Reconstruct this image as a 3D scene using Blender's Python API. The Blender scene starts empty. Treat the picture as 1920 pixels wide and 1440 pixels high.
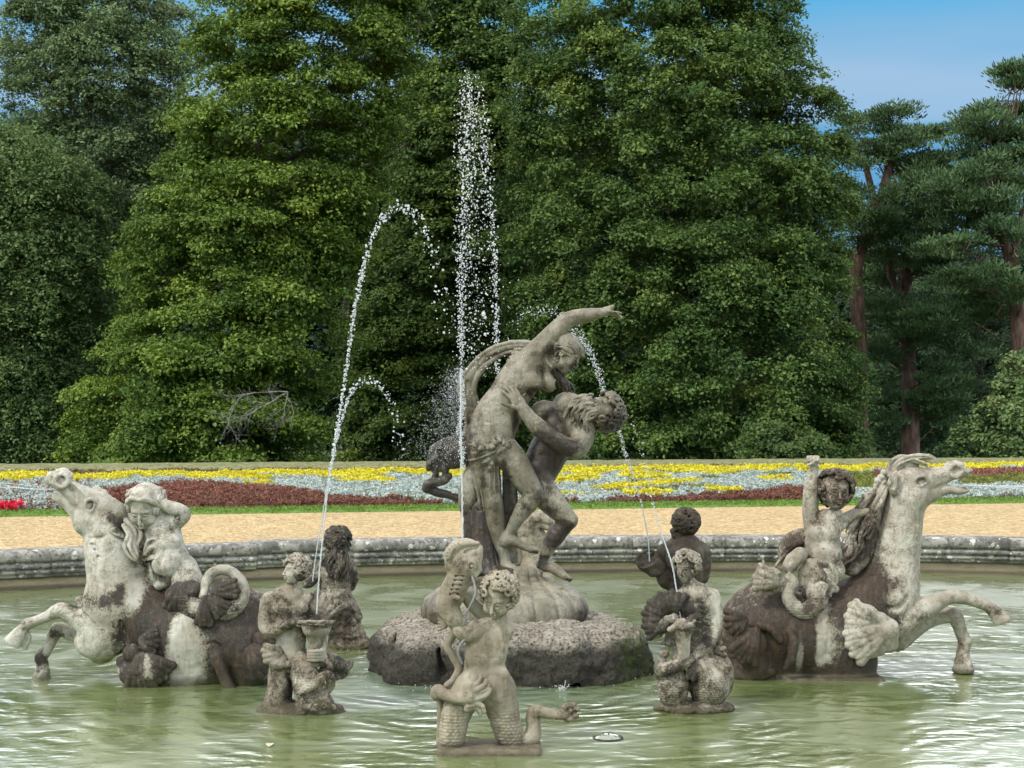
import bpy, math, random
import numpy as np
from mathutils import Vector, Matrix

# ---------------------------------------------------------------- camera, sky, sun
scene = bpy.context.scene
F = 1920 * 50.0 / 36.0          # focal length in photograph pixels
EYE = 2.1                       # camera height above the water
HY = 780.0                      # row of the horizon
cam_data = bpy.data.cameras.new("camera")
cam = bpy.data.objects.new("camera", cam_data)
scene.collection.objects.link(cam)
cam.location = (0, 0, EYE)
cam.rotation_euler = (math.radians(90), 0, 0)
cam_data.lens = 50.0
cam_data.sensor_width = 36.0
cam_data.shift_y = 60.0 / 1920.0
cam_data.clip_end = 3000
cam_data.clip_start = 0.1
scene.camera = cam

SUN_EL, SUN_AZ = math.radians(48), math.radians(-128)   # azimuth from +Y towards +X

world = bpy.data.worlds.new("World")
scene.world = world
world.use_nodes = True


def N(nt, kind, **kw):
    n = nt.nodes.new(kind)
    for k, v in kw.items():
        if k.startswith('_'):
            setattr(n, k[1:], v)
        else:
            n.inputs[k.replace('__', ' ')].default_value = v
    return n


def build_world():
    nt = world.node_tree
    nt.nodes.clear()
    L = nt.links.new
    out = nt.nodes.new('ShaderNodeOutputWorld')
    bg = nt.nodes.new('ShaderNodeBackground')
    sky = nt.nodes.new('ShaderNodeTexSky')
    sky.sky_type = 'NISHITA'
    sky.sun_disc = False
    sky.sun_elevation = SUN_EL
    sky.sun_rotation = SUN_AZ
    sky.ozone_density = 3.0
    tc = nt.nodes.new('ShaderNodeTexCoord')
    sep = nt.nodes.new('ShaderNodeSeparateXYZ')
    L(tc.outputs['Generated'], sep.inputs[0])
    # low clear band: deep blue above, paler and pinker lower down, a blue cloud bank at the bottom
    ramp = nt.nodes.new('ShaderNodeValToRGB')
    e = ramp.color_ramp.elements
    e[0].position = 0.0
    e[0].color = (0.10, 0.28, 0.55, 1)
    e[1].position = 1.0
    e[1].color = (0.14, 0.36, 0.62, 1)
    for p, c in [(0.190, (0.13, 0.38, 0.66, 1)), (0.196, (0.31, 0.52, 0.74, 1)), (0.228, (0.35, 0.54, 0.76, 1)),
                 (0.250, (0.22, 0.48, 0.74, 1)), (0.278, (0.11, 0.45, 0.78, 1)), (0.45, (0.2, 0.42, 0.68, 1))]:
        x = ramp.color_ramp.elements.new(p)
        x.color = c
    wob = N(nt, 'ShaderNodeTexNoise', Scale=3.0, Detail=3.0)
    mp = nt.nodes.new('ShaderNodeMapping')
    mp.inputs['Scale'].default_value = (1.0, 1.0, 5.0)
    L(tc.outputs['Generated'], mp.inputs[0])
    L(mp.outputs[0], wob.inputs['Vector'])
    ma = nt.nodes.new('ShaderNodeMath'); ma.operation = 'MULTIPLY_ADD'
    ma.inputs[1].default_value = 0.07
    L(wob.outputs['Fac'], ma.inputs[0])
    sub = nt.nodes.new('ShaderNodeMath'); sub.operation = 'ADD'; sub.inputs[1].default_value = -0.035
    L(sep.outputs['Z'], sub.inputs[0])
    L(sub.outputs[0], ma.inputs[2])
    L(ma.outputs[0], ramp.inputs['Fac'])
    # scale the clear colour to sky texture units
    up = nt.nodes.new('ShaderNodeVectorMath'); up.operation = 'SCALE'
    up.inputs['Scale'].default_value = 11.5
    L(ramp.outputs['Color'], up.inputs[0])
    mixb = nt.nodes.new('ShaderNodeMix'); mixb.data_type = 'RGBA'
    mixb.inputs['Factor'].default_value = 0.93
    L(sky.outputs[0], mixb.inputs['A'])
    L(up.outputs[0], mixb.inputs['B'])
    # broken white cloud overhead
    cn = N(nt, 'ShaderNodeTexNoise', Scale=2.2, Detail=8.0, Roughness=0.55)
    mp2 = nt.nodes.new('ShaderNodeMapping')
    mp2.inputs['Scale'].default_value = (1.0, 1.0, 2.2)
    L(tc.outputs['Generated'], mp2.inputs[0])
    L(mp2.outputs[0], cn.inputs['Vector'])
    cr = nt.nodes.new('ShaderNodeMapRange')
    cr.inputs['From Min'].default_value = 0.28
    cr.inputs['From Max'].default_value = 0.47
    cr.interpolation_type = 'SMOOTHSTEP'
    L(cn.outputs['Fac'], cr.inputs['Value'])
    el = nt.nodes.new('ShaderNodeMapRange')
    el.inputs['From Min'].default_value = 0.285
    el.inputs['From Max'].default_value = 0.325
    el.interpolation_type = 'SMOOTHSTEP'
    L(sep.outputs['Z'], el.inputs['Value'])
    mul = nt.nodes.new('ShaderNodeMath'); mul.operation = 'MULTIPLY'
    L(cr.outputs[0], mul.inputs[0])
    L(el.outputs[0], mul.inputs[1])
    mixc = nt.nodes.new('ShaderNodeMix'); mixc.data_type = 'RGBA'
    L(mul.outputs[0], mixc.inputs['Factor'])
    L(mixb.outputs['Result'], mixc.inputs['A'])
    # the cloud deck is brightest low down, thinner light overhead
    ce = nt.nodes.new('ShaderNodeMapRange')
    ce.inputs['From Min'].default_value = 0.38; ce.inputs['From Max'].default_value = 0.66
    ce.inputs['To Min'].default_value = 56.0; ce.inputs['To Max'].default_value = 11.0
    L(sep.outputs['Z'], ce.inputs['Value'])
    cs = nt.nodes.new('ShaderNodeVectorMath'); cs.operation = 'SCALE'
    cs.inputs[0].default_value = (0.97, 1.0, 1.03)
    L(ce.outputs[0], cs.inputs['Scale'])
    L(cs.outputs[0], mixc.inputs['B'])
    L(mixc.outputs['Result'], bg.inputs['Color'])
    bg.inputs['Strength'].default_value = 0.092
    L(bg.outputs[0], out.inputs['Surface'])


build_world()
sl = bpy.data.lights.new("sun", 'SUN')
sl.energy = 2.7
sl.angle = math.radians(6)
sl.color = (1.0, 0.95, 0.86)
sun = bpy.data.objects.new("sun", sl)
scene.collection.objects.link(sun)
sd = Vector((math.cos(SUN_EL) * math.sin(SUN_AZ), math.cos(SUN_EL) * math.cos(SUN_AZ), math.sin(SUN_EL)))
sun.rotation_euler = sd.to_track_quat('Z', 'Y').to_euler()
sun.location = (-10, -10, 20)
scene.view_settings.view_transform = 'Standard'
scene.view_settings.look = 'None'
scene.view_settings.exposure = 0.0
scene.view_settings.gamma = 1.0
scene.view_settings.use_curve_mapping = False
scene.cycles.use_denoising = True
scene.cycles.max_bounces = 6
scene.cycles.diffuse_bounces = 3
scene.cycles.glossy_bounces = 3
scene.cycles.transmission_bounces = 4
scene.cycles.transparent_max_bounces = 6
scene.cycles.caustics_reflective = False
scene.cycles.caustics_refractive = False

rng = np.random.default_rng(7)
ONLY = ''


def want(name):
    return not ONLY or name in ONLY.split(',')


# ---------------------------------------------------------------- helpers
def link(o, parent=None):
    scene.collection.objects.link(o)
    if parent is not None:
        o.parent = parent
        o.matrix_parent_inverse = Matrix.Translation(-Vector(parent.location))
    return o


def tag(o, label=None, cat=None, group=None, kind=None):
    if label: o['label'] = label
    if cat: o['category'] = cat
    if group: o['group'] = group
    if kind: o['kind'] = kind
    return o


def empty(name, loc, label, cat, group=None):
    o = bpy.data.objects.new(name, None)
    o.location = loc
    o.empty_display_size = 0.2
    scene.collection.objects.link(o)
    return tag(o, label, cat, group)


def mesh_obj(name, verts, faces, mat, parent=None, smooth=False, attrs=None):
    """verts (n,3) array, faces (m,4) or (m,3) int array or list of lists"""
    me = bpy.data.meshes.new(name)
    verts = np.asarray(verts, dtype=np.float32)
    if isinstance(faces, np.ndarray):
        n, k = faces.shape
        me.vertices.add(len(verts))
        me.vertices.foreach_set('co', verts.ravel())
        me.loops.add(n * k)
        me.loops.foreach_set('vertex_index', faces.astype(np.int32).ravel())
        me.polygons.add(n)
        me.polygons.foreach_set('loop_start', np.arange(0, n * k, k, dtype=np.int32))
        me.polygons.foreach_set('loop_total', np.full(n, k, dtype=np.int32))
    else:
        me.from_pydata([tuple(v) for v in verts], [], faces)
    if smooth:
        me.polygons.foreach_set('use_smooth', np.ones(len(me.polygons), dtype=bool))
    if attrs:
        for an, av in attrs.items():
            a = me.attributes.new(an, 'FLOAT', 'POINT')
            a.data.foreach_set('value', np.asarray(av, dtype=np.float32))
    me.update()
    me.validate()
    if mat: me.materials.append(mat)
    o = bpy.data.objects.new(name, me)
    return link(o, parent)


def PX(px, py, D):
    return np.array([(px - 960.0) * D / F, D, EYE - (py - HY) * D / F])


# ---------------------------------------------------------------- materials
def new_mat(name):
    m = bpy.data.materials.new(name)
    m.use_nodes = True
    nt = m.node_tree
    nt.nodes.clear()
    out = nt.nodes.new('ShaderNodeOutputMaterial')
    bs = nt.nodes.new('ShaderNodeBsdfPrincipled')
    nt.links.new(bs.outputs[0], out.inputs[0])
    return m, nt, bs


def ramp(nt, stops, fac=None, interp='LINEAR'):
    r = nt.nodes.new('ShaderNodeValToRGB')
    r.color_ramp.interpolation = interp
    el = r.color_ramp.elements
    el[0].position, el[0].color = stops[0][0], tuple(stops[0][1]) + (1,)
    el[1].position, el[1].color = stops[-1][0], tuple(stops[-1][1]) + (1,)
    for p, c in stops[1:-1]:
        x = el.new(p)
        x.color = tuple(c) + (1,)
    if fac is not None: nt.links.new(fac, r.inputs[0])
    return r


def noise(nt, scale, detail=4, rough=0.6, vec=None, dist=0.0):
    n = N(nt, 'ShaderNodeTexNoise', Scale=scale, Detail=detail, Roughness=rough, Distortion=dist)
    if vec is not None: nt.links.new(vec, n.inputs['Vector'])
    return n


def mixc(nt, fac, a, b, mode='MIX'):
    m = nt.nodes.new('ShaderNodeMix')
    m.data_type = 'RGBA'
    m.blend_type = mode
    for key, v in (('Factor', fac), ('A', a), ('B', b)):
        if isinstance(v, (int, float)): m.inputs[key].default_value = v
        elif isinstance(v, tuple): m.inputs[key].default_value = v + ((1,) if len(v) == 3 else ())
        else: nt.links.new(v, m.inputs[key])
    return m.outputs['Result']


def math_n(nt, op, a, b=None, c=None, clamp=False):
    m = nt.nodes.new('ShaderNodeMath')
    m.operation = op
    m.use_clamp = clamp
    for i, v in enumerate((a, b, c)):
        if v is None: continue
        if isinstance(v, (int, float)): m.inputs[i].default_value = v
        else: nt.links.new(v, m.inputs[i])
    return m.outputs[0]


def step(nt, v, lo, hi):
    m = nt.nodes.new('ShaderNodeMapRange')
    m.interpolation_type = 'SMOOTHSTEP'
    m.inputs['From Min'].default_value = lo
    m.inputs['From Max'].default_value = hi
    nt.links.new(v, m.inputs['Value'])
    return m.outputs[0]


def bump(nt, bs, h, strength=0.3, dist=0.01, prev=None):
    b = nt.nodes.new('ShaderNodeBump')
    b.inputs['Strength'].default_value = strength
    b.inputs['Distance'].default_value = dist
    nt.links.new(h, b.inputs['Height'])
    if prev is not None: nt.links.new(prev, b.inputs['Normal'])
    nt.links.new(b.outputs[0], bs.inputs['Normal'])
    return b.outputs[0]


def stone_mat(name, pale, mid, dark, grime=0.5, wet=0.0, scale=1.0, rough=0.8):
    """weathered carved stone: pale body, warm streaks, black lichen crust; attribute 'stain' adds old water stains"""
    m, nt, bs = new_mat(name)
    L = nt.links.new
    geo = nt.nodes.new('ShaderNodeNewGeometry')
    pos = geo.outputs['Position']
    big = noise(nt, 3.2 * scale, 3, 0.6, pos)
    med = noise(nt, 14 * scale, 6, 0.65, pos, 0.3)
    fine = noise(nt, 70 * scale, 5, 0.7, pos)
    mp = nt.nodes.new('ShaderNodeMapping')
    mp.inputs['Scale'].default_value = (1, 1, 0.16)
    L(pos, mp.inputs[0])
    streak = noise(nt, 26 * scale, 4, 0.6, mp.outputs[0])
    c = mixc(nt, step(nt, big.outputs[0], 0.38, 0.66), pale, mid)
    c = mixc(nt, math_n(nt, 'MULTIPLY', step(nt, streak.outputs[0], 0.48, 0.72), 0.55), c, tuple(x * y for x, y in zip(mid, (0.72, 0.66, 0.52))))
    at = nt.nodes.new('ShaderNodeAttribute'); at.attribute_name = 'stain'
    st = at.outputs['Fac']
    # pale lichen and bleached flecks
    c = mixc(nt, math_n(nt, 'MULTIPLY', step(nt, fine.outputs[0], 0.60, 0.72), 0.35), c, tuple(min(1, x * 1.25) for x in pale))
    # grime: stain level shifts the threshold of a mottled crust
    mot = math_n(nt, 'ADD', math_n(nt, 'MULTIPLY', med.outputs[0], 0.55), math_n(nt, 'MULTIPLY', fine.outputs[0], 0.45))
    stv = math_n(nt, 'MULTIPLY', st, math_n(nt, 'MULTIPLY_ADD', streak.outputs[0], 1.1, 0.45))
    lev = math_n(nt, 'ADD', mot, math_n(nt, 'MULTIPLY_ADD', stv, 0.40, grime * 0.16 - 0.08))
    tan_ = tuple(0.62 * a + 0.38 * b for a, b in zip(mid, dark))
    c = mixc(nt, math_n(nt, 'MULTIPLY', step(nt, lev, 0.47, 0.62), 0.75), c, (tan_[0] * 1.05, tan_[1] * .98, tan_[2] * .84))
    dk = mixc(nt, step(nt, fine.outputs[0], 0.42, 0.62), dark, tuple(min(1, x * 2.2 + .01) for x in dark))
    dk = mixc(nt, math_n(nt, 'MULTIPLY', step(nt, big.outputs[0], 0.45, 0.62), .7), dk, (dark[0] * 1.8, dark[1] * 1.55, dark[2] * 1.3))
    dk = mixc(nt, math_n(nt, 'MULTIPLY', step(nt, streak.outputs[0], 0.52, 0.68), .32), dk, tan_)
    c = mixc(nt, math_n(nt, 'MULTIPLY', step(nt, lev, 0.58, 0.71), 0.95), c, dk)
    # rusty brown inside old stains
    rust = math_n(nt, 'MULTIPLY', step(nt, streak.outputs[0], 0.44, 0.62), step(nt, st, 0.45, 0.9))
    c = mixc(nt, math_n(nt, 'MULTIPLY', rust, 0.5), c, (0.075, 0.040, 0.018))
    # algae line just above the water
    sp = nt.nodes.new('ShaderNodeSeparateXYZ'); L(pos, sp.inputs[0])
    wl = math_n(nt, 'ADD', sp.outputs['Z'], math_n(nt, 'MULTIPLY', med.outputs[0], -0.10))
    alg = step(nt, wl, 0.05, -0.03)
    c = mixc(nt, math_n(nt, 'MULTIPLY', alg, 0.75), c, (0.07, 0.06, 0.035))
    L(c, bs.inputs['Base Color'])
    r = math_n(nt, 'SUBTRACT', rough, math_n(nt, 'MULTIPLY', st, 0.25 + wet))
    L(math_n(nt, 'MAXIMUM', r, 0.42), bs.inputs['Roughness'])
    h = math_n(nt, 'ADD', math_n(nt, 'MULTIPLY', fine.outputs[0], 0.5), med.outputs[0])
    bs.inputs['Specular IOR Level'].default_value = 0.22 + wet * .6
    bump(nt, bs, h, 0.55, 0.012)
    return m


def leaf_mat(name, dark, light, trans=0.25, tip=None):
    m, nt, bs = new_mat(name)
    L = nt.links.new
    at = nt.nodes.new('ShaderNodeAttribute'); at.attribute_name = 'tone'
    stops = [(0.0, dark), (1.0, light)]
    if tip: stops = [(0.0, dark), (0.7, light), (1.0, tip)]
    r = ramp(nt, stops, at.outputs['Fac'])
    L(r.outputs[0], bs.inputs['Base Color'])
    bs.inputs['Roughness'].default_value = 0.55
    bs.inputs['Specular IOR Level'].default_value = 0.25
    tr = nt.nodes.new('ShaderNodeBsdfTranslucent')
    L(r.outputs[0], tr.inputs['Color'])
    ms = nt.nodes.new('ShaderNodeMixShader')
    ms.inputs[0].default_value = trans
    L(bs.outputs[0], ms.inputs[1]); L(tr.outputs[0], ms.inputs[2])
    out = [n for n in nt.nodes if n.type == 'OUTPUT_MATERIAL'][0]
    L(ms.outputs[0], out.inputs[0])
    return m
# ---------------------------------------------------------------- ground, water, pool wall
GZ = 0.42                                   # level of the gravel above the water
# water edge of the pool wall: far side measured, near side closes in front of the visitor
_far = [(-12.5, 12.2), (-9.6, 15.2), (-6.15, 17.07), (-4.0, 17.84), (-1.68, 18.6), (1.72, 19.1), (4.6, 19.1), (7.2, 18.65), (10.5, 17.3), (13.5, 14.6), (14.8, 11)]
_near = [(14.0, 7), (11, 3.6), (6, 2.2), (0, 1.9), (-6, 2.2), (-11, 4.2), (-13.2, 8)]


def catmull(P, closed=False, sub=8):
    P = [np.array(p, float) for p in P]
    n = len(P)
    out = []
    rngk = range(n if closed else n - 1)
    for i in rngk:
        p0 = P[(i - 1) % n] if closed or i > 0 else 2 * P[0] - P[1]
        p1 = P[i]
        p2 = P[(i + 1) % n]
        p3 = P[(i + 2) % n] if closed or i < n - 2 else 2 * P[-1] - P[-2]
        for t in np.linspace(0, 1, sub, endpoint=False):
            out.append(0.5 * ((2 * p1) + (-p0 + p2) * t + (2 * p0 - 5 * p1 + 4 * p2 - p3) * t * t + (-p0 + 3 * p1 - 3 * p2 + p3) * t ** 3))
    if not closed: out.append(P[-1])
    return np.array(out)


_o = catmull(_far + _near, True, 12)
# resample evenly with joints
seg = np.linalg.norm(np.roll(_o, -1, 0) - _o, axis=1)
cum = np.concatenate([[0], np.cumsum(seg)])
per = cum[-1]
nb = int(round(per / 1.25))
ss = []
for b in range(nb):
    s0 = per * b / nb
    w = per / nb
    ss += [(s0 + 0.004, 1), (s0 + 0.018, 0)] + [(s0 + 0.018 + (w - 0.036) * k / 9, 0) for k in range(1, 9)] + [(s0 + w - 0.018, 0), (s0 + w - 0.004, 1)]
oo = np.vstack([_o, _o[:1]])
pool = np.array([[np.interp(s, cum, oo[:, 0]), np.interp(s, cum, oo[:, 1])] for s, _ in ss])
joint = np.array([j for _, j in ss])
tan = np.roll(pool, -2, 0) - np.roll(pool, 2, 0)
tan /= np.linalg.norm(tan, axis=1)[:, None]
nrm = np.stack([-tan[:, 1], tan[:, 0]], 1)          # candidate normal
cen = pool.mean(0)
if ((cen - pool) * nrm).sum(1).mean() < 0: nrm = -nrm  # inward


def off(o): return pool + nrm * o


m_cope, nt, bs = new_mat("weathered_coping_stone")
geo = nt.nodes.new('ShaderNodeNewGeometry'); pos = geo.outputs['Position']
n1 = noise(nt, 2.2, 5, 0.65, pos); n2 = noise(nt, 22, 6, 0.7, pos); n3 = noise(nt, 6, 4, 0.6, pos, 0.6)
c = mixc(nt, step(nt, n1.outputs[0], 0.35, 0.65), (0.10, 0.097, 0.09), (0.32, 0.30, 0.265))
c = mixc(nt, step(nt, n2.outputs[0], 0.5, 0.62), c, (0.075, 0.072, 0.068))
c = mixc(nt, math_n(nt, 'MULTIPLY', step(nt, n3.outputs[0], 0.52, 0.60), 0.8), c, (0.36, 0.34, 0.30))
for sc_, th, col in ((7.0, 0.26, (0.62, 0.60, 0.56)), (15.0, 0.22, (0.70, 0.68, 0.62)), (5.0, 0.16, (0.5, 0.48, 0.40))):
    v = N(nt, 'ShaderNodeTexVoronoi', Scale=sc_, Randomness=1.0); nt.links.new(pos, v.inputs['Vector'])
    vv = math_n(nt, 'ADD', v.outputs['Distance'], math_n(nt, 'MULTIPLY_ADD', n2.outputs[0], 0.55, -0.27))
    pick = nt.nodes.new('ShaderNodeSeparateXYZ'); nt.links.new(v.outputs['Color'], pick.inputs[0])
    msk = math_n(nt, 'MULTIPLY', step(nt, vv, th, th - 0.06), step(nt, pick.outputs[0], 0.45, 0.5))
    c = mixc(nt, math_n(nt, 'MULTIPLY', msk, 0.9), c, col)
nt.links.new(c, bs.inputs['Base Color']); bs.inputs['Roughness'].default_value = 0.92
bump(nt, bs, n2.outputs[0], 0.7, 0.02)

m_rend, nt, bs = new_mat("stained_basin_render")
geo = nt.nodes.new('ShaderNodeNewGeometry'); pos = geo.outputs['Position']
mp = nt.nodes.new('ShaderNodeMapping'); mp.inputs['Scale'].default_value = (1, 1, 3); nt.links.new(pos, mp.inputs[0])
n1 = noise(nt, 5, 6, 0.65, mp.outputs[0]); n2 = noise(nt, 40, 5, 0.7, pos)
c = mixc(nt, step(nt, n1.outputs[0], 0.35, 0.62), (0.24, 0.19, 0.115), (0.33, 0.27, 0.18))
c = mixc(nt, math_n(nt, 'MULTIPLY', step(nt, n2.outputs[0], 0.55, 0.68), 0.6), c, (0.11, 0.085, 0.055))
sp = nt.nodes.new('ShaderNodeSeparateXYZ'); nt.links.new(pos, sp.inputs[0])
wl = math_n(nt, 'ADD', sp.outputs[2], math_n(nt, 'MULTIPLY', n1.outputs[0], -0.06))
c = mixc(nt, math_n(nt, 'MULTIPLY', step(nt, wl, 0.03, -0.01), 0.8), c, (0.06, 0.05, 0.03))
nt.links.new(c, bs.inputs['Base Color']); bs.inputs['Roughness'].default_value = 0.8
bump(nt, bs, n2.outputs[0], 0.5, 0.01)


def ring(profile, mat, name, parent, jitter=True):
    rr = np.random.default_rng(3)
    blk = np.repeat(np.arange(nb), len(ss) // nb)
    dz = rr.normal(0, 0.0035, nb)[blk] if jitter else 0
    do = rr.normal(0, 0.005, nb)[blk] if jitter else 0
    V = []
    n = len(pool)
    for o, z in profile:
        inset = joint * (0.016 if jitter else 0)
        p = pool + nrm * (o - inset + do)[:, None]
        zz = np.full(n, z) + dz - joint * (0.008 if jitter and z > 0.3 else 0)
        V.append(np.column_stack([p, zz]))
    V = np.vstack(V)
    k = len(profile)
    F_ = []
    i = np.arange(n); j = (i + 1) % n
    for a in range(k - 1):
        F_.append(np.column_stack([a * n + i, a * n + j, (a + 1) * n + j, (a + 1) * n + i]))
    return mesh_obj(name, V, np.vstack(F_), mat, parent, smooth=False)


def build_wall():
    r = empty('pool_wall', (0, 19, 0), 'low grey lichen-spotted stone kerb wall curving round the fountain pool, with a moulded edge', 'wall')
    cp = [(-.52, .38), (-.50, .455), (-.42, .475), (-.2, .485), (-.04, .487), (.045, .478), (.078, .455), (.085, .425), (.082, .375), (.066, .350), (.025, .338), (.025, .322), (.060, .312), (.066, .290),
          (.056, .268), (.012, .256), (.012, .240), (.036, .230), (.036, .205), (.0, .190), (-.006, .170), (-.006, .155), (-.03, .150), (-.12, .149)]
    co = ring([(o + .1 - .08, z) for o, z in cp], m_cope, 'coping', r)
    ring([(-.06, .152), (-.055, .08), (-.05, -.02), (-.05, -1.0)], m_rend, 'basin_side', r, False)
    return r


def quad_sheet(name, pts, mat, kind='structure', parent=None):
    o = mesh_obj(name, pts, [list(range(len(pts)))], mat, parent)
    tag(o, kind=kind)
    return o


def build_ground():
    # gravel round the pool (ring out to the bed) -------------------------------------------
    m, nt, bs = new_mat("pea_gravel")
    geo = nt.nodes.new('ShaderNodeNewGeometry'); pos = geo.outputs['Position']
    v = N(nt, 'ShaderNodeTexVoronoi', Scale=24.0); nt.links.new(pos, v.inputs['Vector'])
    v2 = N(nt, 'ShaderNodeTexVoronoi', Scale=11.0); nt.links.new(pos, v2.inputs['Vector'])
    sp = nt.nodes.new('ShaderNodeSeparateColor'); nt.links.new(v.outputs['Color'], sp.inputs[0])
    sp2 = nt.nodes.new('ShaderNodeSeparateColor'); nt.links.new(v2.outputs['Color'], sp2.inputs[0])
    r = ramp(nt, [(0.0, (0.22, 0.13, 0.06)), (0.3, (0.46, 0.32, 0.14)), (0.7, (0.66, 0.48, 0.225)), (1.0, (0.92, 0.75, 0.47))], sp.outputs[0])
    r2 = ramp(nt, [(0.0, (0.33, 0.21, 0.10)), (0.5, (0.55, 0.39, 0.18)), (1.0, (0.78, 0.59, 0.31))], sp2.outputs[0])
    c = mixc(nt, 0.4, r.outputs[0], r2.outputs[0])
    n1 = noise(nt, 0.5, 4, 0.6, pos)
    c = mixc(nt, math_n(nt, 'MULTIPLY', step(nt, n1.outputs[0], 0.4, 0.7), 0.25), c, (0.46, 0.33, 0.2))
    nt.links.new(c, bs.inputs['Base Color']); bs.inputs['Roughness'].default_value = 0.9
    h = math_n(nt, 'ADD', v.outputs['Distance'], v2.outputs['Distance'])
    bump(nt, bs, h, 1.0, 0.05)
    n = len(pool)
    inner = off(-.40)
    ang = np.arctan2(inner[:, 1] - cen[1], inner[:, 0] - cen[0])
    outer = np.column_stack([cen[0] + 62 * np.cos(ang), cen[1] + 62 * np.sin(ang)])
    mid = inner + (outer - inner) * 0.1
    V = np.vstack([np.column_stack([inner, np.full(n, GZ)]), np.column_stack([mid, np.full(n, GZ)]), np.column_stack([outer, np.full(n, GZ)])])
    # everything behind the planted bank is hidden below it, the gravel stops at the lawn strip
    i = np.arange(n); j = (i + 1) % n
    Fq = np.vstack([np.column_stack([i, j, n + j, n + i]), np.column_stack([n + i, n + j, 2 * n + j, 2 * n + i])])
    # clip: pull outer points back to the line of the grass edge
    ex = np.array([math.cos(TH), math.sin(TH)]); ny = np.array([-math.sin(TH), math.cos(TH)])
    lim = LAWN0 @ ny + 0.06
    for k in range(n, 3 * n):
        d = V[k, :2] @ ny
        if d > lim:
            p0 = V[k - n * (k // n), :2]
            t = (lim - p0 @ ny) / (d - p0 @ ny)
            V[k, :2] = p0 + (V[k, :2] - p0) * t
    g = mesh_obj('gravel_path', V, Fq, m)
    tag(g, kind='structure')
    # water --------------------------------------------------------------------------------
    m, nt, bs = new_mat("pond_water")
    geo = nt.nodes.new('ShaderNodeNewGeometry'); pos = geo.outputs['Position']
    n1 = noise(nt, 1.2, 3, 0.5, pos)
    c = mixc(nt, step(nt, n1.outputs[0], 0.35, 0.65), (0.135, 0.180, 0.050), (0.170, 0.215, 0.075))
    # aerated blue-green water round the island where the jets fall
    vm = nt.nodes.new('ShaderNodeVectorMath'); vm.operation = 'DISTANCE'
    nt.links.new(pos, vm.inputs[0]); vm.inputs[1].default_value = (-0.55, 11.2, 0)
    aer = math_n(nt, 'ADD', vm.outputs['Value'], math_n(nt, 'MULTIPLY', n1.outputs[0], 1.2))
    c = mixc(nt, math_n(nt, 'MULTIPLY', step(nt, aer, 2.5, 1.2), 0.45), c, (0.19, 0.29, 0.24))
    fl = noise(nt, 60, 3, 0.8, pos)
    c = mixc(nt, math_n(nt, 'MULTIPLY', step(nt, fl.outputs[0], 0.70, 0.74), 0.5), c, (0.45, 0.48, 0.36))
    nt.links.new(c, bs.inputs['Base Color'])
    bs.inputs['Roughness'].default_value = 0.02
    bs.inputs['IOR'].default_value = 1.5
    bs.inputs['Coat Weight'].default_value = 1.0
    bs.inputs['Coat IOR'].default_value = 2.5
    rf = noise(nt, 0.9, 3, 0.6, pos, 0.8)
    mr = nt.nodes.new('ShaderNodeMapRange'); mr.inputs['From Min'].default_value = .42; mr.inputs['From Max'].default_value = .58; mr.inputs['To Min'].default_value = .20; mr.inputs['To Max'].default_value = .36
    nt.links.new(rf.outputs[0], mr.inputs['Value']); nt.links.new(mr.outputs[0], bs.inputs['Coat Roughness'])
    bs.inputs['Specular IOR Level'].default_value = 0.55
    # ripples: rings from the falling jets plus wind chop
    hs = None
    for (x, y, fr, amp, fall) in ((-0.35, 11.6, 34, 1.0, 3.2), (0.3, 11.9, 30, 0.8, 3.5), (-0.7, 11.0, 26, .5, 2.5), (0.45, 10.7, 48, 0.7, 1.5), (-1.3, 9.9, 40, .35, 1.2), (1.25, 10.0, 42, .35, 1.2)):
        vm = nt.nodes.new('ShaderNodeVectorMath'); vm.operation = 'DISTANCE'
        nt.links.new(pos, vm.inputs[0]); vm.inputs[1].default_value = (x, y, 0)
        jit = math_n(nt, 'MULTIPLY_ADD', n1.outputs[0], 0.5, vm.outputs['Value'])
        s = math_n(nt, 'SINE', math_n(nt, 'MULTIPLY', jit, fr))
        a = math_n(nt, 'DIVIDE', amp, math_n(nt, 'ADD', 1.0, math_n(nt, 'POWER', math_n(nt, 'DIVIDE', vm.outputs['Value'], fall), 2.0)))
        s = math_n(nt, 'MULTIPLY', s, a)
        hs = s if hs is None else math_n(nt, 'ADD', hs, s)
    mp = nt.nodes.new('ShaderNodeMapping'); mp.inputs['Scale'].default_value = (1.0, 1.7, 1); mp.inputs['Rotation'].default_value = (0, 0, 0.12)
    nt.links.new(pos, mp.inputs[0])
    ch = noise(nt, 2.6, 3, 0.5, mp.outputs[0], 0.6); ch2 = noise(nt, 9.0, 3, 0.55, mp.outputs[0], 0.3)
    h = math_n(nt, 'ADD', math_n(nt, 'MULTIPLY', hs, 0.0019), math_n(nt, 'MULTIPLY', ch.outputs[0], 0.021))
    h = math_n(nt, 'ADD', h, math_n(nt, 'MULTIPLY', ch2.outputs[0], 0.0032))
    bn = bump(nt, bs, h, 1.0, 1.0)
    nt.links.new(bn, bs.inputs['Coat Normal'])
    ps = off(-0.2)
    w = mesh_obj('water', np.vstack([[[cen[0], cen[1], 0]], np.column_stack([ps, np.zeros(n)])]),
                 np.array([[0, 1 + a, 1 + (a + 1) % n] for a in range(n)]), m)
    tag(w, kind='structure')
    return g


TH = math.atan(0.205)
EX = np.array([math.cos(TH), math.sin(TH)])
NY = np.array([-math.sin(TH), math.cos(TH)])
# grass strip front line through (0, 25.4), bed front 1.3 m behind it
LAWN0 = np.array([0.0, 25.35])
BED_W = 9.8


def bank(u, v):
    """u along the strip, v metres behind the front of the lawn strip -> world xy"""
    return LAWN0 + np.outer(u, EX) + np.outer(v, NY)


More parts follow.
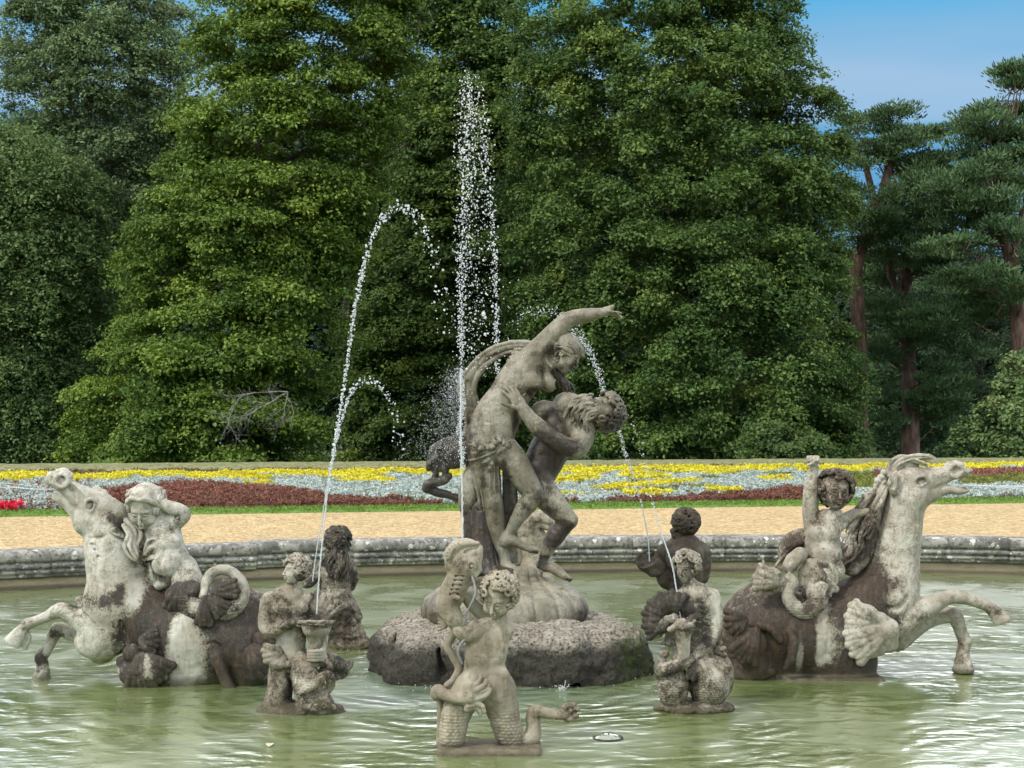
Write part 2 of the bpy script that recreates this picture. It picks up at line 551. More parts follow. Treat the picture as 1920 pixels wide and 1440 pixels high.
def bank_z(v):
    v = np.asarray(v, float)
    z = np.interp(v, [0, 0.03, 1.25, 1.3, 3, 6, 10.6, 10.9, 11.5, 12.1, 12.6, 14.5, 18], [GZ - .02, GZ + .03, GZ + .05, GZ + .04, GZ + .12, GZ + .21, GZ + .29, GZ + .34, GZ + .46, GZ + .50, GZ + .36, 0.1, 0.0])
    return z


def strip(name, v0, v1, mat, nv, z_off=0.0, u0=-26, u1=34, nu=240, kind='structure', wig=0.0):
    u = np.linspace(u0, u1, nu); v = np.linspace(v0, v1, nv)
    U, V = np.meshgrid(u, v)
    xy = bank(U.ravel(), V.ravel())
    z = bank_z(V.ravel()) + z_off + rng.normal(0, wig, U.size)
    P = np.column_stack([xy, z])
    i = (np.arange(nv - 1)[:, None] * nu + np.arange(nu - 1)).ravel()
    o = mesh_obj(name, P, np.column_stack([i, i + 1, i + nu + 1, i + nu]), mat, None, True)
    tag(o, kind=kind)
    return o


def simple_noise_mat(name, a, b, scale, rough=0.9, bumpd=0.02):
    m, nt, bs = new_mat(name)
    geo = nt.nodes.new('ShaderNodeNewGeometry')
    n1 = noise(nt, scale, 6, 0.7, geo.outputs['Position'])
    c = mixc(nt, step(nt, n1.outputs[0], 0.38, 0.62), a, b)
    nt.links.new(c, bs.inputs['Base Color']); bs.inputs['Roughness'].default_value = rough
    bump(nt, bs, n1.outputs[0], 0.6, bumpd)
    return m


def leaves(centers, size, spread, per, up=0.5, aspect=0.55, tone=None, rr=None, tone_var=0.15, flat=1.0):
    """clouds of small leaf quads around centres; returns verts, faces, tone"""
    rr = rr or rng
    n = len(centers) * per
    c = np.repeat(centers, per, 0)
    o = rr.normal(0, 1, (n, 3)); o *= (rr.random(n) ** 0.5 / np.linalg.norm(o, axis=1))[:, None]
    sp = np.repeat(np.broadcast_to(spread, (len(centers),)), per)
    c = c + o * sp[:, None] * np.array([1, 1, flat])
    nn = rr.normal(0, 1, (n, 3)); nn /= np.linalg.norm(nn, axis=1)[:, None]
    nn = nn * (1 - up) + o * 0.5 + np.array([0, 0, up]); nn /= np.linalg.norm(nn, axis=1)[:, None]
    t = rr.normal(0, 1, (n, 3)); t -= nn * (t * nn).sum(1)[:, None]; t /= np.linalg.norm(t, axis=1)[:, None]
    b = np.cross(nn, t)
    s = size * rr.uniform(0.6, 1.3, n)
    t *= s[:, None]; b *= (s * aspect)[:, None]
    V = np.stack([c - t, c + b * 0.9 + t * 0.1, c + t, c - b * 0.9 + t * 0.1], 1).reshape(-1, 3)
    Fq = np.arange(n * 4, dtype=np.int32).reshape(n, 4)
    tb = np.repeat(np.broadcast_to(0.5 if tone is None else tone, (len(centers),)), per)
    tn = np.clip(tb + rr.normal(0, tone_var, n), 0, 1)
    return V, Fq, np.repeat(tn, 4)


def build_beds():
    m_soil = simple_noise_mat('bed_soil', (0.05, 0.035, 0.02), (0.09, 0.06, 0.035), 8)
    m_grass = simple_noise_mat('lawn_strip_grass', (0.09, 0.17, 0.025), (0.14, 0.24, 0.04), 25)
    strip('lawn_strip', 0.0, 0.80, m_grass, 8, 0, wig=0.006)
    strip('bed_soil', 0.80, 10.9, m_soil, 30)
    m_rim = simple_noise_mat('dry_bank_turf', (0.11, 0.12, 0.045), (0.22, 0.21, 0.10), 7)
    strip('bank_turf', 10.9, 13.2, m_rim, 24, wig=0.006)
    m_low = simple_noise_mat('park_grass', (0.035, 0.07, 0.015), (0.07, 0.11, 0.03), 0.8)
    # the wide park ground: one sheet to the horizon
    u = np.array([-900, 900.]); 
    g = mesh_obj('ground', [(-1500, -200, -1.2), (1500, -200, -1.2), (1500, 1500, -1.2), (-1500, 1500, -1.2)], [[0, 1, 2, 3]], m_low)
    tag(g, kind='structure')
    P = np.vstack([np.column_stack([bank(np.array([-120., -26, 34, 160]), np.full(4, 13.2)), np.full(4, 0.24)]), np.column_stack([bank(np.array([-120., -26, 34, 160]), np.full(4, 18.)), np.full(4, 0.0)]),
                   np.column_stack([bank(np.array([-120., -26, 34, 160]), np.full(4, 140.)), np.full(4, 0.0)])])
    Fq = [[a + k, a + k + 1, a + k + 5, a + k + 4] for a in (0, 4) for k in range(3)]
    tag(mesh_obj('park_lawn', P, Fq, m_low), kind='structure')

    # grass blades on the lawn strip edge
    n = 11000
    u = rng.uniform(-14, 16, n); v = rng.uniform(-0.03, 0.86, n)
    c = np.column_stack([bank(u, v), bank_z(v) + 0.02])
    V, Fq, t = leaves(c, 0.03, 0.03, 2, up=0.1, aspect=0.35, tone=rng.uniform(0.2, 0.8, n))
    m_gb = leaf_mat('short_grass', (0.08, 0.16, 0.018), (0.21, 0.34, 0.045))
    tag(mesh_obj('grass', V, Fq, m_gb, attrs={'tone': t}), 'short bright green grass edging between gravel and flower bed', 'grass', kind='stuff')

    # bedding plants -----------------------------------------------------------------------
    n = 27000
    u = rng.uniform(-15, 17, n); v = .88 + (BED_W) * rng.random(n)
    xy = bank(u, v); z = bank_z(v)
    px = 960 + xy[:, 0] * F / xy[:, 1]; py = HY + (EYE - z - 0.06) * F / xy[:, 1]
    yf = np.interp(px, [0, 960, 1920], [961, 946, 936])
    yb = np.interp(px, [0, 960, 1920], [889, 876, 868])
    t = (yf - py) / (yf - yb)
    w1 = 0.05 * np.sin(px / 37.) + 0.03 * np.sin(px / 13.0 + 1) + rng.normal(0, 0.02, n)
    kind = np.full(n, 1)                           # 1 silver
    rimt = 0.93 + w1 * 0.3
    # yellow ribbon along the back
    ylo = np.interp(px, [-300, 0, 120, 300, 420, 520, 860, 960, 1500, 1640, 2100], [0.74, 0.78, 0.82, 0.82, 0.82, 0.80, 0.80, 0.80, 0.82, 0.84, 0.84])
    # red-brown field
    mlow = np.interp(px, [-400, 0, 130, 175, 300, 345, 450, 600, 700, 850, 900, 1060, 1250, 1330, 1460, 1540, 1600, 1900, 2200],
                     [0.05, 0.05, 0.05, 0.60, 0.70, 0.76, 0.66, 0.42, 0.24, 0.08, 0.1, 0.1, 0.14, 0.26, 0.36, 0.34, 0.12, 0.08, 0.08])
    kind[t < mlow + w1 * 0.5] = 2
    kind[(t > ylo + w1) & (t < rimt)] = 3
    kind[t >= rimt] = 4                            # dull green-maroon at the rim
    # yellow flecks through the silver between
    blob = np.sin(px / 31. + 2 * np.sin(py / 5.0)) + np.sin(py / 2.6 + px / 55.) * 0.9
    kind[(kind == 1) & (px > 1010) & (px < 1260) & (blob > 0.55) & (t > 0.2)] = 3
    kind[(kind == 1) & (px > 1260) & (px < 1540) & (blob > 1.25)] = 3
    kind[(kind == 1) & (px > 430) & (px < 760) & (t > 0.62) & (blob > 0.7)] = 3
    kind[(kind == 1) & (px > 1180) & (px < 1600) & (blob < -1.35)] = 5
    kind[(px > 1545) & (px < 1640) & (t > 0.35) & (t < 0.76)] = 5
    kind[(px > 1640) & (t > 0.62) & (t < 0.83)] = 2
    kind[(px > 1800) & (t > 0.42) & (t < 0.66)] = 5
    kind[(px < 175) & (kind == 1) & (rng.random(n) < 0.28)] = 2
    kind[(px > 700) & (px < 1000) & (kind == 1) & (t < .3) & (rng.random(n) < 0.2)] = 5
    hgt = 0.05 + 0.03 * rng.random(n)
    hgt[kind == 3] += 0.05
    hgt += .035 * np.sin(u * 2.3 + 1.5 * np.sin(v * 3)) * np.sin(v * 4.1) + .02 * np.sin(u * 9.1) * np.sin(v * 11)
    c = np.column_stack([xy, z + hgt])
    specs = {
        1: ('silver_bedding', (0.26, 0.33, 0.29), (0.62, 0.68, 0.63), 'silvery blue-green foliage filling the middle of the flower bed'),
        2: ('maroon_bedding', (0.12, 0.05, 0.03), (0.31, 0.13, 0.09), 'low maroon and brown foliage in the flower bed'),
        3: ('yellow_bedding', (0.45, 0.40, 0.02), (0.90, 0.80, 0.06), 'bright yellow flower ribbon and drifts in the flower bed'),
        4: ('rim_bedding', (0.10, 0.07, 0.03), (0.26, 0.20, 0.09), 'dull olive and brown planting along the back rim of the bed'),
        5: ('olive_bedding', (0.10, 0.12, 0.02), (0.26, 0.28, 0.06), 'olive green patches between the silver and maroon bedding'),
    }
    for k, (nm, a, b, lab) in specs.items():
        cc = c[kind == k]
        per = 13 if k != 1 else 14
        tone = rng.uniform(0.25, 0.75, len(cc))
        if k == 2:
            pp = px[kind == k]; tt = t[kind == k]
            tone = np.clip(0.25 + 0.6 * tt + rng.normal(0, .12, len(cc)), 0, 1)
        V, Fq, tn = leaves(cc, 0.033 if k != 3 else 0.036, 0.085, per, up=0.35, aspect=0.5, tone=tone, flat=0.6)
        tag(mesh_obj(nm, V, Fq, leaf_mat(nm, a, b), attrs={'tone': tn}), lab, 'bedding plants', kind='stuff')
    # red begonias at far left
    cc = []
    for px_, py_, n_ in ((12, 951, 9), (26, 946, 5), (2, 957, 7), (-20, 955, 12)):
        for _ in range(n_):
            D = 24.3 + rng.uniform(0, .5)
            cc.append(PX(px_ + rng.normal(0, 8), py_ + rng.normal(0, 3), D))
    cc = np.array(cc); cc[:, 2] = np.clip(cc[:, 2], .57, .74)
    V, Fq, tn = leaves(cc, 0.035, 0.07, 16, up=0.4, aspect=0.8)
    tag(mesh_obj('red_flowers', V, Fq, leaf_mat('red_petals', (0.55, 0.01, 0.03), (0.85, 0.03, 0.08)), attrs={'tone': tn}), 'bright red flowers at the left front corner of the flower bed', 'flowers', kind='stuff')


# ---------------------------------------------------------------- trees
def bark_mat(name, a, b):
    m, nt, bs = new_mat(name)
    geo = nt.nodes.new('ShaderNodeNewGeometry')
    mp = nt.nodes.new('ShaderNodeMapping'); mp.inputs['Scale'].default_value = (1, 1, 0.25)
    nt.links.new(geo.outputs['Position'], mp.inputs[0])
    n1 = noise(nt, 6, 6, 0.7, mp.outputs[0])
    c = mixc(nt, step(nt, n1.outputs[0], 0.38, 0.62), a, b)
    nt.links.new(c, bs.inputs['Base Color']); bs.inputs['Roughness'].default_value = 0.9
    bump(nt, bs, n1.outputs[0], 0.8, 0.05)
    return m


def tube(P, R, sides=9):
    P = np.asarray(P, float); R = np.asarray(R, float)
    V = []; n = len(P)
    d = np.gradient(P, axis=0); d /= np.linalg.norm(d, axis=1)[:, None] + 1e-9
    ref = np.array([0.31, 0.95, 0.05])
    a = np.cross(d, ref); a /= np.linalg.norm(a, axis=1)[:, None] + 1e-9
    b = np.cross(d, a)
    th = np.arange(sides) * 2 * math.pi / sides
    for i in range(n):
        V.append(P[i] + R[i] * (np.cos(th)[:, None] * a[i] + np.sin(th)[:, None] * b[i]))
    V = np.vstack(V)
    i = (np.arange(n - 1)[:, None] * sides + np.arange(sides)).ravel()
    j = (np.arange(n - 1)[:, None] * sides + (np.arange(sides) + 1) % sides).ravel()
    return V, np.column_stack([i, j, j + sides, i + sides])


def merge(parts):
    V = []; Q = []; o = 0
    for v, f in parts:
        V.append(v); Q.append(f + o); o += len(v)
    return np.vstack(V), np.vstack(Q)


def branch_path(p0, p1, rr, sag=0.1, n=7):
    p0 = np.array(p0, float); p1 = np.array(p1, float)
    t = np.linspace(0, 1, n)[:, None]
    L_ = np.linalg.norm(p1 - p0)
    w = rr.normal(0, L_ * 0.04, (n, 3)); w[0] = 0
    P = p0 + (p1 - p0) * t + w + np.array([0, 0, 1]) * (np.sin(t * math.pi) * L_ * sag)
    return P


def tree(name, label, cat, D, prof, nb_, rb, leaf, per, cols, depth=0.8, seed=1, flatb=0.42, droop=0.5, open_=0.0, bark=((0.05, 0.04, 0.03), (0.12, 0.10, 0.08)), group=None, trunk_r=0.35, tip=None, base_z=0.0, shell=0.55, tone_var=0.13, xdepth=None, front_bias=0.75, aspect=.6, trans=.3, limbs=26, trunk_x=None):
    """prof: list of (row, left col, right col) of the crown outline at distance D"""
    rr = np.random.default_rng(seed)
    prof = sorted(prof)
    ys = np.array([p[0] for p in prof]); le = np.array([p[1] for p in prof]); ri = np.array([p[2] for p in prof])
    s = D / F
    cx = np.mean((le + ri) / 2); 
    tx = trunk_x if trunk_x is not None else cx
    base = np.array([(tx - 960) * s, D, base_z])
    # sample boughs by area
    yy = np.linspace(ys[0], ys[-1], 200); wl = np.interp(yy, ys, le); wr = np.interp(yy, ys, ri)
    pw = (wr - wl); pw = pw / pw.sum()
    k = rr.choice(200, nb_, p=pw)
    y = yy[k] + rr.uniform(-4, 4, nb_)
    hw = (wr[k] - wl[k]) / 2; mid = (wr[k] + wl[k]) / 2
    # direction round the crown; radius biased to the shell, mostly on the side that shows
    ph = rr.uniform(-math.pi, math.pi, nb_)
    fl = rr.random(nb_) < front_bias
    ph = np.where(fl, -np.abs(ph), ph)
    rad = 1 - (1 - shell) * rr.random(nb_) ** 1.6
    inner = rr.random(nb_) < 0.18
    rad = np.where(inner, rr.uniform(0.1, 0.7, nb_), rad)
    X = (mid + np.cos(ph) * rad * (hw - rb / s * 0.55) - 960) * s
    dep = hw * s * depth
    Y = D + np.sin(ph) * rad * dep
    Z = EYE - (y - HY) * s
    C = np.column_stack([X, Y, Z])
    size = rb * rr.uniform(0.6, 1.35, nb_)
    outv = np.column_stack([np.cos(ph), np.sin(ph), np.full(nb_, 0.0)])
    # leaves in each bough: upper shell of a flattened, outward-drooping ellipsoid
    n = nb_ * per
    o = rr.normal(0, 1, (n, 3)); o /= np.linalg.norm(o, axis=1)[:, None]
    o[:, 2] = np.where(rr.random(n) < 0.72, np.abs(o[:, 2]), o[:, 2])
    r_ = rr.random(n) ** 0.42
    lump = 1 + 0.28 * np.sin(o[:, 0] * 5 + np.repeat(rr.random(nb_) * 9, per)) * np.sin(o[:, 1] * 6 + np.repeat(rr.random(nb_) * 9, per))
    sz = np.repeat(size, per)
    q = o * (r_ * sz * lump)[:, None] * np.array([1, 1, flatb])
    ov = np.repeat(outv, per, 0)
    along = (q * ov).sum(1)
    q[:, 2] -= droop * np.maximum(along, 0) * 0.6
    P = np.repeat(C, per, 0) + q
    if open_: 
        keep = rr.random(n) > open_ * 0
    # twig clumping: leaves gather in small sprays
    ns = 7
    anchor = P[rr.integers(0, n, n // ns)] 
    idx = np.minimum((np.arange(n) // ns), len(anchor) - 1)
    # order P by bough so anchors stay local
    P2 = P.copy()
    g = (np.arange(n) // ns) * ns
    P2 = P[g] + (P - P[g]) * 0.18 + rr.normal(0, leaf * 0.9, (n, 3))
    nn = o * 0.55 + np.array([0, 0, 0.55]) + ov * 0.25 + rr.normal(0, 0.45, (n, 3))
    nn /= np.linalg.norm(nn, axis=1)[:, None]
    t = rr.normal(0, 1, (n, 3)); t[:, 2] -= 0.4; t -= nn * (t * nn).sum(1)[:, None]; t /= np.linalg.norm(t, axis=1)[:, None]
    b = np.cross(nn, t)
    ls = leaf * rr.uniform(0.6, 1.35, n)
    t *= ls[:, None]; b *= (ls * aspect)[:, None]
    V = np.stack([P2 - t, P2 + b, P2 + t, P2 - b], 1).reshape(-1, 3)
    Fq = np.arange(n * 4, dtype=np.int32).reshape(n, 4)
    tone = np.repeat(rr.normal(0.5, 0.17, nb_), per) + rr.normal(0, tone_var, n)
    V[:, 2] = np.maximum(V[:, 2], base_z + 0.02)
    root = empty(name, tuple(base), label, cat, group)
    crown = mesh_obj('crown', V, Fq, leaf_mat(name + '_leaves', cols[0], cols[1], trans, tip), root, attrs={'tone': np.repeat(np.clip(tone, 0, 1), 4)})
    # trunk and limbs
    top = EYE - (ys[0] - HY) * s
    m_b = bark_mat(name + '_bark', *bark)
    zt = np.linspace(base_z - 0.1, base_z + (top - base_z) * 0.86, 14)
    tp = np.column_stack([base[0] + np.cumsum(rr.normal(0, 0.12, 14)) * (zt > 1), D + np.cumsum(rr.normal(0, 0.1, 14)) * (zt > 1), zt])
    trr = trunk_r * (1 - 0.9 * np.linspace(0, 1, 14) ** 0.9); trr[0] *= 1.4
    parts = [tube(tp, trr, 12)]
    v_, f_ = parts[0]
    tr = mesh_obj('trunk', v_, f_, m_b, root, True)
    lp = []
    for i in rr.choice(nb_, min(limbs, nb_), replace=False):
        h = np.clip(C[i, 2] - abs(C[i, 0] - base[0]) * rr.uniform(0.25, 0.7), base_z + 1.2, zt[-1])
        p0 = np.array([np.interp(h, zt, tp[:, 0]), np.interp(h, zt, tp[:, 1]), h])
        bp = branch_path(p0, C[i], rr, 0.08, 8)
        lp.append(tube(bp, np.linspace(0.13, 0.03, 8) * trunk_r / 0.35, 6))
    v_, f_ = merge(lp)
    mesh_obj('limbs', v_, f_, m_b, root, True)
    return root


def pine(name, label, D, trunk_pts, trunk_w, pads, seed, branches=(), group=None, cols=((0.04, 0.08, 0.034), (0.135, 0.225, 0.085))):
    """Scots pine: bare reddish trunk (pixel path), needle pads (px, py, rx, ry, depth offset)"""
    rr = np.random.default_rng(seed)
    s = D / F
    root = empty(name, tuple(PX(trunk_pts[0][0], HY + EYE / s, D)), label, 'tree', group)
    m_b = bark_mat(name + '_bark', (0.07, 0.042, 0.032), (0.20, 0.12, 0.088))
    path = [PX(x, y, D) for x, y in trunk_pts]
    path[0][2] = -0.1
    P = catmull(path, False, 5)
    R = np.linspace(trunk_w * s * 0.62, trunk_w * s * 0.22, len(P))
    v_, f_ = tube(P, R, 12)
    tparts = [(v_, f_)]
    lp = []
    for b in branches:
        bp = catmull([PX(x, y, D + rr.uniform(-.3, .3)) for x, y in b[0]], False, 4)
        tparts.append(tube(bp, np.linspace(b[1], b[1] * 0.35, len(bp)) * s, 7))
    v_, f_ = merge(tparts)
    mesh_obj('trunk', v_, f_, m_b, root, True)
    Vs = []; Fs = []; Ts = []
    C = []; S = []
    for (x, y, rx, ry, dz) in pads:
        c0 = PX(x, y, D + dz)
        if rr.random() < 0.7:
            j = int(np.argmin(np.linalg.norm(P - c0 - np.array([0, 0, -.9]), axis=1)))
            lp.append(tube(branch_path(P[j], c0, rr, 0.05, 6), np.linspace(0.045, 0.02, 6), 5))
        m_ = max(7, int(rx * ry * s * s * 26.0))
        o = rr.normal(0, 1, (m_, 3)); o /= np.linalg.norm(o, axis=1)[:, None]; o *= (rr.random(m_) ** 0.4)[:, None]
        C.append(c0 + o * np.array([rx * s, rx * s * 0.9, ry * s])); S.append(np.full(m_, 0.55))
    C = np.vstack(C)
    # needle tufts: radiating thin quads, tips up
    per = 75
    n = len(C) * per
    o = rr.normal(0, 1, (n, 3)); o /= np.linalg.norm(o, axis=1)[:, None]
    o[:, 2] = np.abs(o[:, 2]) * 0.8
    base = np.repeat(C, per, 0) + o * (rr.random(n) ** 0.5 * 0.62)[:, None] * np.array([1, 1, 0.6])
    d = o + np.array([0, 0, 0.55]) + rr.normal(0, 0.35, (n, 3)); d /= np.linalg.norm(d, axis=1)[:, None]
    w = np.cross(d, rr.normal(0, 1, (n, 3))); w /= np.linalg.norm(w, axis=1)[:, None]
    ln = rr.uniform(0.10, 0.2, n)[:, None]; wd = 0.030
    V = np.stack([base - w * wd, base + w * wd, base + d * ln + w * wd * 0.5, base + d * ln - w * wd * 0.5], 1).reshape(-1, 3)
    Fq = np.arange(n * 4, dtype=np.int32).reshape(n, 4)
    tone = np.clip(np.repeat(rr.normal(0.45, 0.16, len(C)), per) + rr.normal(0, 0.15, n), 0, 1)
    mesh_obj('crown', V, Fq, leaf_mat(name + '_needles', cols[0], cols[1], 0.12), root, attrs={'tone': np.repeat(tone, 4)})
    if lp:
        v_, f_ = merge(lp)
        mesh_obj('limbs', v_, f_, m_b, root, True)
    return root


def build_trees():
    G = 'tall trees standing behind the flower bed'
    def q(n): return int(n)
    # far left: open-topped grey-green tree
    tree('poplar_tree', 'grey-green tree at the far left with a loose, see-through top', 'tree', 60,
         [(-30, 60, 330), (40, 5, 400), (120, -10, 400), (220, 0, 390), (330, -60, 370), (500, -120, 350), (700, -120, 290), (880, -120, 250)],
         q(640), 0.95, 0.072, 500, ((0.055, 0.095, 0.040), (0.185, 0.265, 0.11)), seed=11, flatb=0.7, droop=0.7, group=G, shell=.4, tip=(0.19, 0.23, 0.11), trunk_x=140)
    # ivy-green mass in front of it at the very left
    tree('willow_tree', 'broad dull green tree with drooping twigs at the left edge, before the grey-green one', 'tree', 55,
         [(270, -60, 110), (330, -120, 210), (450, -160, 250), (600, -160, 230), (760, -160, 200), (885, -160, 190)],
         q(400), 1.0, 0.07, 500, ((0.045, 0.090, 0.028), (0.155, 0.235, 0.075)), seed=12, flatb=0.95, droop=1.2, group=G, shell=.45, tip=(0.15, 0.20, 0.07), trunk_x=20)
    # the yellow-green lime with layered boughs
    tree('lime_tree', 'big yellow-green lime with layered drooping boughs, left of centre', 'tree', 52,
         [(-40, 420, 800), (30, 370, 830), (160, 330, 800), (300, 300, 760), (420, 245, 740), (520, 210, 700), (600, 190, 690), (720, 150, 690), (800, 130, 690), (888, 120, 700)],
         q(560), 1.15, 0.070, 700, ((0.036, 0.086, 0.015), (0.158, 0.240, 0.038)), seed=13, flatb=0.52, droop=0.55, group=G, tip=(0.29, 0.38, 0.06), trunk_x=500, shell=.45)
    # dark tree filling the gap behind the jets
    tree('beech_tree', 'deep green tree in the middle distance behind the tall water jet', 'tree', 63,
         [(-20, 720, 1010), (60, 760, 1010), (180, 740, 1010), (300, 720, 1020), (450, 680, 1020), (600, 640, 1020), (760, 620, 1020), (888, 600, 1040)],
         q(760), 1.0, 0.09, 400, ((0.030, 0.070, 0.018), (0.122, 0.196, 0.044)), seed=14, flatb=0.5, droop=0.6, group=G, tip=(0.26, 0.32, 0.06), trunk_x=660, shell=.5)
    # the great dark lime on the right of centre
    tree('linden_tree', 'huge dense green linden right of centre, the tallest crown, behind the marble couple', 'tree', 54,
         [(-50, 960, 1480), (0, 940, 1500), (120, 920, 1520), (200, 930, 1580), (320, 930, 1612), (450, 920, 1605), (560, 940, 1600), (680, 960, 1625), (780, 980, 1640), (880, 1000, 1640)],
         q(1150), 0.88, 0.069, 520, ((0.030, 0.076, 0.020), (0.126, 0.204, 0.048)), seed=15, flatb=0.75, droop=0.5, group=G, tip=(0.23, 0.29, 0.065), trunk_x=1290, shell=.45)
    # pines on the right
    pads = []
    rr = np.random.default_rng(5)
    def mass(n, x0, x1, y0, y1, rx, ry, d=2.0):
        for _ in range(int(n)):
            pads.append((rr.uniform(x0, x1), rr.uniform(y0, y1), rx * rr.uniform(.6, 1.2), ry * rr.uniform(.6, 1.2), rr.uniform(-d, d)))
    pads += [(1690, 215, 34, 18, 0), (1650, 235, 50, 20, 0), (1610, 228, 30, 14, 1), (1700, 262, 42, 22, -.5), (1735, 305, 28, 14, 0), (1640, 280, 48, 20, 0), (1760, 300, 20, 10, 1), (1690, 320, 46, 18, 1), (1600, 255, 30, 20, 1)]
    mass(16, 1590, 1790, 330, 470, 38, 18)
    mass(14, 1580, 1770, 215, 330, 34, 16, 1.2)
    pads += [(rr.uniform(1600, 1740), rr.uniform(340, 470), 34, 16, rr.uniform(-2.6, -1)) for _ in range(12)]
    pine('scots_pine', 'scots pine just right of the great linden, its bare forked trunk showing', 60, [(1612, 870), (1612, 640), (1606, 500), (1645, 400), (1665, 320), (1690, 240)], 26, list(pads), 21,
         branches=[([(1606, 500), (1590, 480), (1562, 486)], 9), ([(1612, 545), (1590, 530), (1565, 500)], 7), ([(1665, 345), (1700, 350), (1730, 335)], 8), ([(1645, 400), (1620, 300), (1604, 270)], 8)], group='scots pines on the right')
    pads.clear()
    mass(30, 1630, 1790, 400, 620, 42, 20)
    mass(26, 1640, 1800, 620, 800, 45, 20)
    pine('scots_pine', 'scots pine with a thick straight reddish trunk between the linden and the leafy shrub', 62, [(1708, 870), (1706, 700), (1694, 600), (1700, 500), (1690, 400)], 28, list(pads), 22,
         branches=[([(1694, 610), (1690, 560), (1668, 510), (1680, 470)], 10), ([(1706, 720), (1690, 690), (1660, 670)], 4)], group='scots pines on the right')
    pads.clear()
    pads += [(1895, 140, 26, 14, 0), (1912, 165, 26, 12, 0), (1850, 222, 46, 18, 0), (1900, 215, 60, 20, 1), (1815, 250, 44, 18, 0), (1800, 285, 48, 20, 0), (1880, 265, 60, 24, 1), (1960, 250, 60, 40, 1)]
    mass(30, 1765, 1940, 290, 430, 46, 20)
    mass(12, 1800, 1960, 205, 300, 40, 18, 1.5)
    mass(4, 1890, 1940, 130, 175, 24, 12, 1)
    mass(26, 1740, 1960, 430, 600, 50, 24, 3)
    pine('scots_pine', 'large scots pine at the right edge with forking red limbs and a blue-green top', 57, [(1918, 870), (1912, 640), (1898, 500), (1880, 440), (1862, 370)], 30, list(pads), 23,
         branches=[([(1898, 500), (1905, 440), (1925, 380), (1930, 250)], 13), ([(1862, 370), (1850, 340), (1845, 300)], 8), ([(1905, 580), (1890, 560), (1868, 590)], 4)], group='scots pines on the right')
    # dark evergreen undergrowth behind the trunks
    tree('yew_tree', 'dark blue-green conifer mass behind the pine trunks, right side', 'tree', 72,
         [(330, 1600, 1980), (420, 1560, 2100), (560, 1560, 2100), (700, 1560, 2100), (870, 1560, 2100)],
         q(330), 1.3, 0.11, 330, ((0.022, 0.055, 0.025), (0.085, 0.15, 0.062)), seed=31, flatb=0.5, group=G, aspect=.35, shell=.3, trunk_x=1830)
    tree('round_shrub', 'leafy green shrub at the right edge behind the flower bed', 'shrub', 46,
         [(665, 1900, 1990), (700, 1860, 2020), (760, 1810, 2050), (820, 1775, 2050), (866, 1755, 2060)],
         q(130), 0.55, 0.07, 300, ((0.04, 0.085, 0.026), (0.18, 0.26, 0.09)), seed=32, flatb=0.6, trunk_r=0.12, tip=(0.2, 0.25, 0.1), limbs=12, shell=.4)
    tree('low_bush', 'low bright yellow-green bush peeping over the bank at left', 'shrub', 43,
         [(868, 170, 230), (876, 140, 260), (892, 130, 270)], q(22), 0.28, 0.05, 260, ((0.06, 0.13, 0.015), (0.2, 0.3, 0.05)), seed=33, trunk_r=0.05, limbs=5, base_z=0.1)
    tree('low_bush', 'small green bush low under the linden foliage', 'shrub', 46,
         [(800, 1380, 1470), (830, 1350, 1560), (872, 1330, 1600)], q(70), 0.4, 0.06, 260, ((0.03, 0.07, 0.015), (0.12, 0.18, 0.05)), seed=34, trunk_r=0.06, limbs=6)
    # far dark wood closing the gaps
    rr = np.random.default_rng(40)
    n = q(9500)
    x = rr.uniform(-50, 62, n); z = rr.random(n) ** 0.8 * np.interp(x, [-50, -31, -27, 13, 18, 24, 62], [14, 14, 20.5, 20.5, 13, 11, 10.5])
    C = np.column_stack([x, rr.uniform(86, 92, n), z])
    V, Fq, tn = leaves(C, 0.24, 1.2, 60, up=0.4, aspect=.6, tone=rr.uniform(.2, .7, n), rr=rr)
    tag(mesh_obj('distant_wood', V, Fq, leaf_mat('distant_wood_leaves', (0.012, 0.03, 0.012), (0.05, 0.09, 0.035), .1), attrs={'tone': tn}), 'dark wood far behind the garden trees', 'wood', kind='stuff')


if want('env'):
    build_ground(); build_wall(); build_beds()
if want('trees'):
    build_trees()
# ---------------------------------------------------------------- carving in a distance field
def rotm(yaw=0, pitch=0, roll=0):
    y, p, r = (math.radians(a) for a in (yaw, pitch, roll))
    Rz = np.array([[math.cos(y), -math.sin(y), 0], [math.sin(y), math.cos(y), 0], [0, 0, 1]])
    Rx = np.array([[1, 0, 0], [0, math.cos(-p), -math.sin(-p)], [0, math.sin(-p), math.cos(-p)]])
    Ry = np.array([[math.cos(r), 0, math.sin(r)], [0, 1, 0], [-math.sin(r), 0, math.cos(r)]])
    return Rz @ Rx @ Ry


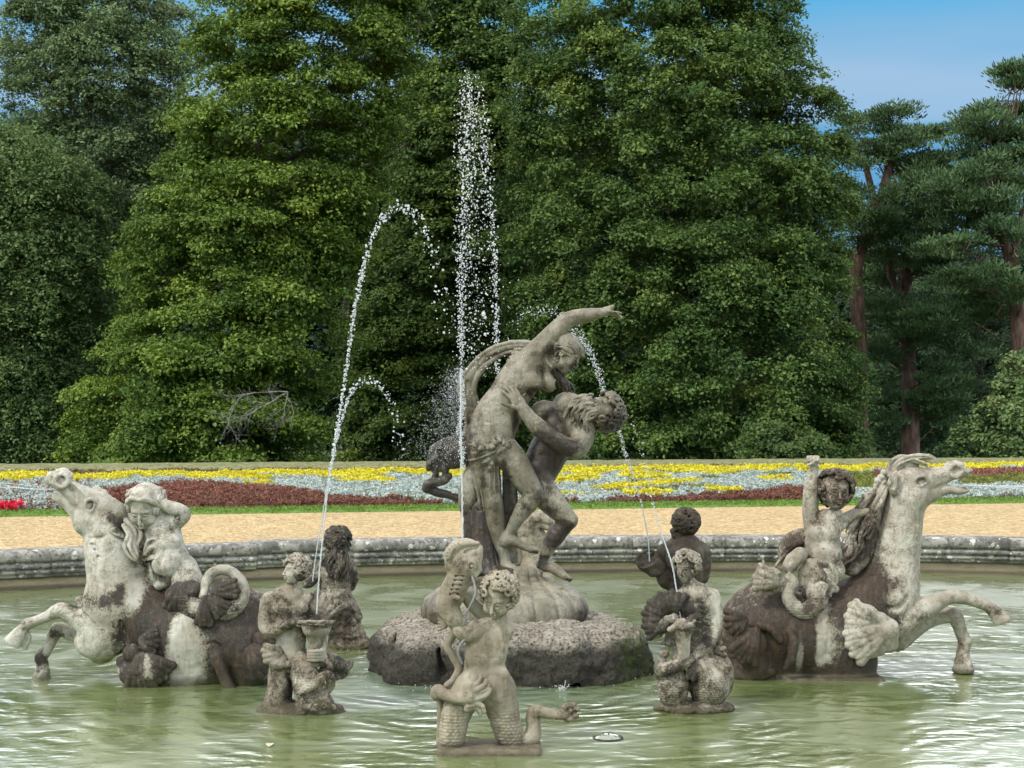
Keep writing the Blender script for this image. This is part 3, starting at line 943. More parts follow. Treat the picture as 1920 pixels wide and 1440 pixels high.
def surface_nets(Dv, org, h):
    nx, ny, nz = Dv.shape
    S = Dv < 0
    s8 = np.zeros((nx - 1, ny - 1, nz - 1), np.uint8)
    for a in (0, 1):
        for b in (0, 1):
            for c in (0, 1):
                s8 += S[a:nx - 1 + a, b:ny - 1 + b, c:nz - 1 + c]
    act = (s8 > 0) & (s8 < 8)
    ijk = np.argwhere(act)
    if len(ijk) == 0: return np.zeros((0, 3)), np.zeros((0, 4), np.int32)
    idx = np.full(act.shape, -1, np.int32)
    idx[act] = np.arange(len(ijk))
    cor = {}
    for a in (0, 1):
        for b in (0, 1):
            for c in (0, 1):
                cor[a, b, c] = Dv[ijk[:, 0] + a, ijk[:, 1] + b, ijk[:, 2] + c]
    acc = np.zeros((len(ijk), 3)); cnt = np.zeros(len(ijk))
    for A in cor:
        for ax in range(3):
            if A[ax] == 1: continue
            B = list(A); B[ax] = 1; B = tuple(B)
            m = (cor[A] < 0) != (cor[B] < 0)
            t = cor[A][m] / (cor[A][m] - cor[B][m])
            p = np.tile(np.array(A, float), (m.sum(), 1)); p[:, ax] = t
            acc[m] += p; cnt[m] += 1
    V = (ijk + acc / cnt[:, None]) * h + org
    Q = []
    for ax in range(3):
        o1, o2 = [(1, 2), (2, 0), (0, 1)][ax]
        sl0 = [slice(None)] * 3; sl1 = [slice(None)] * 3
        sl0[ax] = slice(0, -1); sl1[ax] = slice(1, None)
        ch = S[tuple(sl0)] != S[tuple(sl1)]
        e = np.argwhere(ch)
        e = e[(e[:, o1] > 0) & (e[:, o2] > 0) & (e[:, o1] < Dv.shape[o1] - 1) & (e[:, o2] < Dv.shape[o2] - 1)]
        if len(e) == 0: continue
        sg = S[e[:, 0], e[:, 1], e[:, 2]]
        q = []
        for d1, d2 in ((-1, -1), (0, -1), (0, 0), (-1, 0)):
            f = e.copy(); f[:, o1] += d1; f[:, o2] += d2
            q.append(idx[f[:, 0], f[:, 1], f[:, 2]])
        q = np.stack(q, 1)
        q[~sg] = q[~sg][:, ::-1]
        Q.append(q)
    Q = np.vstack(Q)
    Q = Q[(Q >= 0).all(1)]
    return V, Q.astype(np.int32)


_tab = np.random.default_rng(99).uniform(-1, 1, (32, 32, 32))


def vnoise(P):
    i = np.floor(P).astype(int); f = P - i; f = f * f * (3 - 2 * f)
    r = 0
    for a in (0, 1):
        for b in (0, 1):
            for c in (0, 1):
                w = (f[:, 0] if a else 1 - f[:, 0]) * (f[:, 1] if b else 1 - f[:, 1]) * (f[:, 2] if c else 1 - f[:, 2])
                r = r + w * _tab[(i[:, 0] + a) % 32, (i[:, 1] + b) % 32, (i[:, 2] + c) % 32]
    return r


def vert_normals(V, Q):
    n = np.zeros_like(V)
    a, b, c, d = (V[Q[:, i]] for i in range(4))
    fn = np.cross(c - a, d - b)
    for i in range(4):
        for ax_ in range(3): n[:, ax_] += np.bincount(Q[:, i], fn[:, ax_], len(V))
    return n / (np.linalg.norm(n, axis=1)[:, None] + 1e-12)


def erosion(V, Q, amt):
    """weathered unevenness of the carved surface: shallow flats, pits and chips"""
    n = vert_normals(V, Q)
    h = vnoise(V * 16) * .0030 + vnoise(V * 34 + 7) * .0018 + vnoise(V * 75 + 3) * .0010
    p = vnoise(V * 22 + 11)
    h = h - np.clip(p - .42, 0, 1) * .014
    return V + n * (h * amt)[:, None]


class Sculpt:
    def __init__(self, D0, vox=1.5):
        self.D0 = D0; self.s = D0 / F; self.vox = vox * D0 / F
        self.pr = []

    def P(self, x, y, w=0):
        return PX(x, y, self.D0 + w * self.s)

    def c(self, pts, k=3, sub=False, flat=None, spl=0, W=0):
        """tapered tube through (x, y, depth, radius) in photograph pixels at this distance"""
        A = np.array([[p[0], p[1], p[2] + W, p[3]] for p in pts], float)
        if spl and len(A) > 2: A = catmull(A, False, spl)
        X = np.array([self.P(*a[:3]) for a in A]); R = A[:, 3] * self.s
        f = None
        if flat is not None:
            n = np.array(flat[:3], float); n /= np.linalg.norm(n)
            f = (n, float(flat[3]))
        self.pr.append(('c', X, np.maximum(R, 1e-4), f, k * self.s, sub)); return self

    def cw(self, X, R, k=3, sub=False, flat=None):
        f = None
        if flat is not None:
            n = np.array(flat[:3], float); n /= np.linalg.norm(n); f = (n, float(flat[3]))
        self.pr.append(('c', np.asarray(X, float), np.asarray(R, float), f, k * self.s, sub)); return self

    def e(self, x, y, w, rx, ry, rz=None, rot=(0, 0, 0), k=3, sub=False):
        rz = rx if rz is None else rz
        self.pr.append(('e', self.P(x, y, w), np.array([rx, rz, ry]) * self.s, rotm(*rot), k * self.s, sub)); return self

    def ew(self, c, r, R, k, sub=False):
        self.pr.append(('e', np.asarray(c, float), np.asarray(r, float), R, k, sub)); return self

    def box(self, x, y, w, rx, ry, rz, rd=2, rot=(0, 0, 0), k=2, sub=False):
        self.pr.append(('b', self.P(x, y, w), np.array([rx, rz, ry]) * self.s, (rotm(*rot), rd * self.s), k * self.s, sub)); return self

    def build(self, name, mat, parent=None, stains=(), disp=None, base_stain=0.0, erode=.75):
        lo = np.full(3, 1e9); hi = -lo
        for p in self.pr:
            if p[-1]: continue
            a, b = self._bb(p); lo = np.minimum(lo, a); hi = np.maximum(hi, b)
        h = self.vox
        lo = lo - 3 * h; n = np.ceil((hi - lo) / h).astype(int) + 4
        big = np.float32(0.2)
        G = np.full(n, big, np.float32)
        ax = [(lo[i] + np.arange(n[i]) * h).astype(np.float32) for i in range(3)]
        for p in self.pr:
            k = p[-2]
            a, b = self._bb(p)
            m = k + 2.5 * h
            i0 = np.clip(np.floor((a - m - lo) / h).astype(int), 0, n - 1); i1 = np.clip(np.ceil((b + m - lo) / h).astype(int) + 1, 1, n)
            if (i1 <= i0).any(): continue
            X = ax[0][i0[0]:i1[0], None, None]; Y = ax[1][None, i0[1]:i1[1], None]; Z = ax[2][None, None, i0[2]:i1[2]]
            sl = (slice(i0[0], i1[0]), slice(i0[1], i1[1]), slice(i0[2], i1[2]))
            if p[0] == 'c': d = self._chain(p, ax, i0, i1, h)
            elif p[0] == 'e':
                R = p[3]; c = p[1]; r = p[2]
                x, y, z = X - c[0], Y - c[1], Z - c[2]
                q = [(R[0, i] * x + R[1, i] * y + R[2, i] * z) for i in range(3)]
                k0 = np.sqrt(sum((q[i] / r[i]) ** 2 for i in range(3)))
                k1 = np.sqrt(sum((q[i] / r[i] ** 2) ** 2 for i in range(3))) + 1e-9
                d = k0 * (k0 - 1) / k1
            else:
                R, rd = p[3]; c = p[1]; r = p[2] - rd
                x, y, z = X - c[0], Y - c[1], Z - c[2]
                q = [np.abs(R[0, i] * x + R[1, i] * y + R[2, i] * z) - r[i] for i in range(3)]
                d = np.sqrt(sum(np.maximum(v, 0) ** 2 for v in q)) + np.minimum(np.maximum(q[0], np.maximum(q[1], q[2])), 0) - rd
            g = G[sl]
            if p[-1]:
                e_ = -d
                hh = np.maximum(k - np.abs(g - e_), 0) / k
                G[sl] = np.maximum(g, e_) + hh * hh * k * 0.25
            else:
                hh = np.maximum(k - np.abs(g - d), 0) / k
                G[sl] = np.minimum(g, d) - hh * hh * k * 0.25
        V, Q = surface_nets(G, lo, h)
        if disp is not None:
            V = disp(self, V, Q)
        if erode:
            V = erosion(V, Q, erode)
        u = 960 + V[:, 0] / self.s; v = HY - (V[:, 2] - EYE) / self.s
        st = np.full(len(V), float(base_stain))
        for (x, y, rx, ry, a) in stains:
            st += a * np.exp(-(((u - x) / rx) ** 2 + ((v - y) / ry) ** 2))
        o = mesh_obj(name, V, Q, mat, parent, True, attrs={'stain': np.clip(st, -1, 1)})
        return o

    def _bb(self, p):
        if p[0] == 'c':
            r = p[2].max() * (1.0)
            return p[1].min(0) - r, p[1].max(0) + r
        if p[0] == 'e':
            ext = np.sqrt(((p[3] * p[2]) ** 2).sum(1)); return p[1] - ext, p[1] + ext
        ext = (np.abs(p[3][0]) * p[2]).sum(1); return p[1] - ext, p[1] + ext

    def _chain(self, p, ax, i0, i1, h):
        Xs, Rs, f, k = p[1], p[2], p[3], p[4]
        d = np.full(tuple(i1 - i0), 1e3, np.float32)
        lo = np.array([ax[i][0] for i in range(3)])
        for s_ in range(max(1, len(Xs) - 1)):
            a = Xs[s_]; b = Xs[min(s_ + 1, len(Xs) - 1)]; ra, rb = Rs[s_], Rs[min(s_ + 1, len(Xs) - 1)]
            m = max(ra, rb) + k + 2.5 * h
            j0 = np.maximum(np.floor((np.minimum(a, b) - m - lo) / h).astype(int), i0); j1 = np.minimum(np.ceil((np.maximum(a, b) + m - lo) / h).astype(int) + 1, i1)
            if (j1 <= j0).any(): continue
            x = ax[0][j0[0]:j1[0], None, None] - a[0]; y = ax[1][None, j0[1]:j1[1], None] - a[1]; z = ax[2][None, None, j0[2]:j1[2]] - a[2]
            ba = b - a
            if f is not None:
                nv, fl = f
                g = 1.0 / fl - 1.0
                dn = x * nv[0] + y * nv[1] + z * nv[2]
                x = x + dn * nv[0] * g; y = y + dn * nv[1] * g; z = z + dn * nv[2] * g
                ba = ba + nv * (ba @ nv) * g
            L2 = ba @ ba + 1e-12
            t = np.clip((x * ba[0] + y * ba[1] + z * ba[2]) / L2, 0, 1)
            dd = np.sqrt((x - t * ba[0]) ** 2 + (y - t * ba[1]) ** 2 + (z - t * ba[2]) ** 2) - (ra + (rb - ra) * t)
            if f is not None: dd = dd * (f[1] ** 0.7)
            sl = tuple(slice(j0[i] - i0[i], j1[i] - i0[i]) for i in range(3))
            d[sl] = np.minimum(d[sl], dd)
        return d

    # ---- anatomy --------------------------------------------------------------------
    def head(self, x, y, w, H, yaw=0, pitch=0, roll=0, child=False, ears=True, mouth=0.0, beard=False):
        R = rotm(yaw, pitch, roll); c0 = self.P(x, y, w); u = H * self.s
        def g(p): return c0 + R @ (np.array([p[0], -p[2], p[1]]) * u)
        def E(p, r, k=.05, sub=False): self.ew(g(p), np.array([r[0], r[2], r[1]]) * u, R, k * u, sub)
        def C(ps, rs, k=.03, sub=False): self.cw([g(p) for p in ps], [r * u for r in rs], k / 1.0 * H, sub)
        if child:
            E((0, .14, -.08), (.37, .36, .42), .08); E((0, -.12, .08), (.29, .34, .27), .1); E((0, -.37, .20), (.10, .08, .08), .06)
            for sx in (-1, 1):
                E((sx * .165, -.21, .19), (.13, .125, .12), .06)
            ez, ey, ex, nl = .30, -.07, .135, -.20
        else:
            E((0, .13, -.09), (.335, .36, .42), .08); E((0, -.12, .10), (.26, .36, .26), .1); E((0, -.39, .19), (.11, .09, .10), .06)
            for sx in (-1, 1):
                E((sx * .16, -.14, .18), (.09, .10, .11), .06)
            ez, ey, ex, nl = .30, -.02, .125, -.17
        E((0, ey + .115, ez - .02), (.22, .05, .08), .05)
        for sx in (-1, 1):
            E((sx * ex, ey, ez + .07), (.088, .052, .07), .035, True)
            E((sx * ex, ey - .003, ez - .025), (.058, .042, .055), .012)
            C([(sx * (ex - .07), ey + .02, ez + .035), (sx * ex, ey + .05, ez + .045), (sx * (ex + .075), ey + .015, ez + .0)], [.011, .016, .010], .012)
            C([(sx * (ex - .06), ey - .035, ez + .03), (sx * ex, ey - .05, ez + .03), (sx * (ex + .07), ey - .025, ez + .0)], [.008, .010, .008], .012)
        C([(0, ey + .06, ez + .05), (0, nl + .04, ez + .125), (0, nl, ez + .13)], [.032, .036, .042], .03)
        for sx in (-1, 1): E((sx * .043, nl - .01, ez + .085), (.032, .028, .035), .02)
        my = nl - .105
        E((0, my + .022, ez + .055), (.08, .026, .045), .02); E((0, my - .035, ez + .045), (.065, .028, .045), .02)
        C([(-.08, my - .005, ez + .045), (0, my, ez + .105), (.08, my - .005, ez + .045)], [.008 + mouth * .4, .010 + mouth, .008 + mouth * .4], .01, True)
        E((0, my - .085, ez + .085), (.06, .022, .03), .02, True)
        if ears:
            for sx in (-1, 1):
                E((sx * .345, ey - .03, -.03), (.035, .10, .065), .02); E((sx * .375, ey - .02, -.01), (.02, .06, .03), .015, True)
        return g, R, u

    def curls(self, g, R, u, n, seed, hair=lambda p: True, size=.15, thick=.048, c=(0, .13, -.07), r=(.38, .40, .46), k=.006):
        """locks coiled over the scalp, each a rising spiral with a cut hollow beside it"""
        rr = np.random.default_rng(seed)
        ga = math.pi * (3 - math.sqrt(5))
        M = int(n * 2.4)
        for j in range(M):
            yy = 1 - 2 * (j + .5) / M; rad = math.sqrt(1 - yy * yy); th = ga * j
            d = np.array([math.cos(th) * rad, yy, math.sin(th) * rad]) + rr.normal(0, .10, 3); d /= np.linalg.norm(d)
            p = np.array(c) + d * np.array(r)
            if not hair(p): continue
            nrm_ = d / np.array(r); nrm_ /= np.linalg.norm(nrm_)
            t = np.cross(nrm_, rr.normal(0, 1, 3)); t /= np.linalg.norm(t); b = np.cross(nrm_, t)
            sz = size * rr.uniform(.75, 1.3); a0 = rr.uniform(0, 6.28); tr = rr.uniform(.9, 1.45) * 2 * math.pi * rr.choice([-1, 1])
            lift = rr.uniform(-.01, .05)
            pts = []; rs = []
            m = 11
            for q in range(m):
                f_ = q / (m - 1); a_ = a0 + tr * f_; ra = sz * (1 - .72 * f_)
                pts.append(g(p + t * math.cos(a_) * ra + b * math.sin(a_) * ra * .8 + nrm_ * (lift - .02 + .07 * f_))); rs.append(thick * u * (1.05 - .35 * f_))
            self.cw(pts, rs, k * u / self.s)
            if rr.random() < .5:
                q = p + t * sz * .9 * rr.choice([-1, 1]) + nrm_ * .06
                self.ew(g(q), np.array([.045, .045, .07]) * u, R, .01 * u, True)
        return self

    def strands(self, lines, n, spread, r0, seed, k=1.0, wav=2.0, freq=2.0, W=0):
        """bundle of wavy locks following guide lines given in photograph pixels [(x,y,w),...]"""
        rr = np.random.default_rng(seed)
        for ln in lines:
            A = catmull([p[:3] for p in ln], False, 6)
            T = np.gradient(A, axis=0); T /= np.linalg.norm(T, axis=1)[:, None] + 1e-9
            for i in range(n):
                o = rr.uniform(-1, 1, 2) * spread
                t = np.linspace(0, 1, len(A)); ph = rr.uniform(0, 6.28)
                side = np.cross(T, [0, 0, 1.0]); side /= np.linalg.norm(side, axis=1)[:, None] + 1e-9
                off_ = side * (o[0] * (1 + .25 * t) + wav * np.sin(ph + t * freq * 6.28))[:, None] + np.array([0, 0, 1]) * (o[1] * 0.7 + wav * .6 * np.cos(ph + t * freq * 6.28))[:, None]
                B = A + off_
                r = r0 * rr.uniform(.75, 1.25) * (1 - .55 * t ** 2)
                self.c([(b[0], b[1], b[2] + W, q) for b, q in zip(B, r)], k)
        return self

    def hand(self, wrist, aim, normal, L, curl=(20, 25, 30, 35), spread=9, thumb=40, tcurl=20, side=1, k=1.2, palm_r=None):
        """wrist (x,y,w) px; aim/normal are directions in (right, down, away); L = hand length px"""
        def dv(v):
            v = np.array([v[0], v[2], -v[1]], float); return v / np.linalg.norm(v)
        a = dv(aim); n = dv(normal); n = n - a * (a @ n); n /= np.linalg.norm(n); b = np.cross(a, n) * side
        w = self.P(*wrist); u = L * self.s
        pc = w + a * u * .26
        R = np.column_stack([b, n, a])
        self.ew(pc, np.array([.21, .085, .30]) * u, R, 2 * self.s)
        lens = (.40, .46, .43, .34)
        for i, (o, ln) in enumerate(zip((.15, .05, -.05, -.145), lens)):
            p = w + a * u * (.50 - abs(i - 1.2) * .02) + b * o * u
            ang = math.radians(spread * (1.2 - i)); d = a * math.cos(ang) + b * math.sin(ang)
            pts = [p - d * u * .12, p]; cu = 0
            for sgm in (.42, .32, .26):
                cu += math.radians(curl[i])
                dd = d * math.cos(cu) + n * math.sin(cu)
                p = p + dd * ln * u * sgm; pts.append(p)
            self.cw(pts, np.array([.055, .055, .05, .044, .035]) * u, k)
        th = math.radians(thumb)
        p = w + a * u * .12 + b * .13 * u
        d = a * math.cos(th) + b * math.sin(th)
        pts = [p]; cu = 0
        for sgm in (.22, .18, .15):
            dd = d * math.cos(cu) + n * math.sin(cu); p = p + dd * u * sgm; pts.append(p); cu += math.radians(tcurl)
        self.cw(pts, np.array([.075, .062, .052, .04]) * u, k)
        return self


def scales(S, V, Q, region, size=7.0, amp=1.0):
    """fish scales: small overlapping relief in the surface itself"""
    u = V[:, 0] / S.s; v = -(V[:, 2] - EYE) / S.s; w = V[:, 1] / S.s
    m = region(960 + u, HY + v)
    n = np.zeros_like(V)
    a, b, c, d = (V[Q[:, i]] for i in range(4))
    fn = np.cross(c - a, d - b)
    for i in range(4): 
        for ax_ in range(3): n[:, ax_] += np.bincount(Q[:, i], fn[:, ax_], len(V))
    n /= np.linalg.norm(n, axis=1)[:, None] + 1e-12
    hgt = np.zeros(len(V))
    rh = size * .62
    row0 = np.floor(v / rh)
    best = np.full(len(V), 9.)
    for dr in (0, 1):                      # the scale above overlaps the one below
        row = row0 - dr
        cx = (np.floor((u + w * .6) / size + .5 * (row % 2)) + .5 - .5 * (row % 2)) * size
        d = np.hypot((u + w * .6 - cx), (v - row * rh)) / (size * .56)
        ok = (d < 1) & (best > 1)
        best = np.where(ok, d, best)
    hgt = np.where(best < 1, 1 - 1.0 * (best > .80), .2)
    return V + n * ((hgt - .8) * m * amp * S.s)[:, None]


STONE = {}


def stone(key):
    if key not in STONE:
        STONE[key] = {
            'putto': lambda: stone_mat('grey_limestone', (0.38, 0.34, 0.26), (0.22, 0.19, 0.14), (0.035, 0.03, 0.024), 0.35),
            'white': lambda: stone_mat('bleached_marble', (0.52, 0.50, 0.435), (0.34, 0.32, 0.265), (0.020, 0.016, 0.013), 0.6),
            'brown': lambda: stone_mat('stained_marble', (0.46, 0.43, 0.365), (0.28, 0.25, 0.20), (0.022, 0.016, 0.012), 0.65),
            'main': lambda: stone_mat('wet_olive_marble', (0.28, 0.262, 0.20), (0.15, 0.132, 0.09), (0.014, 0.011, 0.008), 0.5, wet=.3, rough=.55),
            'triton': lambda: stone_mat('mottled_marble', (0.46, 0.43, 0.36), (0.25, 0.22, 0.175), (0.020, 0.017, 0.014), 0.95),
            'dark': lambda: stone_mat('blackened_marble', (0.15, 0.125, 0.10), (0.08, 0.065, 0.05), (0.020, 0.017, 0.014), 0.9),
        }[key]()
    return STONE[key]
# ---------------------------------------------------------------- kneeling merchild with a fish, nearest the visitor
def fish_putto(D0, X=0, Y=0, sc=1.0, label='', back=False):
    def T(p):   # shift for the far copy
        return p
    base = PX(916 + X, 1410 + Y, D0)
    root = empty('merchild_sculpture', (base[0], D0, 0.0), label, 'statue')
    mt = stone('putto')
    S = Sculpt(D0, 1.25)
    # torso
    S.c([(906, 1290, 0, 38), (907, 1262, 0, 37), (910, 1235, 0, 38), (916, 1205, 0, 38), (921, 1188, 0, 33)], 8, flat=(0, 1, 0, .72), spl=4)
    S.e(890, 1225, -20, 20, 26, 9, k=10); S.e(932, 1215, -18, 16, 30, 9, k=8)
    S.e(895, 1272, -20, 22, 18, 12, k=9); S.e(936, 1268, -16, 20, 18, 12, k=9)
    S.c([(928, 1190, -34, 2.0), (922, 1220, -34, 3.0), (918, 1256, -32, 3.0)], 7, sub=True)
    S.c([(914, 1253, -36, 1.6), (930, 1255, -34, 1.8), (948, 1249, -24, 1.6)], 3, sub=True)
    S.e(950, 1180, 2, 15, 17, 15, k=8); S.e(902, 1179, -4, 17, 15, 15, k=8)   # shoulders
    S.c([(926, 1176, 4, 15), (932, 1156, 0, 14)], 6)
    S.c([(934, 1290, 4, 30), (932, 1268, 6, 22)], 10)
    S.e(925, 1283, -28, 11, 11, 7, k=8)
        # the arm held across the body, hand under the fish
    S.c([(904, 1178, -8, 17), (886, 1188, -16, 17.5), (866, 1186, -22, 15), (858, 1176, -22, 12)], 5, spl=4)
    S.hand((862, 1180, -24), (-1, -.55, .1), (0, -.6, 1), 40, curl=(30, 35, 40, 45), spread=8, thumb=60, side=-1, k=1.2)
    # the far arm reaching up behind the head
    S.c([(946, 1176, 12, 14), (915, 1158, 22, 14), (890, 1138, 18, 12.5), (874, 1120, 8, 11)], 5, spl=4)
    S.hand((874, 1120, 8), (-1, -.8, -.5), (-.3, 0, -1), 34, curl=(25, 25, 25, 25), side=1)
    # scaled thighs, knees on the plinth
    S.c([(880, 1292, -4, 33), (862, 1322, -8, 30), (852, 1352, -10, 27), (848, 1382, -10, 25), (848, 1393, -10, 21)], 9, spl=4)
    S.c([(930, 1292, 4, 36), (940, 1322, 4, 32), (948, 1352, 4, 28), (957, 1380, 4, 26), (975, 1391, 6, 19), (996, 1384, 10, 17), (1001, 1362, 12, 14), (998, 1344, 12, 13),
         (1002, 1334, 12, 13), (1020, 1336, 8, 11), (1046, 1342, 4, 8)], 9, spl=4)
    def dsp(S_, V, Q):
        return scales(S_, V, Q, lambda u, v: np.clip((v - 1322) / 18, 0, 1) * (u < 985) , 10.0, 1.1)
    S.build('figure', mt, root, stains=[(870, 1180, 25, 18, .35), (925, 1165, 20, 12, .25), (915, 1218, 30, 20, .15), (1000, 1340, 25, 10, .3)], disp=dsp)
    # head and curls
    S = Sculpt(D0, 1.05)
    g, R, u = S.head(934, 1121, -6, 80, yaw=-22, pitch=-16, roll=4, child=True)
    fig = bpy.data.objects[-1] if False else None
    S.build('head', mt, root)
    S = Sculpt(D0, 1.05)
    hd = lambda p: (p[1] > .16 and p[2] < .25) or p[1] > .27 or (p[2] < .12 and p[1] > -.30)
    S.ew(g((0, .17, -.14)), np.array([.37, .37, .36]) * u, R, 3 * S.s)
    S.curls(g, R, u, 40, 4, hd, size=.135, thick=.040, r=(.42, .42, .46))
    S.build('hair', mt, root, stains=[(940, 1105, 30, 20, .22)])
    # fin girdle: band, knob, leaf-shaped fin
    S = Sculpt(D0, 1.2)
    S.c([(819, 1302, -20, 13), (822, 1296, -22, 13), (838, 1304, -32, 11), (858, 1309, -42, 12), (880, 1307, -44, 14)], 4, spl=4)
    S.e(880, 1299, -44, 17, 22, 8, k=6); S.e(884, 1318, -42, 15, 13, 7, k=5)
    for i, pts in enumerate(([(876, 1294), (888, 1287), (897, 1279), (901, 1270), (900, 1266)], [(882, 1299), (897, 1292), (907, 1285), (911, 1277)],
                [(884, 1305), (901, 1299), (912, 1293), (916, 1285)], [(884, 1311), (903, 1307), (914, 1301), (919, 1293)], [(880, 1316), (896, 1312), (908, 1308), (915, 1303)],
                [(878, 1324), (893, 1320), (904, 1324), (908, 1334)], [(876, 1329), (889, 1326), (898, 1332), (901, 1340)])):
        S.c([(x, y, -45 + j * 2 - (i % 2) * 2, 6.6 - j * .9) for j, (x, y) in enumerate(pts)], .6, spl=4)
    S.build('fin', mt, root)
    # tail tip lobes
    S = Sculpt(D0, 1.2)
    S.c([(1044, 1342, 4, 8), (1060, 1340, 2, 9)], 3)
    for x, y, r in ((1060, 1325, 8), (1074, 1322, 8), (1082, 1330, 7), (1078, 1342, 8), (1066, 1348, 9), (1070, 1334, 7), (1056, 1334, 9)):
        S.e(x, y, 2 + (x % 5), r, r * .8, 7, k=2)
    S.e(1079, 1336, -4, 5, 3, 8, k=1, sub=True)
    S.build('tail_fin', mt, root, base_stain=.35)
    # fish with open mouth, bands of scales, curling tail
    S = Sculpt(D0, 1.2)
    S.c([(868, 1062, -14, 26), (860, 1085, -14, 24), (849, 1111, -14, 25), (840, 1134, -16, 22), (851, 1159, -20, 18), (862, 1172, -14, 15), (850, 1190, -4, 8.5), (839, 1210, -2, 7.5), (850, 1232, -2, 7),
         (860, 1252, -4, 6.5), (851, 1273, -8, 6), (838, 1285, -12, 6)], 4, spl=5)
    S.e(880, 1060, -14, 22, 24, 20, k=6)
    # jaws: lower lip rises to the right, crest arches over to the left
    S.c([(880, 1068, -14, 16), (892, 1050, -14, 12), (898, 1030, -14, 8), (899, 1021, -14, 5)], 5, spl=4)
    S.c([(846, 1062, -14, 11), (845, 1038, -14, 12), (858, 1023, -14, 11), (876, 1018, -14, 9), (893, 1019, -14, 5)], 5, flat=(0, 1, 0, 1.5), spl=4)
    S.e(868, 1044, -14, 24, 23, 15, k=4); S.c([(856, 1052, -14, 13), (872, 1044, -14, 17), (886, 1036, -18, 11)], 3)
    S.c([(872, 1036, -26, 2.6), (888, 1029, -22, 3.4), (902, 1020, -14, 4)], 2, sub=True)
    S.c([(848, 1047, -40, 2.2), (862, 1049, -42, 2.6), (876, 1048, -38, 2)], 1, sub=True)
    S.e(884, 1062, -33, 6, 6, 4, k=2, sub=True); S.e(884, 1062, -32, 3.5, 3.5, 3.5, k=1)
    for i in range(7):
        a = math.radians(100 + i * 17); S.c([(864 + 26 * math.cos(a), 1042 - 24 * math.sin(a), -28, 1.6), (864 + 14 * math.cos(a), 1042 - 12 * math.sin(a), -30, 1.3)], 1, sub=True)
    for (x, y, r) in ((862, 1078, 25), (859, 1086, 24.5), (856, 1095, 25), (852, 1103, 25), (850, 1112, 25.5)):
        S.c([(x - r, y - 1, -14, 1.8), (x, y + 3, -14 - r, 1.8), (x + r, y - 1, -14, 1.8)], 1, sub=True, spl=6)
    S.c([(852, 1118, -36, 5), (860, 1122, -46, 4)], 2)
    S.c([(896, 1068, -18, 7), (890, 1080, -24, 5)], 4)
    for a in range(4):
        S.c([(836, 1170 + a * 2, -8, 3), (822 - a * 0, 1160 + a * 7, -6, 2)], 2)
    S.build('fish', mt, root, stains=[(850, 1100, 26, 60, .28), (866, 1050, 26, 10, .3)])
    # lead supply pipe
    S = Sculpt(D0, 1.0)
    S.c([(885, 1081, -30, 2.2), (890, 1098, -36, 2.6), (891, 1116, -40, 2.6), (882, 1135, -42, 2.6), (873, 1152, -42, 2.8), (871, 1170, -40, 2.8)], 1, spl=6)
    S.c([(874, 1196, -32, 2.8), (862, 1212, -30, 2.8), (859, 1226, -30, 2.8), (866, 1244, -28, 2.8)], 1, spl=6)
    m, nt, bs = new_mat('lead_pipe'); bs.inputs['Base Color'].default_value = (.2, .2, .19, 1); bs.inputs['Metallic'].default_value = .4; bs.inputs['Roughness'].default_value = .5
    S.build('pipe', m, root)
    # plinth
    S = Sculpt(D0, 1.4)
    S.box(918, 1415, 0, 97, 20, 52, 9)
    S.c([(826, 1315, 4, 8), (828, 1350, 4, 9), (830, 1395, 2, 12)], 5, spl=3)
    S.build('plinth', mt, root, base_stain=.1)
    return root


if want('putto'):
    fish_putto(8.95, label='stone merchild kneeling on a plinth nearest the camera, hoisting an open-mouthed fish')
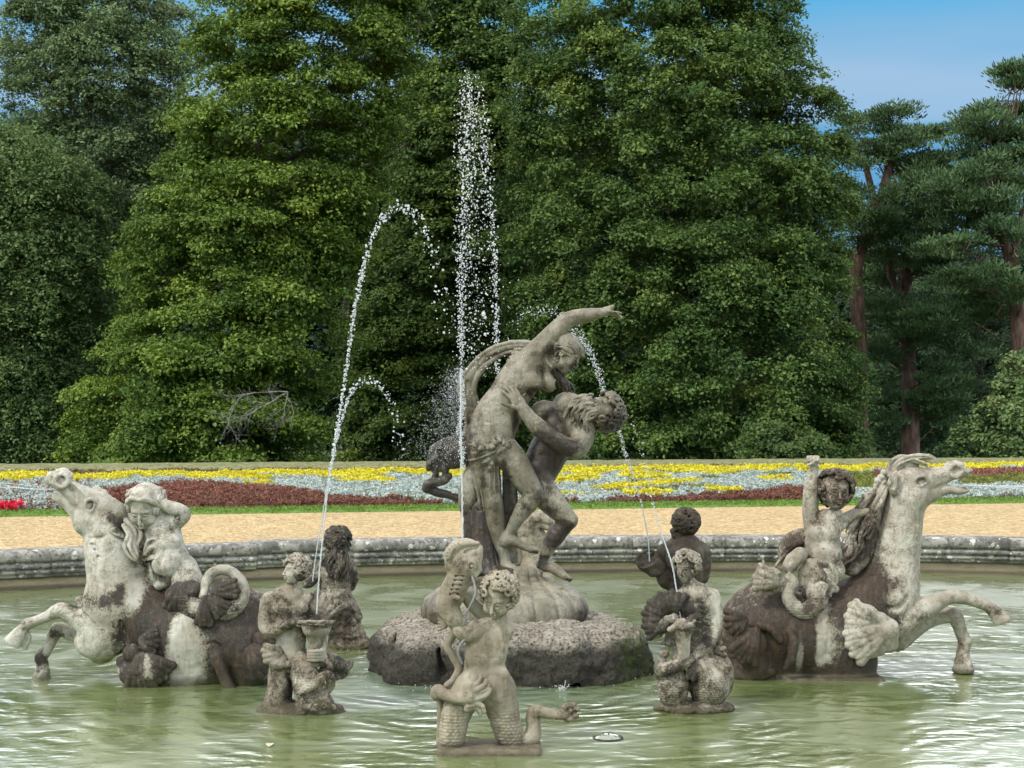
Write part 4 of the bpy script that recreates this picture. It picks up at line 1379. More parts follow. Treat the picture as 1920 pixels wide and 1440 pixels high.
# ---------------------------------------------------------------- marble couple on the shell
def centre_group():
    D0 = 12.0
    mt = stone('main')
    root = empty('couple_sculpture', (PX(950, 1100, D0)[0], D0, 0.40), 'marble group: bearded man carrying off a woman, one arm flung out, on ribbed shell', 'statue')
    # ribbed shell ------------------------------------------------------------------
    S = Sculpt(D0, 2.0)
    S.e(946, 1142, 0, 155, 66, 140, k=2)
    S.box(946, 1215, 0, 200, 46, 200, 2, k=4, sub=True)
    S.e(984, 1074, -10, 34, 12, 34, k=12)
    def ribs(S_, V, Q):
        c = S_.P(985, 1075, 12)
        dx = (V[:, 0] - c[0]) / S_.s; dy = (V[:, 1] - c[1]) / S_.s; dz = -(V[:, 2] - c[2]) / S_.s
        a = np.arctan2(dy, dx)
        r = np.hypot(dx, dy)
        k = np.abs(np.sin(a * 9 + .5))
        rib = k ** .5 * 8.5 - 6.0
        amp = np.clip((r - 12) / 45, 0, 1)
        d = np.column_stack([dx, dy, -(dz - 70) * .7]); d /= np.linalg.norm(d, axis=1)[:, None]
        return V + d * (rib * amp * S_.s)[:, None]
    S.build('shell_base', mt, root, stains=[(830, 1140, 60, 40, .35), (1090, 1150, 18, 25, .5), (950, 1162, 170, 8, .25), (900, 1090, 30, 20, .4)], disp=ribs, erode=.4)

    # woman ---------------------------------------------------------------------------
    S = Sculpt(D0, 1.25)
    S.c([(918, 838, 0, 40), (921, 812, 0, 45), (932, 782, 0, 44), (951, 748, -2, 38), (972, 715, -2, 39), (990, 690, 0, 37), (1008, 674, 4, 28)], 8, flat=(0, 1, 0, .8), spl=5)
    S.e(905, 822, 10, 26, 36, 30, k=12)                    # buttock towards the left
    S.e(934, 806, -22, 26, 26, 16, rot=(0, 0, 15), k=12)   # belly
    S.e(944, 776, -28, 1.6, 1.6, 5, k=3, sub=True)
    S.e(1000, 717, -24, 19, 18, 15, k=6); S.e(1008, 722, -38, 2.5, 2.5, 2.5, k=2)   # breasts
    S.e(1027, 717, -6, 14, 20, 16, rot=(0, 0, -20), k=12)
    S.c([(1010, 690, -20, 6), (1018, 730, -24, 5)], 6, sub=True)
    # flung arm
    S.c([(990, 684, -4, 24), (1006, 662, -6, 23), (1030, 634, -8, 19.5), (1052, 611, -10, 17), (1065, 600, -10, 15), (1088, 593, -12, 14.5), (1112, 589, -14, 11.5), (1134, 585, -14, 8)], 6, spl=5)
    S.hand((1132, 585, -14), (1, .12, -.1), (.1, .9, -.4), 40, curl=(8, 16, 14, 5), spread=13, thumb=-52, tcurl=-6, side=-1, k=1.0)
    S.c([(1134, 583, -14, 7), (1142, 579, -15, 5.5), (1149, 575, -15, 4)], 3)
    # neck
    S.c([(1008, 684, 0, 19), (1030, 681, -2, 14), (1048, 676, -4, 13)], 7)
    S.c([(1014, 662, -16, 3), (1034, 688, -18, 3)], 3)
    # standing leg in clinging cloth
    S.c([(908, 842, -4, 33), (908, 866, -6, 29), (914, 895, -8, 25), (921, 925, -10, 20), (925, 945, -12, 18.5), (928, 972, -8, 18), (931, 995, -6, 16.5), (938, 1020, -4, 12.5), (946, 1042, -4, 10), (949, 1060, -4, 10)], 6, spl=5)
    S.e(925, 943, -24, 10, 12, 7, k=6)
    S.c([(948, 1060, -4, 10), (962, 1068, -16, 9), (978, 1074, -26, 6)], 5)
    # raised leg: thigh, knee, shin, foot
    S.c([(948, 846, -14, 27), (965, 868, -22, 27), (983, 897, -26, 23), (998, 918, -28, 18), (1003, 930, -28, 16)], 7, spl=5)
    S.c([(1001, 931, -24, 17), (990, 944, -20, 18), (975, 965, -18, 15), (962, 987, -18, 11), (953, 1005, -18, 8.5), (948, 1015, -18, 9.5)], 6, spl=5)
    S.c([(948, 1016, -18, 9), (962, 1014, -22, 9.5), (980, 1024, -26, 7.5), (996, 1031, -28, 6)], 4, spl=3)
    for i in range(4): S.c([(994, 1029 + i * 1.4, -30 + i * 5, 3.4), (1007, 1033 + i * 1.0, -31 + i * 5, 2.8)], 1.0)
    # groin crease and thigh line
    S.c([(908, 806, -44, 1.4), (918, 822, -44, 2.4), (924, 838, -42, 2)], 4, sub=True, spl=3)
    S.build('woman', mt, root, stains=[(905, 900, 6, 60, .45), (925, 720, 8, 20, .3), (930, 930, 5, 60, .35), (962, 735, 30, 6, .3), (900, 780, 8, 20, .3), (1000, 665, 20, 6, .35), (880, 830, 6, 60, .5), (930, 800, 10, 60, .12), (890, 830, 8, 40, .2), (1030, 655, 10, 14, .5), (940, 760, 30, 20, -.2), (948, 880, 8, 40, .6), (968, 790, 8, 30, .6), (1000, 735, 14, 10, .75), (1008, 752, 10, 16, .9), (985, 950, 12, 22, .4), (1010, 930, 10, 12, .5), (1080, 597, 30, 8, .25), (1018, 690, 5, 25, .5), (975, 745, 10, 20, .2),
                                           (905, 900, 12, 60, .1), (1000, 1032, 14, 5, .5)])
    woman = bpy.data.objects.get('woman')
    S = Sculpt(D0, 1.0)
    g, R, u = S.head(1062, 664, -8, 70, yaw=72, pitch=-34, roll=6, mouth=.012)
    S.build('head', mt, woman, stains=[(1078, 686, 8, 8, .55), (1072, 690, 6, 6, .5), (1050, 690, 8, 10, .4)])
    S = Sculpt(D0, 1.0)
    S.ew(g((0, .18, -.14)), np.array([.35, .38, .35]) * u, R, 3 * S.s)
    S.strands([[(1091, 668, -6), (1089, 650, -8), (1077, 635, -8), (1060, 628, -8), (1043, 634, -6)], [(1087, 668, -16), (1083, 652, -18), (1071, 641, -20), (1056, 636, -18), (1041, 641, -14)],
               [(1080, 662, -25), (1072, 652, -28), (1061, 647, -28), (1050, 646, -26), (1039, 650, -20)], [(1070, 664, -29), (1060, 658, -31), (1050, 656, -29), (1040, 657, -22)],
               [(1090, 664, 6), (1086, 646, 6), (1074, 633, 4), (1058, 627, 4), (1044, 632, 4)]], 5, 4.2, 3.3, 19, k=.6, wav=1.6, freq=1.4)
    S.e(1040, 650, -2, 13, 14, 13, k=4)
    for i in range(7):
        S.c([(1040 + 12 * math.cos(i), 650 + 12 * math.sin(i), -6 - 4 * (i % 2), 3.4), (1036, 648, -16, 3)], 1)
    S.strands([[(1047, 640, -16), (1050, 652, -22), (1046, 668, -24), (1040, 676, -22)]], 4, 3, 2.6, 5)
    S.build('hair', mt, woman, stains=[(1045, 660, 14, 14, .5), (1080, 655, 10, 14, .3)])
    S = Sculpt(D0, 1.1)
    S.strands([[(1040, 690, 0), (1052, 708, 4), (1064, 722, 4), (1074, 742, 6)], [(1036, 694, -4), (1050, 716, 2), (1062, 732, 6)]], 5, 5, 3.2, 6)
    S.build('hair_lock', mt, woman, base_stain=.75)
    # girdle of leaves round the hips
    S = Sculpt(D0, 1.0)
    S.c([(880, 864, -26, 2.4), (896, 860, -36, 2.4), (915, 853, -38, 2.4), (930, 846, -36, 2.6), (945, 846, -38, 2.6), (956, 838, -40, 2.4)], 1, spl=6)
    for (x, y, a, l) in ((930, 830, 200, 12), (938, 826, 250, 12), (945, 832, 300, 12), (925, 838, 170, 10), (945, 842, 60, 12), (936, 846, 90, 8), (950, 836, 10, 10), (890, 836, 230, 12), (900, 842, 320, 9), (893, 850, 150, 8), (915, 840, 260, 8), (916, 862, 60, 9), (922, 870, 100, 8), (910, 866, 130, 7), (918, 878, 70, 7)):
        a = math.radians(a)
        for da in (-.6, 0, .6):
            S.c([(x, y, -41, 3.6), (x + l * math.cos(a + da), y + l * math.sin(a + da), -37, 1.6)], 1.5)
    S.build('leaf_girdle', mt, woman, base_stain=.15)
    # cloth folds round and behind the standing leg
    S = Sculpt(D0, 1.2)
    for i, (x0, x1, w, r) in enumerate(((884, 898, -12, 4), (891, 905, -22, 3.2), (899, 910, -28, 2.4), (907, 916, -31, 2), (916, 921, -33, 2), (926, 928, -30, 2.2), (933, 936, -22, 3))):
        S.c([(x0, 862, w + 2, r * .7), (x0 + (x1 - x0) * .4, 892, w, r), (x1, 930, w + 4, r), (x1 + 3, 968, w + 8, r * .7)], 2, spl=4)
    S.c([(886, 870, 4, 8), (897, 915, 8, 8), (908, 960, 8, 7), (918, 1010, 8, 6), (932, 1055, 8, 7)], 3, spl=4)
    for i in range(5):
        x = 947 + i * 5; S.c([(x, 880, 0 + i, 5), (x + 2 * math.sin(i), 930, 2 + i, 5.5), (x - 2, 980, 4 + i, 5), (x - 1, 1050, 8, 6)], 2.2, spl=4)
    S.build('skirt_folds', mt, woman, stains=[(950, 930, 8, 60, .8), (962, 980, 8, 50, .4)])

    # man -------------------------------------------------------------------------------
    S = Sculpt(D0, 1.3)
    S.c([(1000, 905, 24, 32), (1016, 872, 30, 36), (1034, 836, 32, 38), (1052, 802, 30, 38), (1072, 772, 28, 32)], 9, flat=(0, 1, 0, .85), spl=4)
    S.e(1064, 758, 10, 27, 24, 24, k=8)
    S.e(1088, 800, 10, 24, 26, 26, k=8)
    S.e(1020, 770, 6, 24, 20, 18, k=8)
    S.e(1040, 800, 4, 20, 26, 18, k=8)
    S.c([(1078, 775, 22, 18), (1098, 775, 14, 17), (1112, 774, 8, 15)], 6)
    # near arm: shoulder, elbow, forearm across her ribs
    S.c([(1094, 806, -6, 23), (1090, 826, -16, 22), (1080, 840, -26, 20), (1058, 836, -38, 18), (1038, 824, -44, 17.5), (1014, 805, -46, 17), (996, 787, -46, 14), (980, 766, -44, 11)], 7, spl=5)
    S.hand((980, 767, -44), (-.62, -1, .1), (-.4, .1, 1), 62, curl=(16, 16, 18, 20), spread=7, thumb=50, tcurl=-14, side=1, k=1.0)
    # striding legs
    S.c([(996, 898, 18, 32), (1014, 918, 8, 29), (1036, 943, -4, 24.5), (1056, 964, -12, 19.5), (1068, 975, -16, 16)], 8, spl=5)
    S.e(1071, 976, -24, 12, 12, 9, k=5)
    S.c([(1066, 978, -12, 15), (1052, 992, -8, 17), (1042, 1004, -6, 18), (1030, 1024, -4, 14), (1021, 1044, -4, 10.5), (1018, 1058, -4, 11)], 6, spl=5)
    S.c([(1016, 1062, -2, 10), (1034, 1064, -12, 10), (1052, 1076, -22, 8), (1062, 1083, -28, 6)], 4, spl=3)
    for i in range(5): S.c([(1058 + i, 1079 + i * .8, -30 + i * 4, 3.6), (1070 - i * .6, 1086 + i * .6, -33 + i * 4, 3.2)], 1.0)
    S.c([(898, 872, 22, 20), (886, 900, 16, 21), (879, 925, 12, 20), (877, 942, 10, 18), (880, 962, 14, 16), (886, 1000, 24, 15), (896, 1045, 28, 12), (900, 1070, 24, 12)], 6, spl=4)
    S.build('man', mt, root, stains=[(1020, 830, 40, 8, .8), (1055, 1000, 14, 30, .5), (1028, 930, 8, 30, .4), (1050, 870, 20, 30, .8), (1030, 780, 14, 12, .6), (1015, 850, 30, 40, 1.0), (1040, 1005, 22, 26, .85), (1060, 985, 14, 10, .7), (1072, 838, 18, 12, .85), (1040, 832, 24, 8, .6), (1010, 868, 20, 40, .6), (1018, 1050, 12, 16, .6), (1068, 1084, 14, 6, .6),
                                         (1035, 955, 18, 8, .5), (880, 980, 24, 30, .9), (1040, 790, 14, 20, .6)])
    man = bpy.data.objects.get('man')
    S = Sculpt(D0, 1.0)
    g, R, u = S.head(1126, 773, 0, 76, yaw=-52, pitch=52, roll=22, mouth=.03)
    S.build('head', mt, man, base_stain=.25)
    S = Sculpt(D0, 1.0)
    S.ew(g((0, .14, -.14)), np.array([.34, .35, .36]) * u, R, 2 * S.s)
    S.curls(g, R, u, 40, 7, lambda p: (p[2] < .04) or (p[1] > .34 and p[2] < .34), size=.15, thick=.048, r=(.42, .42, .48))
    for (x_, y_, r_) in ((1100, 744, 6), (1108, 741, 6), (1142, 741, 8), (1152, 748, 7), (1158, 760, 6), (1160, 776, 6)): S.e(x_, y_, -10, r_, r_ * .8, 9, k=2)
    S.build('hair', mt, man, base_stain=.3, stains=[(1150, 790, 20, 16, .4)])
    S = Sculpt(D0, 1.0)
    S.strands([[(1108, 752, -16), (1092, 756, -22), (1080, 772, -26), (1078, 792, -26)], [(1112, 760, -20), (1096, 768, -28), (1086, 784, -30), (1090, 802, -28)],
               [(1118, 770, -20), (1104, 780, -30), (1098, 796, -32), (1104, 812, -28)], [(1100, 746, -10), (1080, 752, -14), (1066, 766, -18), (1062, 784, -18)]], 5, 5.5, 3.6, 8, wav=3, freq=1.2)
    S.build('beard', mt, man, stains=[(1080, 785, 20, 20, .35)])

    # cloak: the arc behind her back and the crumpled end flying out ------------------
    S = Sculpt(D0, 1.25)
    fl = (0, 1, 0, 1.7)
    S.c([(1004, 652, 20, 9), (985, 648, 24, 11), (962, 649, 24, 11), (936, 655, 22, 11), (912, 668, 20, 11), (893, 688, 18, 12), (878, 712, 16, 14), (876, 738, 16, 14), (880, 762, 18, 12), (884, 785, 18, 9)], 4, flat=(0, 1, 0, 1.5), spl=5)
    S.c([(997, 644, 10, 3.5), (966, 641, 10, 4), (936, 647, 8, 4), (910, 660, 6, 4), (888, 681, 4, 4.5), (868, 706, 2, 5), (862, 728, 2, 5), (868, 756, 4, 5), (876, 790, 6, 5)], 2, spl=5)
    S.c([(976, 659, 6, 4), (950, 662, 4, 4.5), (928, 672, 4, 4.5), (906, 690, 4, 5), (892, 712, 2, 5), (888, 738, 2, 5), (892, 760, 6, 4)], 2, spl=5)
    S.c([(968, 652, 2, 3.5), (930, 662, -2, 4), (900, 682, -4, 4)], 3, sub=True, spl=5)
    S.c([(876, 716, -4, 3), (874, 748, -6, 3)], 3, sub=True, spl=5)
    S.c([(886, 770, 10, 8), (880, 790, 8, 6), (874, 815, 8, 8), (872, 845, 12, 10), (874, 866, 16, 10)], 3, spl=4)
    S.c([(878, 700, 16, 4), (894, 752, 16, 4), (902, 764, 14, 3)], 2)
    S.build('cloak', mt, root, stains=[(945, 665, 40, 6, .55), (905, 690, 12, 12, .3), (872, 850, 14, 20, .8), (880, 790, 6, 30, .5)])
    S = Sculpt(D0, 1.25)
    S.c([(876, 846, 16, 27), (856, 846, 14, 26), (836, 848, 10, 22), (822, 856, 8, 17), (818, 874, 6, 13)], 6, spl=3)
    S.e(826, 876, 6, 17, 22, 10, k=4); S.e(850, 868, 10, 20, 12, 12, k=4)
    S.c([(866, 832, -12, 3), (846, 840, -14, 3.5), (836, 852, -12, 3)], 3, sub=True, spl=3); S.c([(868, 852, -14, 3), (848, 862, -12, 3.5)], 3, sub=True)
    S.c([(872, 820, 8, 8), (850, 824, 4, 7), (828, 832, 0, 8), (814, 844, -2, 8), (808, 862, -2, 8), (804, 878, 0, 6)], 3, spl=4)
    S.c([(826, 838, -10, 5), (818, 856, -12, 5), (806, 868, -10, 5)], 2, spl=3)
    S.c([(832, 862, 4, 9), (830, 880, 2, 10), (832, 892, 2, 9), (842, 894, 2, 6)], 4, spl=3)
    S.c([(814, 866, -4, 5), (818, 880, -6, 5), (814, 894, -4, 5)], 2, spl=3)
    S.c([(842, 893, 0, 6), (834, 900, -4, 8), (818, 904, -4, 9), (804, 908, -4, 10), (800, 916, 0, 9)], 3, spl=4)
    S.c([(800, 914, 2, 8), (816, 922, 4, 9), (838, 927, 8, 8), (856, 933, 12, 8), (872, 936, 16, 9)], 4, spl=4)
    S.c([(824, 846, -14, 4), (838, 852, -16, 3.5), (850, 856, -16, 3)], 3, sub=True); S.c([(824, 870, -8, 3), (826, 890, -8, 3)], 2, sub=True)
    S.c([(812, 912, -12, 2.5), (834, 914, -12, 2.5)], 2, sub=True)
    S.e(825, 889, -4, 5, 5, 20, k=3, sub=True)
    S.build('cloak_end', mt, root, base_stain=.5, stains=[(860, 850, 26, 20, .5), (840, 930, 30, 6, .3)])
    # her other hand gripping the cloak
    S = Sculpt(D0, 1.0)
    for i, (x, y) in enumerate(((974, 655), (970, 662), (965, 669), (960, 676))):
        S.c([(x + 14, y + 4, -2, 4), (x + 2, y, -6, 3.6), (x - 8, y + 1, -2, 3.2)], 1.2, spl=3)
    S.build('hand', mt, woman)
    # drapery trunk holding the group up
    S = Sculpt(D0, 1.4)
    S.c([(900, 955, 18, 26), (898, 1000, 22, 28), (906, 1045, 22, 30), (912, 1075, 16, 34)], 6, spl=3)
    rr = np.random.default_rng(3)
    for i in range(20):
        a = i / 20; x = 872 + 62 * a; w = 6 - 22 * math.sin(a * math.pi)
        S.c([(x, 952 + rr.uniform(-6, 10), w, 2.5), (x + rr.uniform(-3, 3), 990, w, rr.uniform(3, 5)), (x + rr.uniform(-3, 5), 1030, w - 2, rr.uniform(3, 5)), (x + rr.uniform(-2, 8) + 4, 1072, w - 6, 5)], 1.6, spl=3)
    S.e(945, 1076, -10, 40, 14, 36, k=8)
    S.build('drapery', mt, root, base_stain=.55, stains=[(880, 1000, 20, 40, .5)])
    return root


def rock_island():
    D0 = 12.05
    root = empty('rock_island', (PX(947, 1245, D0)[0], D0, 0.0), 'broad rough dark rock slab standing in the pool under the marble couple', 'rock')
    m, nt, bs = new_mat('pitted_rock')
    geo = nt.nodes.new('ShaderNodeNewGeometry'); pos = geo.outputs['Position']
    v = N(nt, 'ShaderNodeTexVoronoi', Scale=42.0); nt.links.new(pos, v.inputs['Vector'])
    n1 = noise(nt, 4, 5, .6, pos); n2 = noise(nt, 45, 6, .7, pos); n3 = noise(nt, 16, 4, .6, pos)
    c = mixc(nt, step(nt, n2.outputs[0], .42, .6), (.34, .30, .24), (.15, .13, .105))
    c = mixc(nt, step(nt, n3.outputs[0], .5, .62), c, (.42, .385, .32))
    c = mixc(nt, math_n(nt, 'MULTIPLY', step(nt, n2.outputs[0], .55, .62), .85), c, (.035, .03, .027))
    sp = nt.nodes.new('ShaderNodeSeparateXYZ'); nt.links.new(pos, sp.inputs[0])
    lv = math_n(nt, 'ADD', sp.outputs[2], math_n(nt, 'MULTIPLY_ADD', n1.outputs[0], -.25, math_n(nt, 'MULTIPLY', n2.outputs[0], -.12)))
    c = mixc(nt, math_n(nt, 'MULTIPLY', step(nt, lv, .17, .05), .88), c, (.022, .020, .016))     # sides darken to near black towards the water, edge broken by noise
    
    mo = math_n(nt, 'MULTIPLY', step(nt, n3.outputs[0], .44, .56), step(nt, sp.outputs[0], .72, .95))
    c = mixc(nt, math_n(nt, 'MULTIPLY', mo, .6), c, (.07, .10, .02))
    nt.links.new(c, bs.inputs['Base Color']); bs.inputs['Roughness'].default_value = .75; bs.inputs['Specular IOR Level'].default_value = .2
    h = math_n(nt, 'ADD', n2.outputs[0], math_n(nt, 'MULTIPLY', n3.outputs[0], 1.0))
    bump(nt, bs, h, .9, .03)
    S = Sculpt(D0, 2.6)
    rr = np.random.default_rng(12)
    S.box(947, 1250, 0, 216, 84, 218, 70, rot=(0, 0, 0), k=10)
    S.box(930.765, 1246, 0, 182, 84, 200, 60, rot=(30, 0, 0), k=20)
    S.box(818.075, 1254, -70, 106, 76, 104, 50, rot=(35, 0, 3), k=12)
    S.box(787.515, 1256, 40, 92, 76, 100, 50, rot=(10, 0, 4), k=14)
    S.box(906.89, 1252, -158, 80, 76, 66, 34, rot=(5, 0, 0), k=8)
    S.box(1009.08, 1250, -152, 92, 76, 74, 36, rot=(-8, 0, 0), k=10)
    S.box(1110.31, 1250, -60, 82, 82, 110, 46, rot=(25, 0, -3), k=10)
    S.box(1096.93, 1248, 70, 90, 80, 108, 46, rot=(-20, 0, -3), k=14)
    S.e(947, 1176, 0, 175, 22, 170, k=24)
    S.c([(842, 1190, -120, 3), (830, 1225, -190, 8), (836, 1290, -225, 10)], 16, sub=True)
    S.c([(1088, 1195, -60, 3), (1078, 1222, -160, 8), (1074, 1290, -220, 10)], 14, sub=True)
    S.c([(760, 1178, -60, 3), (735, 1215, -150, 6), (720, 1240, -190, 6)], 14, sub=True)
    def rough(S_, V, Q):
        from mathutils import noise as mn
        out = V.copy()
        c0 = V.mean(0)
        for i in range(len(V)):
            p = Vector(V[i])
            a = mn.fractal(p * 3.0, 1.0, 2.1, 4) * .05 + mn.fractal(p * 15, .8, 2.0, 4) * .017
            d = V[i] - c0; d[2] *= 2.2; d /= np.linalg.norm(d) + 1e-9
            out[i] += d * a
        return out
    S.build('rock', m, root, disp=rough, erode=0)
    return root


if want('centre'):
    rock_island(); centre_group()
# ---------------------------------------------------------------- the two sea horses with their riders
def fan(S, cx, cy, w, r0, r1, a0, a1, n, r, k=1.4, curl=4, body=True, flatk=.5, tip=1.0):
    """scalloped fin: ribs spreading from (cx, cy) between angles a0..a1 (degrees, y down)"""
    for i in range(n):
        a = math.radians(a0 + (a1 - a0) * i / max(1, n - 1))
        ca, sa = math.cos(a), math.sin(a)
        j = (i % 2) * 1.5
        S.c([(cx + ca * r0, cy + sa * r0, w, r * .8), (cx + ca * (r0 * .5 + r1 * .5), cy + sa * (r0 * .5 + r1 * .5), w - curl - j, r * 1.05), (cx + ca * r1 * (1 - .04 * j), cy + sa * r1 * (1 - .04 * j), w - curl * .3 - j, r * tip)], k, spl=3)
    if body:
        am = math.radians((a0 + a1) / 2)
        S.e(cx + math.cos(am) * r1 * .5, cy + math.sin(am) * r1 * .5, w + 2, r1 * .5, r1 * .45, r * 1.3, k=3)


def hoof(S, a, b, r0, r1):
    S.c([a + (r0,), ((a[0] + b[0]) / 2, (a[1] + b[1]) / 2, (a[2] + b[2]) / 2, (r0 + r1) / 2 * .96), b + (r1,)], 2)


def left_horse():
    D0 = 11.35
    mt = stone('white')
    root = empty('hippocamp_sculpture', (PX(330, 1290, D0)[0], D0, 0.0), 'marble sea-horse facing left with thrown-up head, child on its back', 'statue')
    S = Sculpt(D0, 1.6)
    # barrel and tail mass
    S.c([(225, 1130, 0, 66), (285, 1165, 4, 72), (345, 1190, 6, 82), (405, 1190, 8, 92), (455, 1195, 12, 90), (480, 1230, 20, 80)], 16, spl=4)
    S.e(345, 1262, 0, 105, 55, 70, k=20)
    S.e(470, 1255, 0, 50, 70, 70, k=20)
    # chest and neck
    S.e(218, 1150, 0, 56, 66, 56, k=14)
    S.c([(205, 985, -2, 38), (202, 1010, 0, 44), (212, 1045, 0, 52), (222, 1085, 0, 58), (226, 1120, 0, 62)], 12, flat=(0, 1, 0, .88), spl=4)
    S.e(180, 1145, -30, 24, 34, 22, k=12)                      # breast muscle
    S.e(206, 1190, -26, 40, 40, 30, k=12)
    S.e(184, 1203, -24, 44, 34, 26, k=10)
    S.c([(228, 1165, -58, 5), (232, 1200, -58, 8), (214, 1226, -50, 5)], 8, sub=True, spl=3)
    S.c([(160, 1150, -44, 2.5), (176, 1178, -60, 4), (190, 1190, -62, 3)], 5, sub=True, spl=3)
    # forelegs
    S.c([(196, 1186, -16, 40), (165, 1168, -22, 26), (138, 1154, -24, 18), (120, 1146, -24, 15.5), (108, 1146, -24, 14), (88, 1156, -24, 10.5), (66, 1165, -24, 9.5), (50, 1171, -24, 11), (44, 1176, -24, 10)], 6, spl=4)
    S.e(113, 1143, -28, 14, 11, 12, k=4)
    S.c([(47, 1175, -24, 10), (36, 1188, -24, 13), (24, 1204, -24, 17)], 2, flat=(0, 1, 0, .85))
    S.c([(50, 1180, -14, 6), (52, 1196, -10, 7), (44, 1216, -8, 8)], 3)
    S.box(14, 1217, -24, 44, 12, 40, 1, rot=(0, 0, 30), k=1, sub=True)
    for i in range(4): S.c([(30 - i * 2, 1188 + i, -38, .8), (16 + i * 8, 1204 + i * 3, -40, 1.3)], 1.5, sub=True)
    S.c([(190, 1215, 14, 30), (158, 1198, 16, 18), (132, 1187, 14, 13.5), (112, 1180, 10, 14), (103, 1188, 8, 13), (95, 1204, 8, 11), (86, 1222, 6, 10.5), (77, 1232, 4, 12), (80, 1246, 4, 11.5), (79, 1262, 4, 14), (77, 1276, 4, 18)], 5, spl=4)
    S.e(105, 1180, 2, 11, 12, 10, k=4)
    S.box(78, 1292, 4, 40, 10, 40, 1, k=1, sub=True)
    # far shoulder knot
    S.c([(190, 1140, 40, 24), (160, 1132, 42, 14), (148, 1124, 40, 7)], 6)
    # head
    S.c([(214, 966, -4, 27), (190, 953, -4, 29), (165, 942, -4, 26), (142, 925, -4, 20), (122, 910, -4, 16), (104, 901, -4, 13)], 6, flat=(0, 1, 0, .82), spl=4)
    S.e(168, 980, -8, 33, 28, 24, rot=(0, 0, 25), k=7)         # great round cheek
    S.e(195, 985, -2, 26, 24, 24, k=8)
    S.c([(160, 975, -4, 18), (140, 958, -4, 13), (124, 943, -4, 10), (108, 934, -4, 8.5), (100, 931, -4, 6)], 5, spl=3)    # lower jaw
    S.c([(132, 928, -30, 4), (110, 922, -22, 6), (97, 916, -14, 6), (88, 915, -4, 5)], 2, sub=True, spl=3)               # open mouth
    S.c([(132, 928, 20, 4), (110, 922, 14, 6), (97, 916, 8, 6)], 2, sub=True)
    for x in range(4): S.e(95 + x * 5, 928 + x * 1.4, -9, 2.2, 3, 2, k=.6)
    S.c([(96, 893, -4, 9), (90, 901, -4, 7), (89, 911, -4, 5)], 3, spl=3)                                                # upper lip
    S.e(100, 890, -8, 9, 7, 8, k=3)
    S.c([(115, 889, -14, 4.5), (124, 893, -18, 4.5), (128, 903, -18, 4.5), (122, 912, -18, 4.5), (111, 912, -18, 4.2), (104, 904, -17, 4), (106, 893, -15, 4.2), (115, 889, -14, 4.5)], 2, spl=3)
    S.e(115, 901, -20, 8.5, 9, 9, k=1.5, sub=True)
    S.c([(108, 885, -4, 6), (122, 884, -4, 7), (132, 893, -6, 6)], 3, spl=3)
    S.c([(138, 906, -18, 3), (158, 925, -22, 3.5), (170, 935, -24, 4)], 5)                                                # face bone
    S.c([(130, 914, -16, 3), (148, 936, -24, 4.5), (152, 955, -26, 3)], 5, sub=True, spl=3)
    S.e(168, 947, -24, 8, 8.5, 6, rot=(0, 0, -20), k=2, sub=True); S.e(168, 948, -20, 5.8, 7, 5, k=1)
    S.c([(160, 952, -24, 2), (162, 940, -27, 3), (172, 936, -28, 3.4), (180, 942, -26, 2.4)], 1.5, spl=3); S.c([(162, 956, -24, 2), (170, 960, -26, 2.2), (178, 952, -26, 2)], 1.5, spl=3)
    S.c([(186, 938, -26, 2), (180, 955, -28, 3.5), (175, 966, -28, 2)], 4, sub=True, spl=3)
    S.c([(142, 1000, -18, 1.5), (162, 1008, -32, 3), (190, 1008, -38, 3), (206, 994, -38, 2)], 3, sub=True, spl=4)
    S.c([(180, 917, 6, 7), (195, 925, 4, 7)], 5)
    # ear
    S.c([(205, 988, -26, 7), (216, 995, -34, 8.5), (228, 1004, -34, 5), (236, 1010, -32, 2)], 2, spl=3)
    S.c([(213, 998, -43, 4), (226, 1006, -42, 2.5)], 2, sub=True)
    for i in range(4):      # throat folds
        y = 1016 + i * 9
        S.c([(166 + i * 4, y - 6, -30, 1.2), (184 + i * 2, y + 3, -46, 2.0), (206, y - 6 - i, -46, 1.2)], 3, sub=True, spl=4)
    S.c([(176, 1022, -38, 1.5), (188, 1060, -54, 2.5), (200, 1100, -60, 1.5)], 8, sub=True, spl=3)
    S.c([(250, 1030, -48, 2), (256, 1070, -56, 4), (262, 1110, -62, 2)], 9, sub=True, spl=3)
    # hind quarter swelling and column
    S.c([(412, 1215, -66, 13), (408, 1232, -76, 13), (418, 1262, -78, 11), (432, 1295, -80, 12)], 6, spl=3)
    S.c([(425, 1195, -52, 30), (455, 1215, -54, 34), (480, 1250, -50, 34)], 10, spl=3)
    S.c([(390, 1208, -84, 1.5), (402, 1205, -84, 3), (416, 1212, -80, 2)], 4, sub=True)
    S.build('horse', mt, root, stains=[(310, 1150, 26, 60, 1.3), (300, 1240, 30, 60, 1.2), (340, 1110, 40, 26, 1.1), (268, 1165, 22, 32, .9), (236, 1185, 20, 22, .5), (330, 1285, 110, 14, 1.0), (450, 1230, 46, 60, 1.15), (440, 1140, 44, 40, 1.0), (490, 1190, 30, 60, .9), (375, 1178, 14, 14, .2),
                                           (218, 968, 16, 16, .45), (232, 985, 10, 16, .6), (225, 1117, 20, 18, .55), (242, 1100, 9, 14, .6), (190, 1120, 26, 18, .38), (105, 1185, 14, 12, .6), (76, 1232, 12, 12, .6), (55, 1165, 16, 10, .35), (245, 1220, 16, 12, .6), (80, 1250, 14, 30, .3), (150, 1130, 20, 12, .35), (120, 1150, 30, 10, .2),
                                           (360, 1245, 30, 60, -.5), (352, 1200, 26, 40, -.5), (268, 1120, 10, 30, -.5)])
    # shell-like pectoral fins
    S = Sculpt(D0, 1.3)
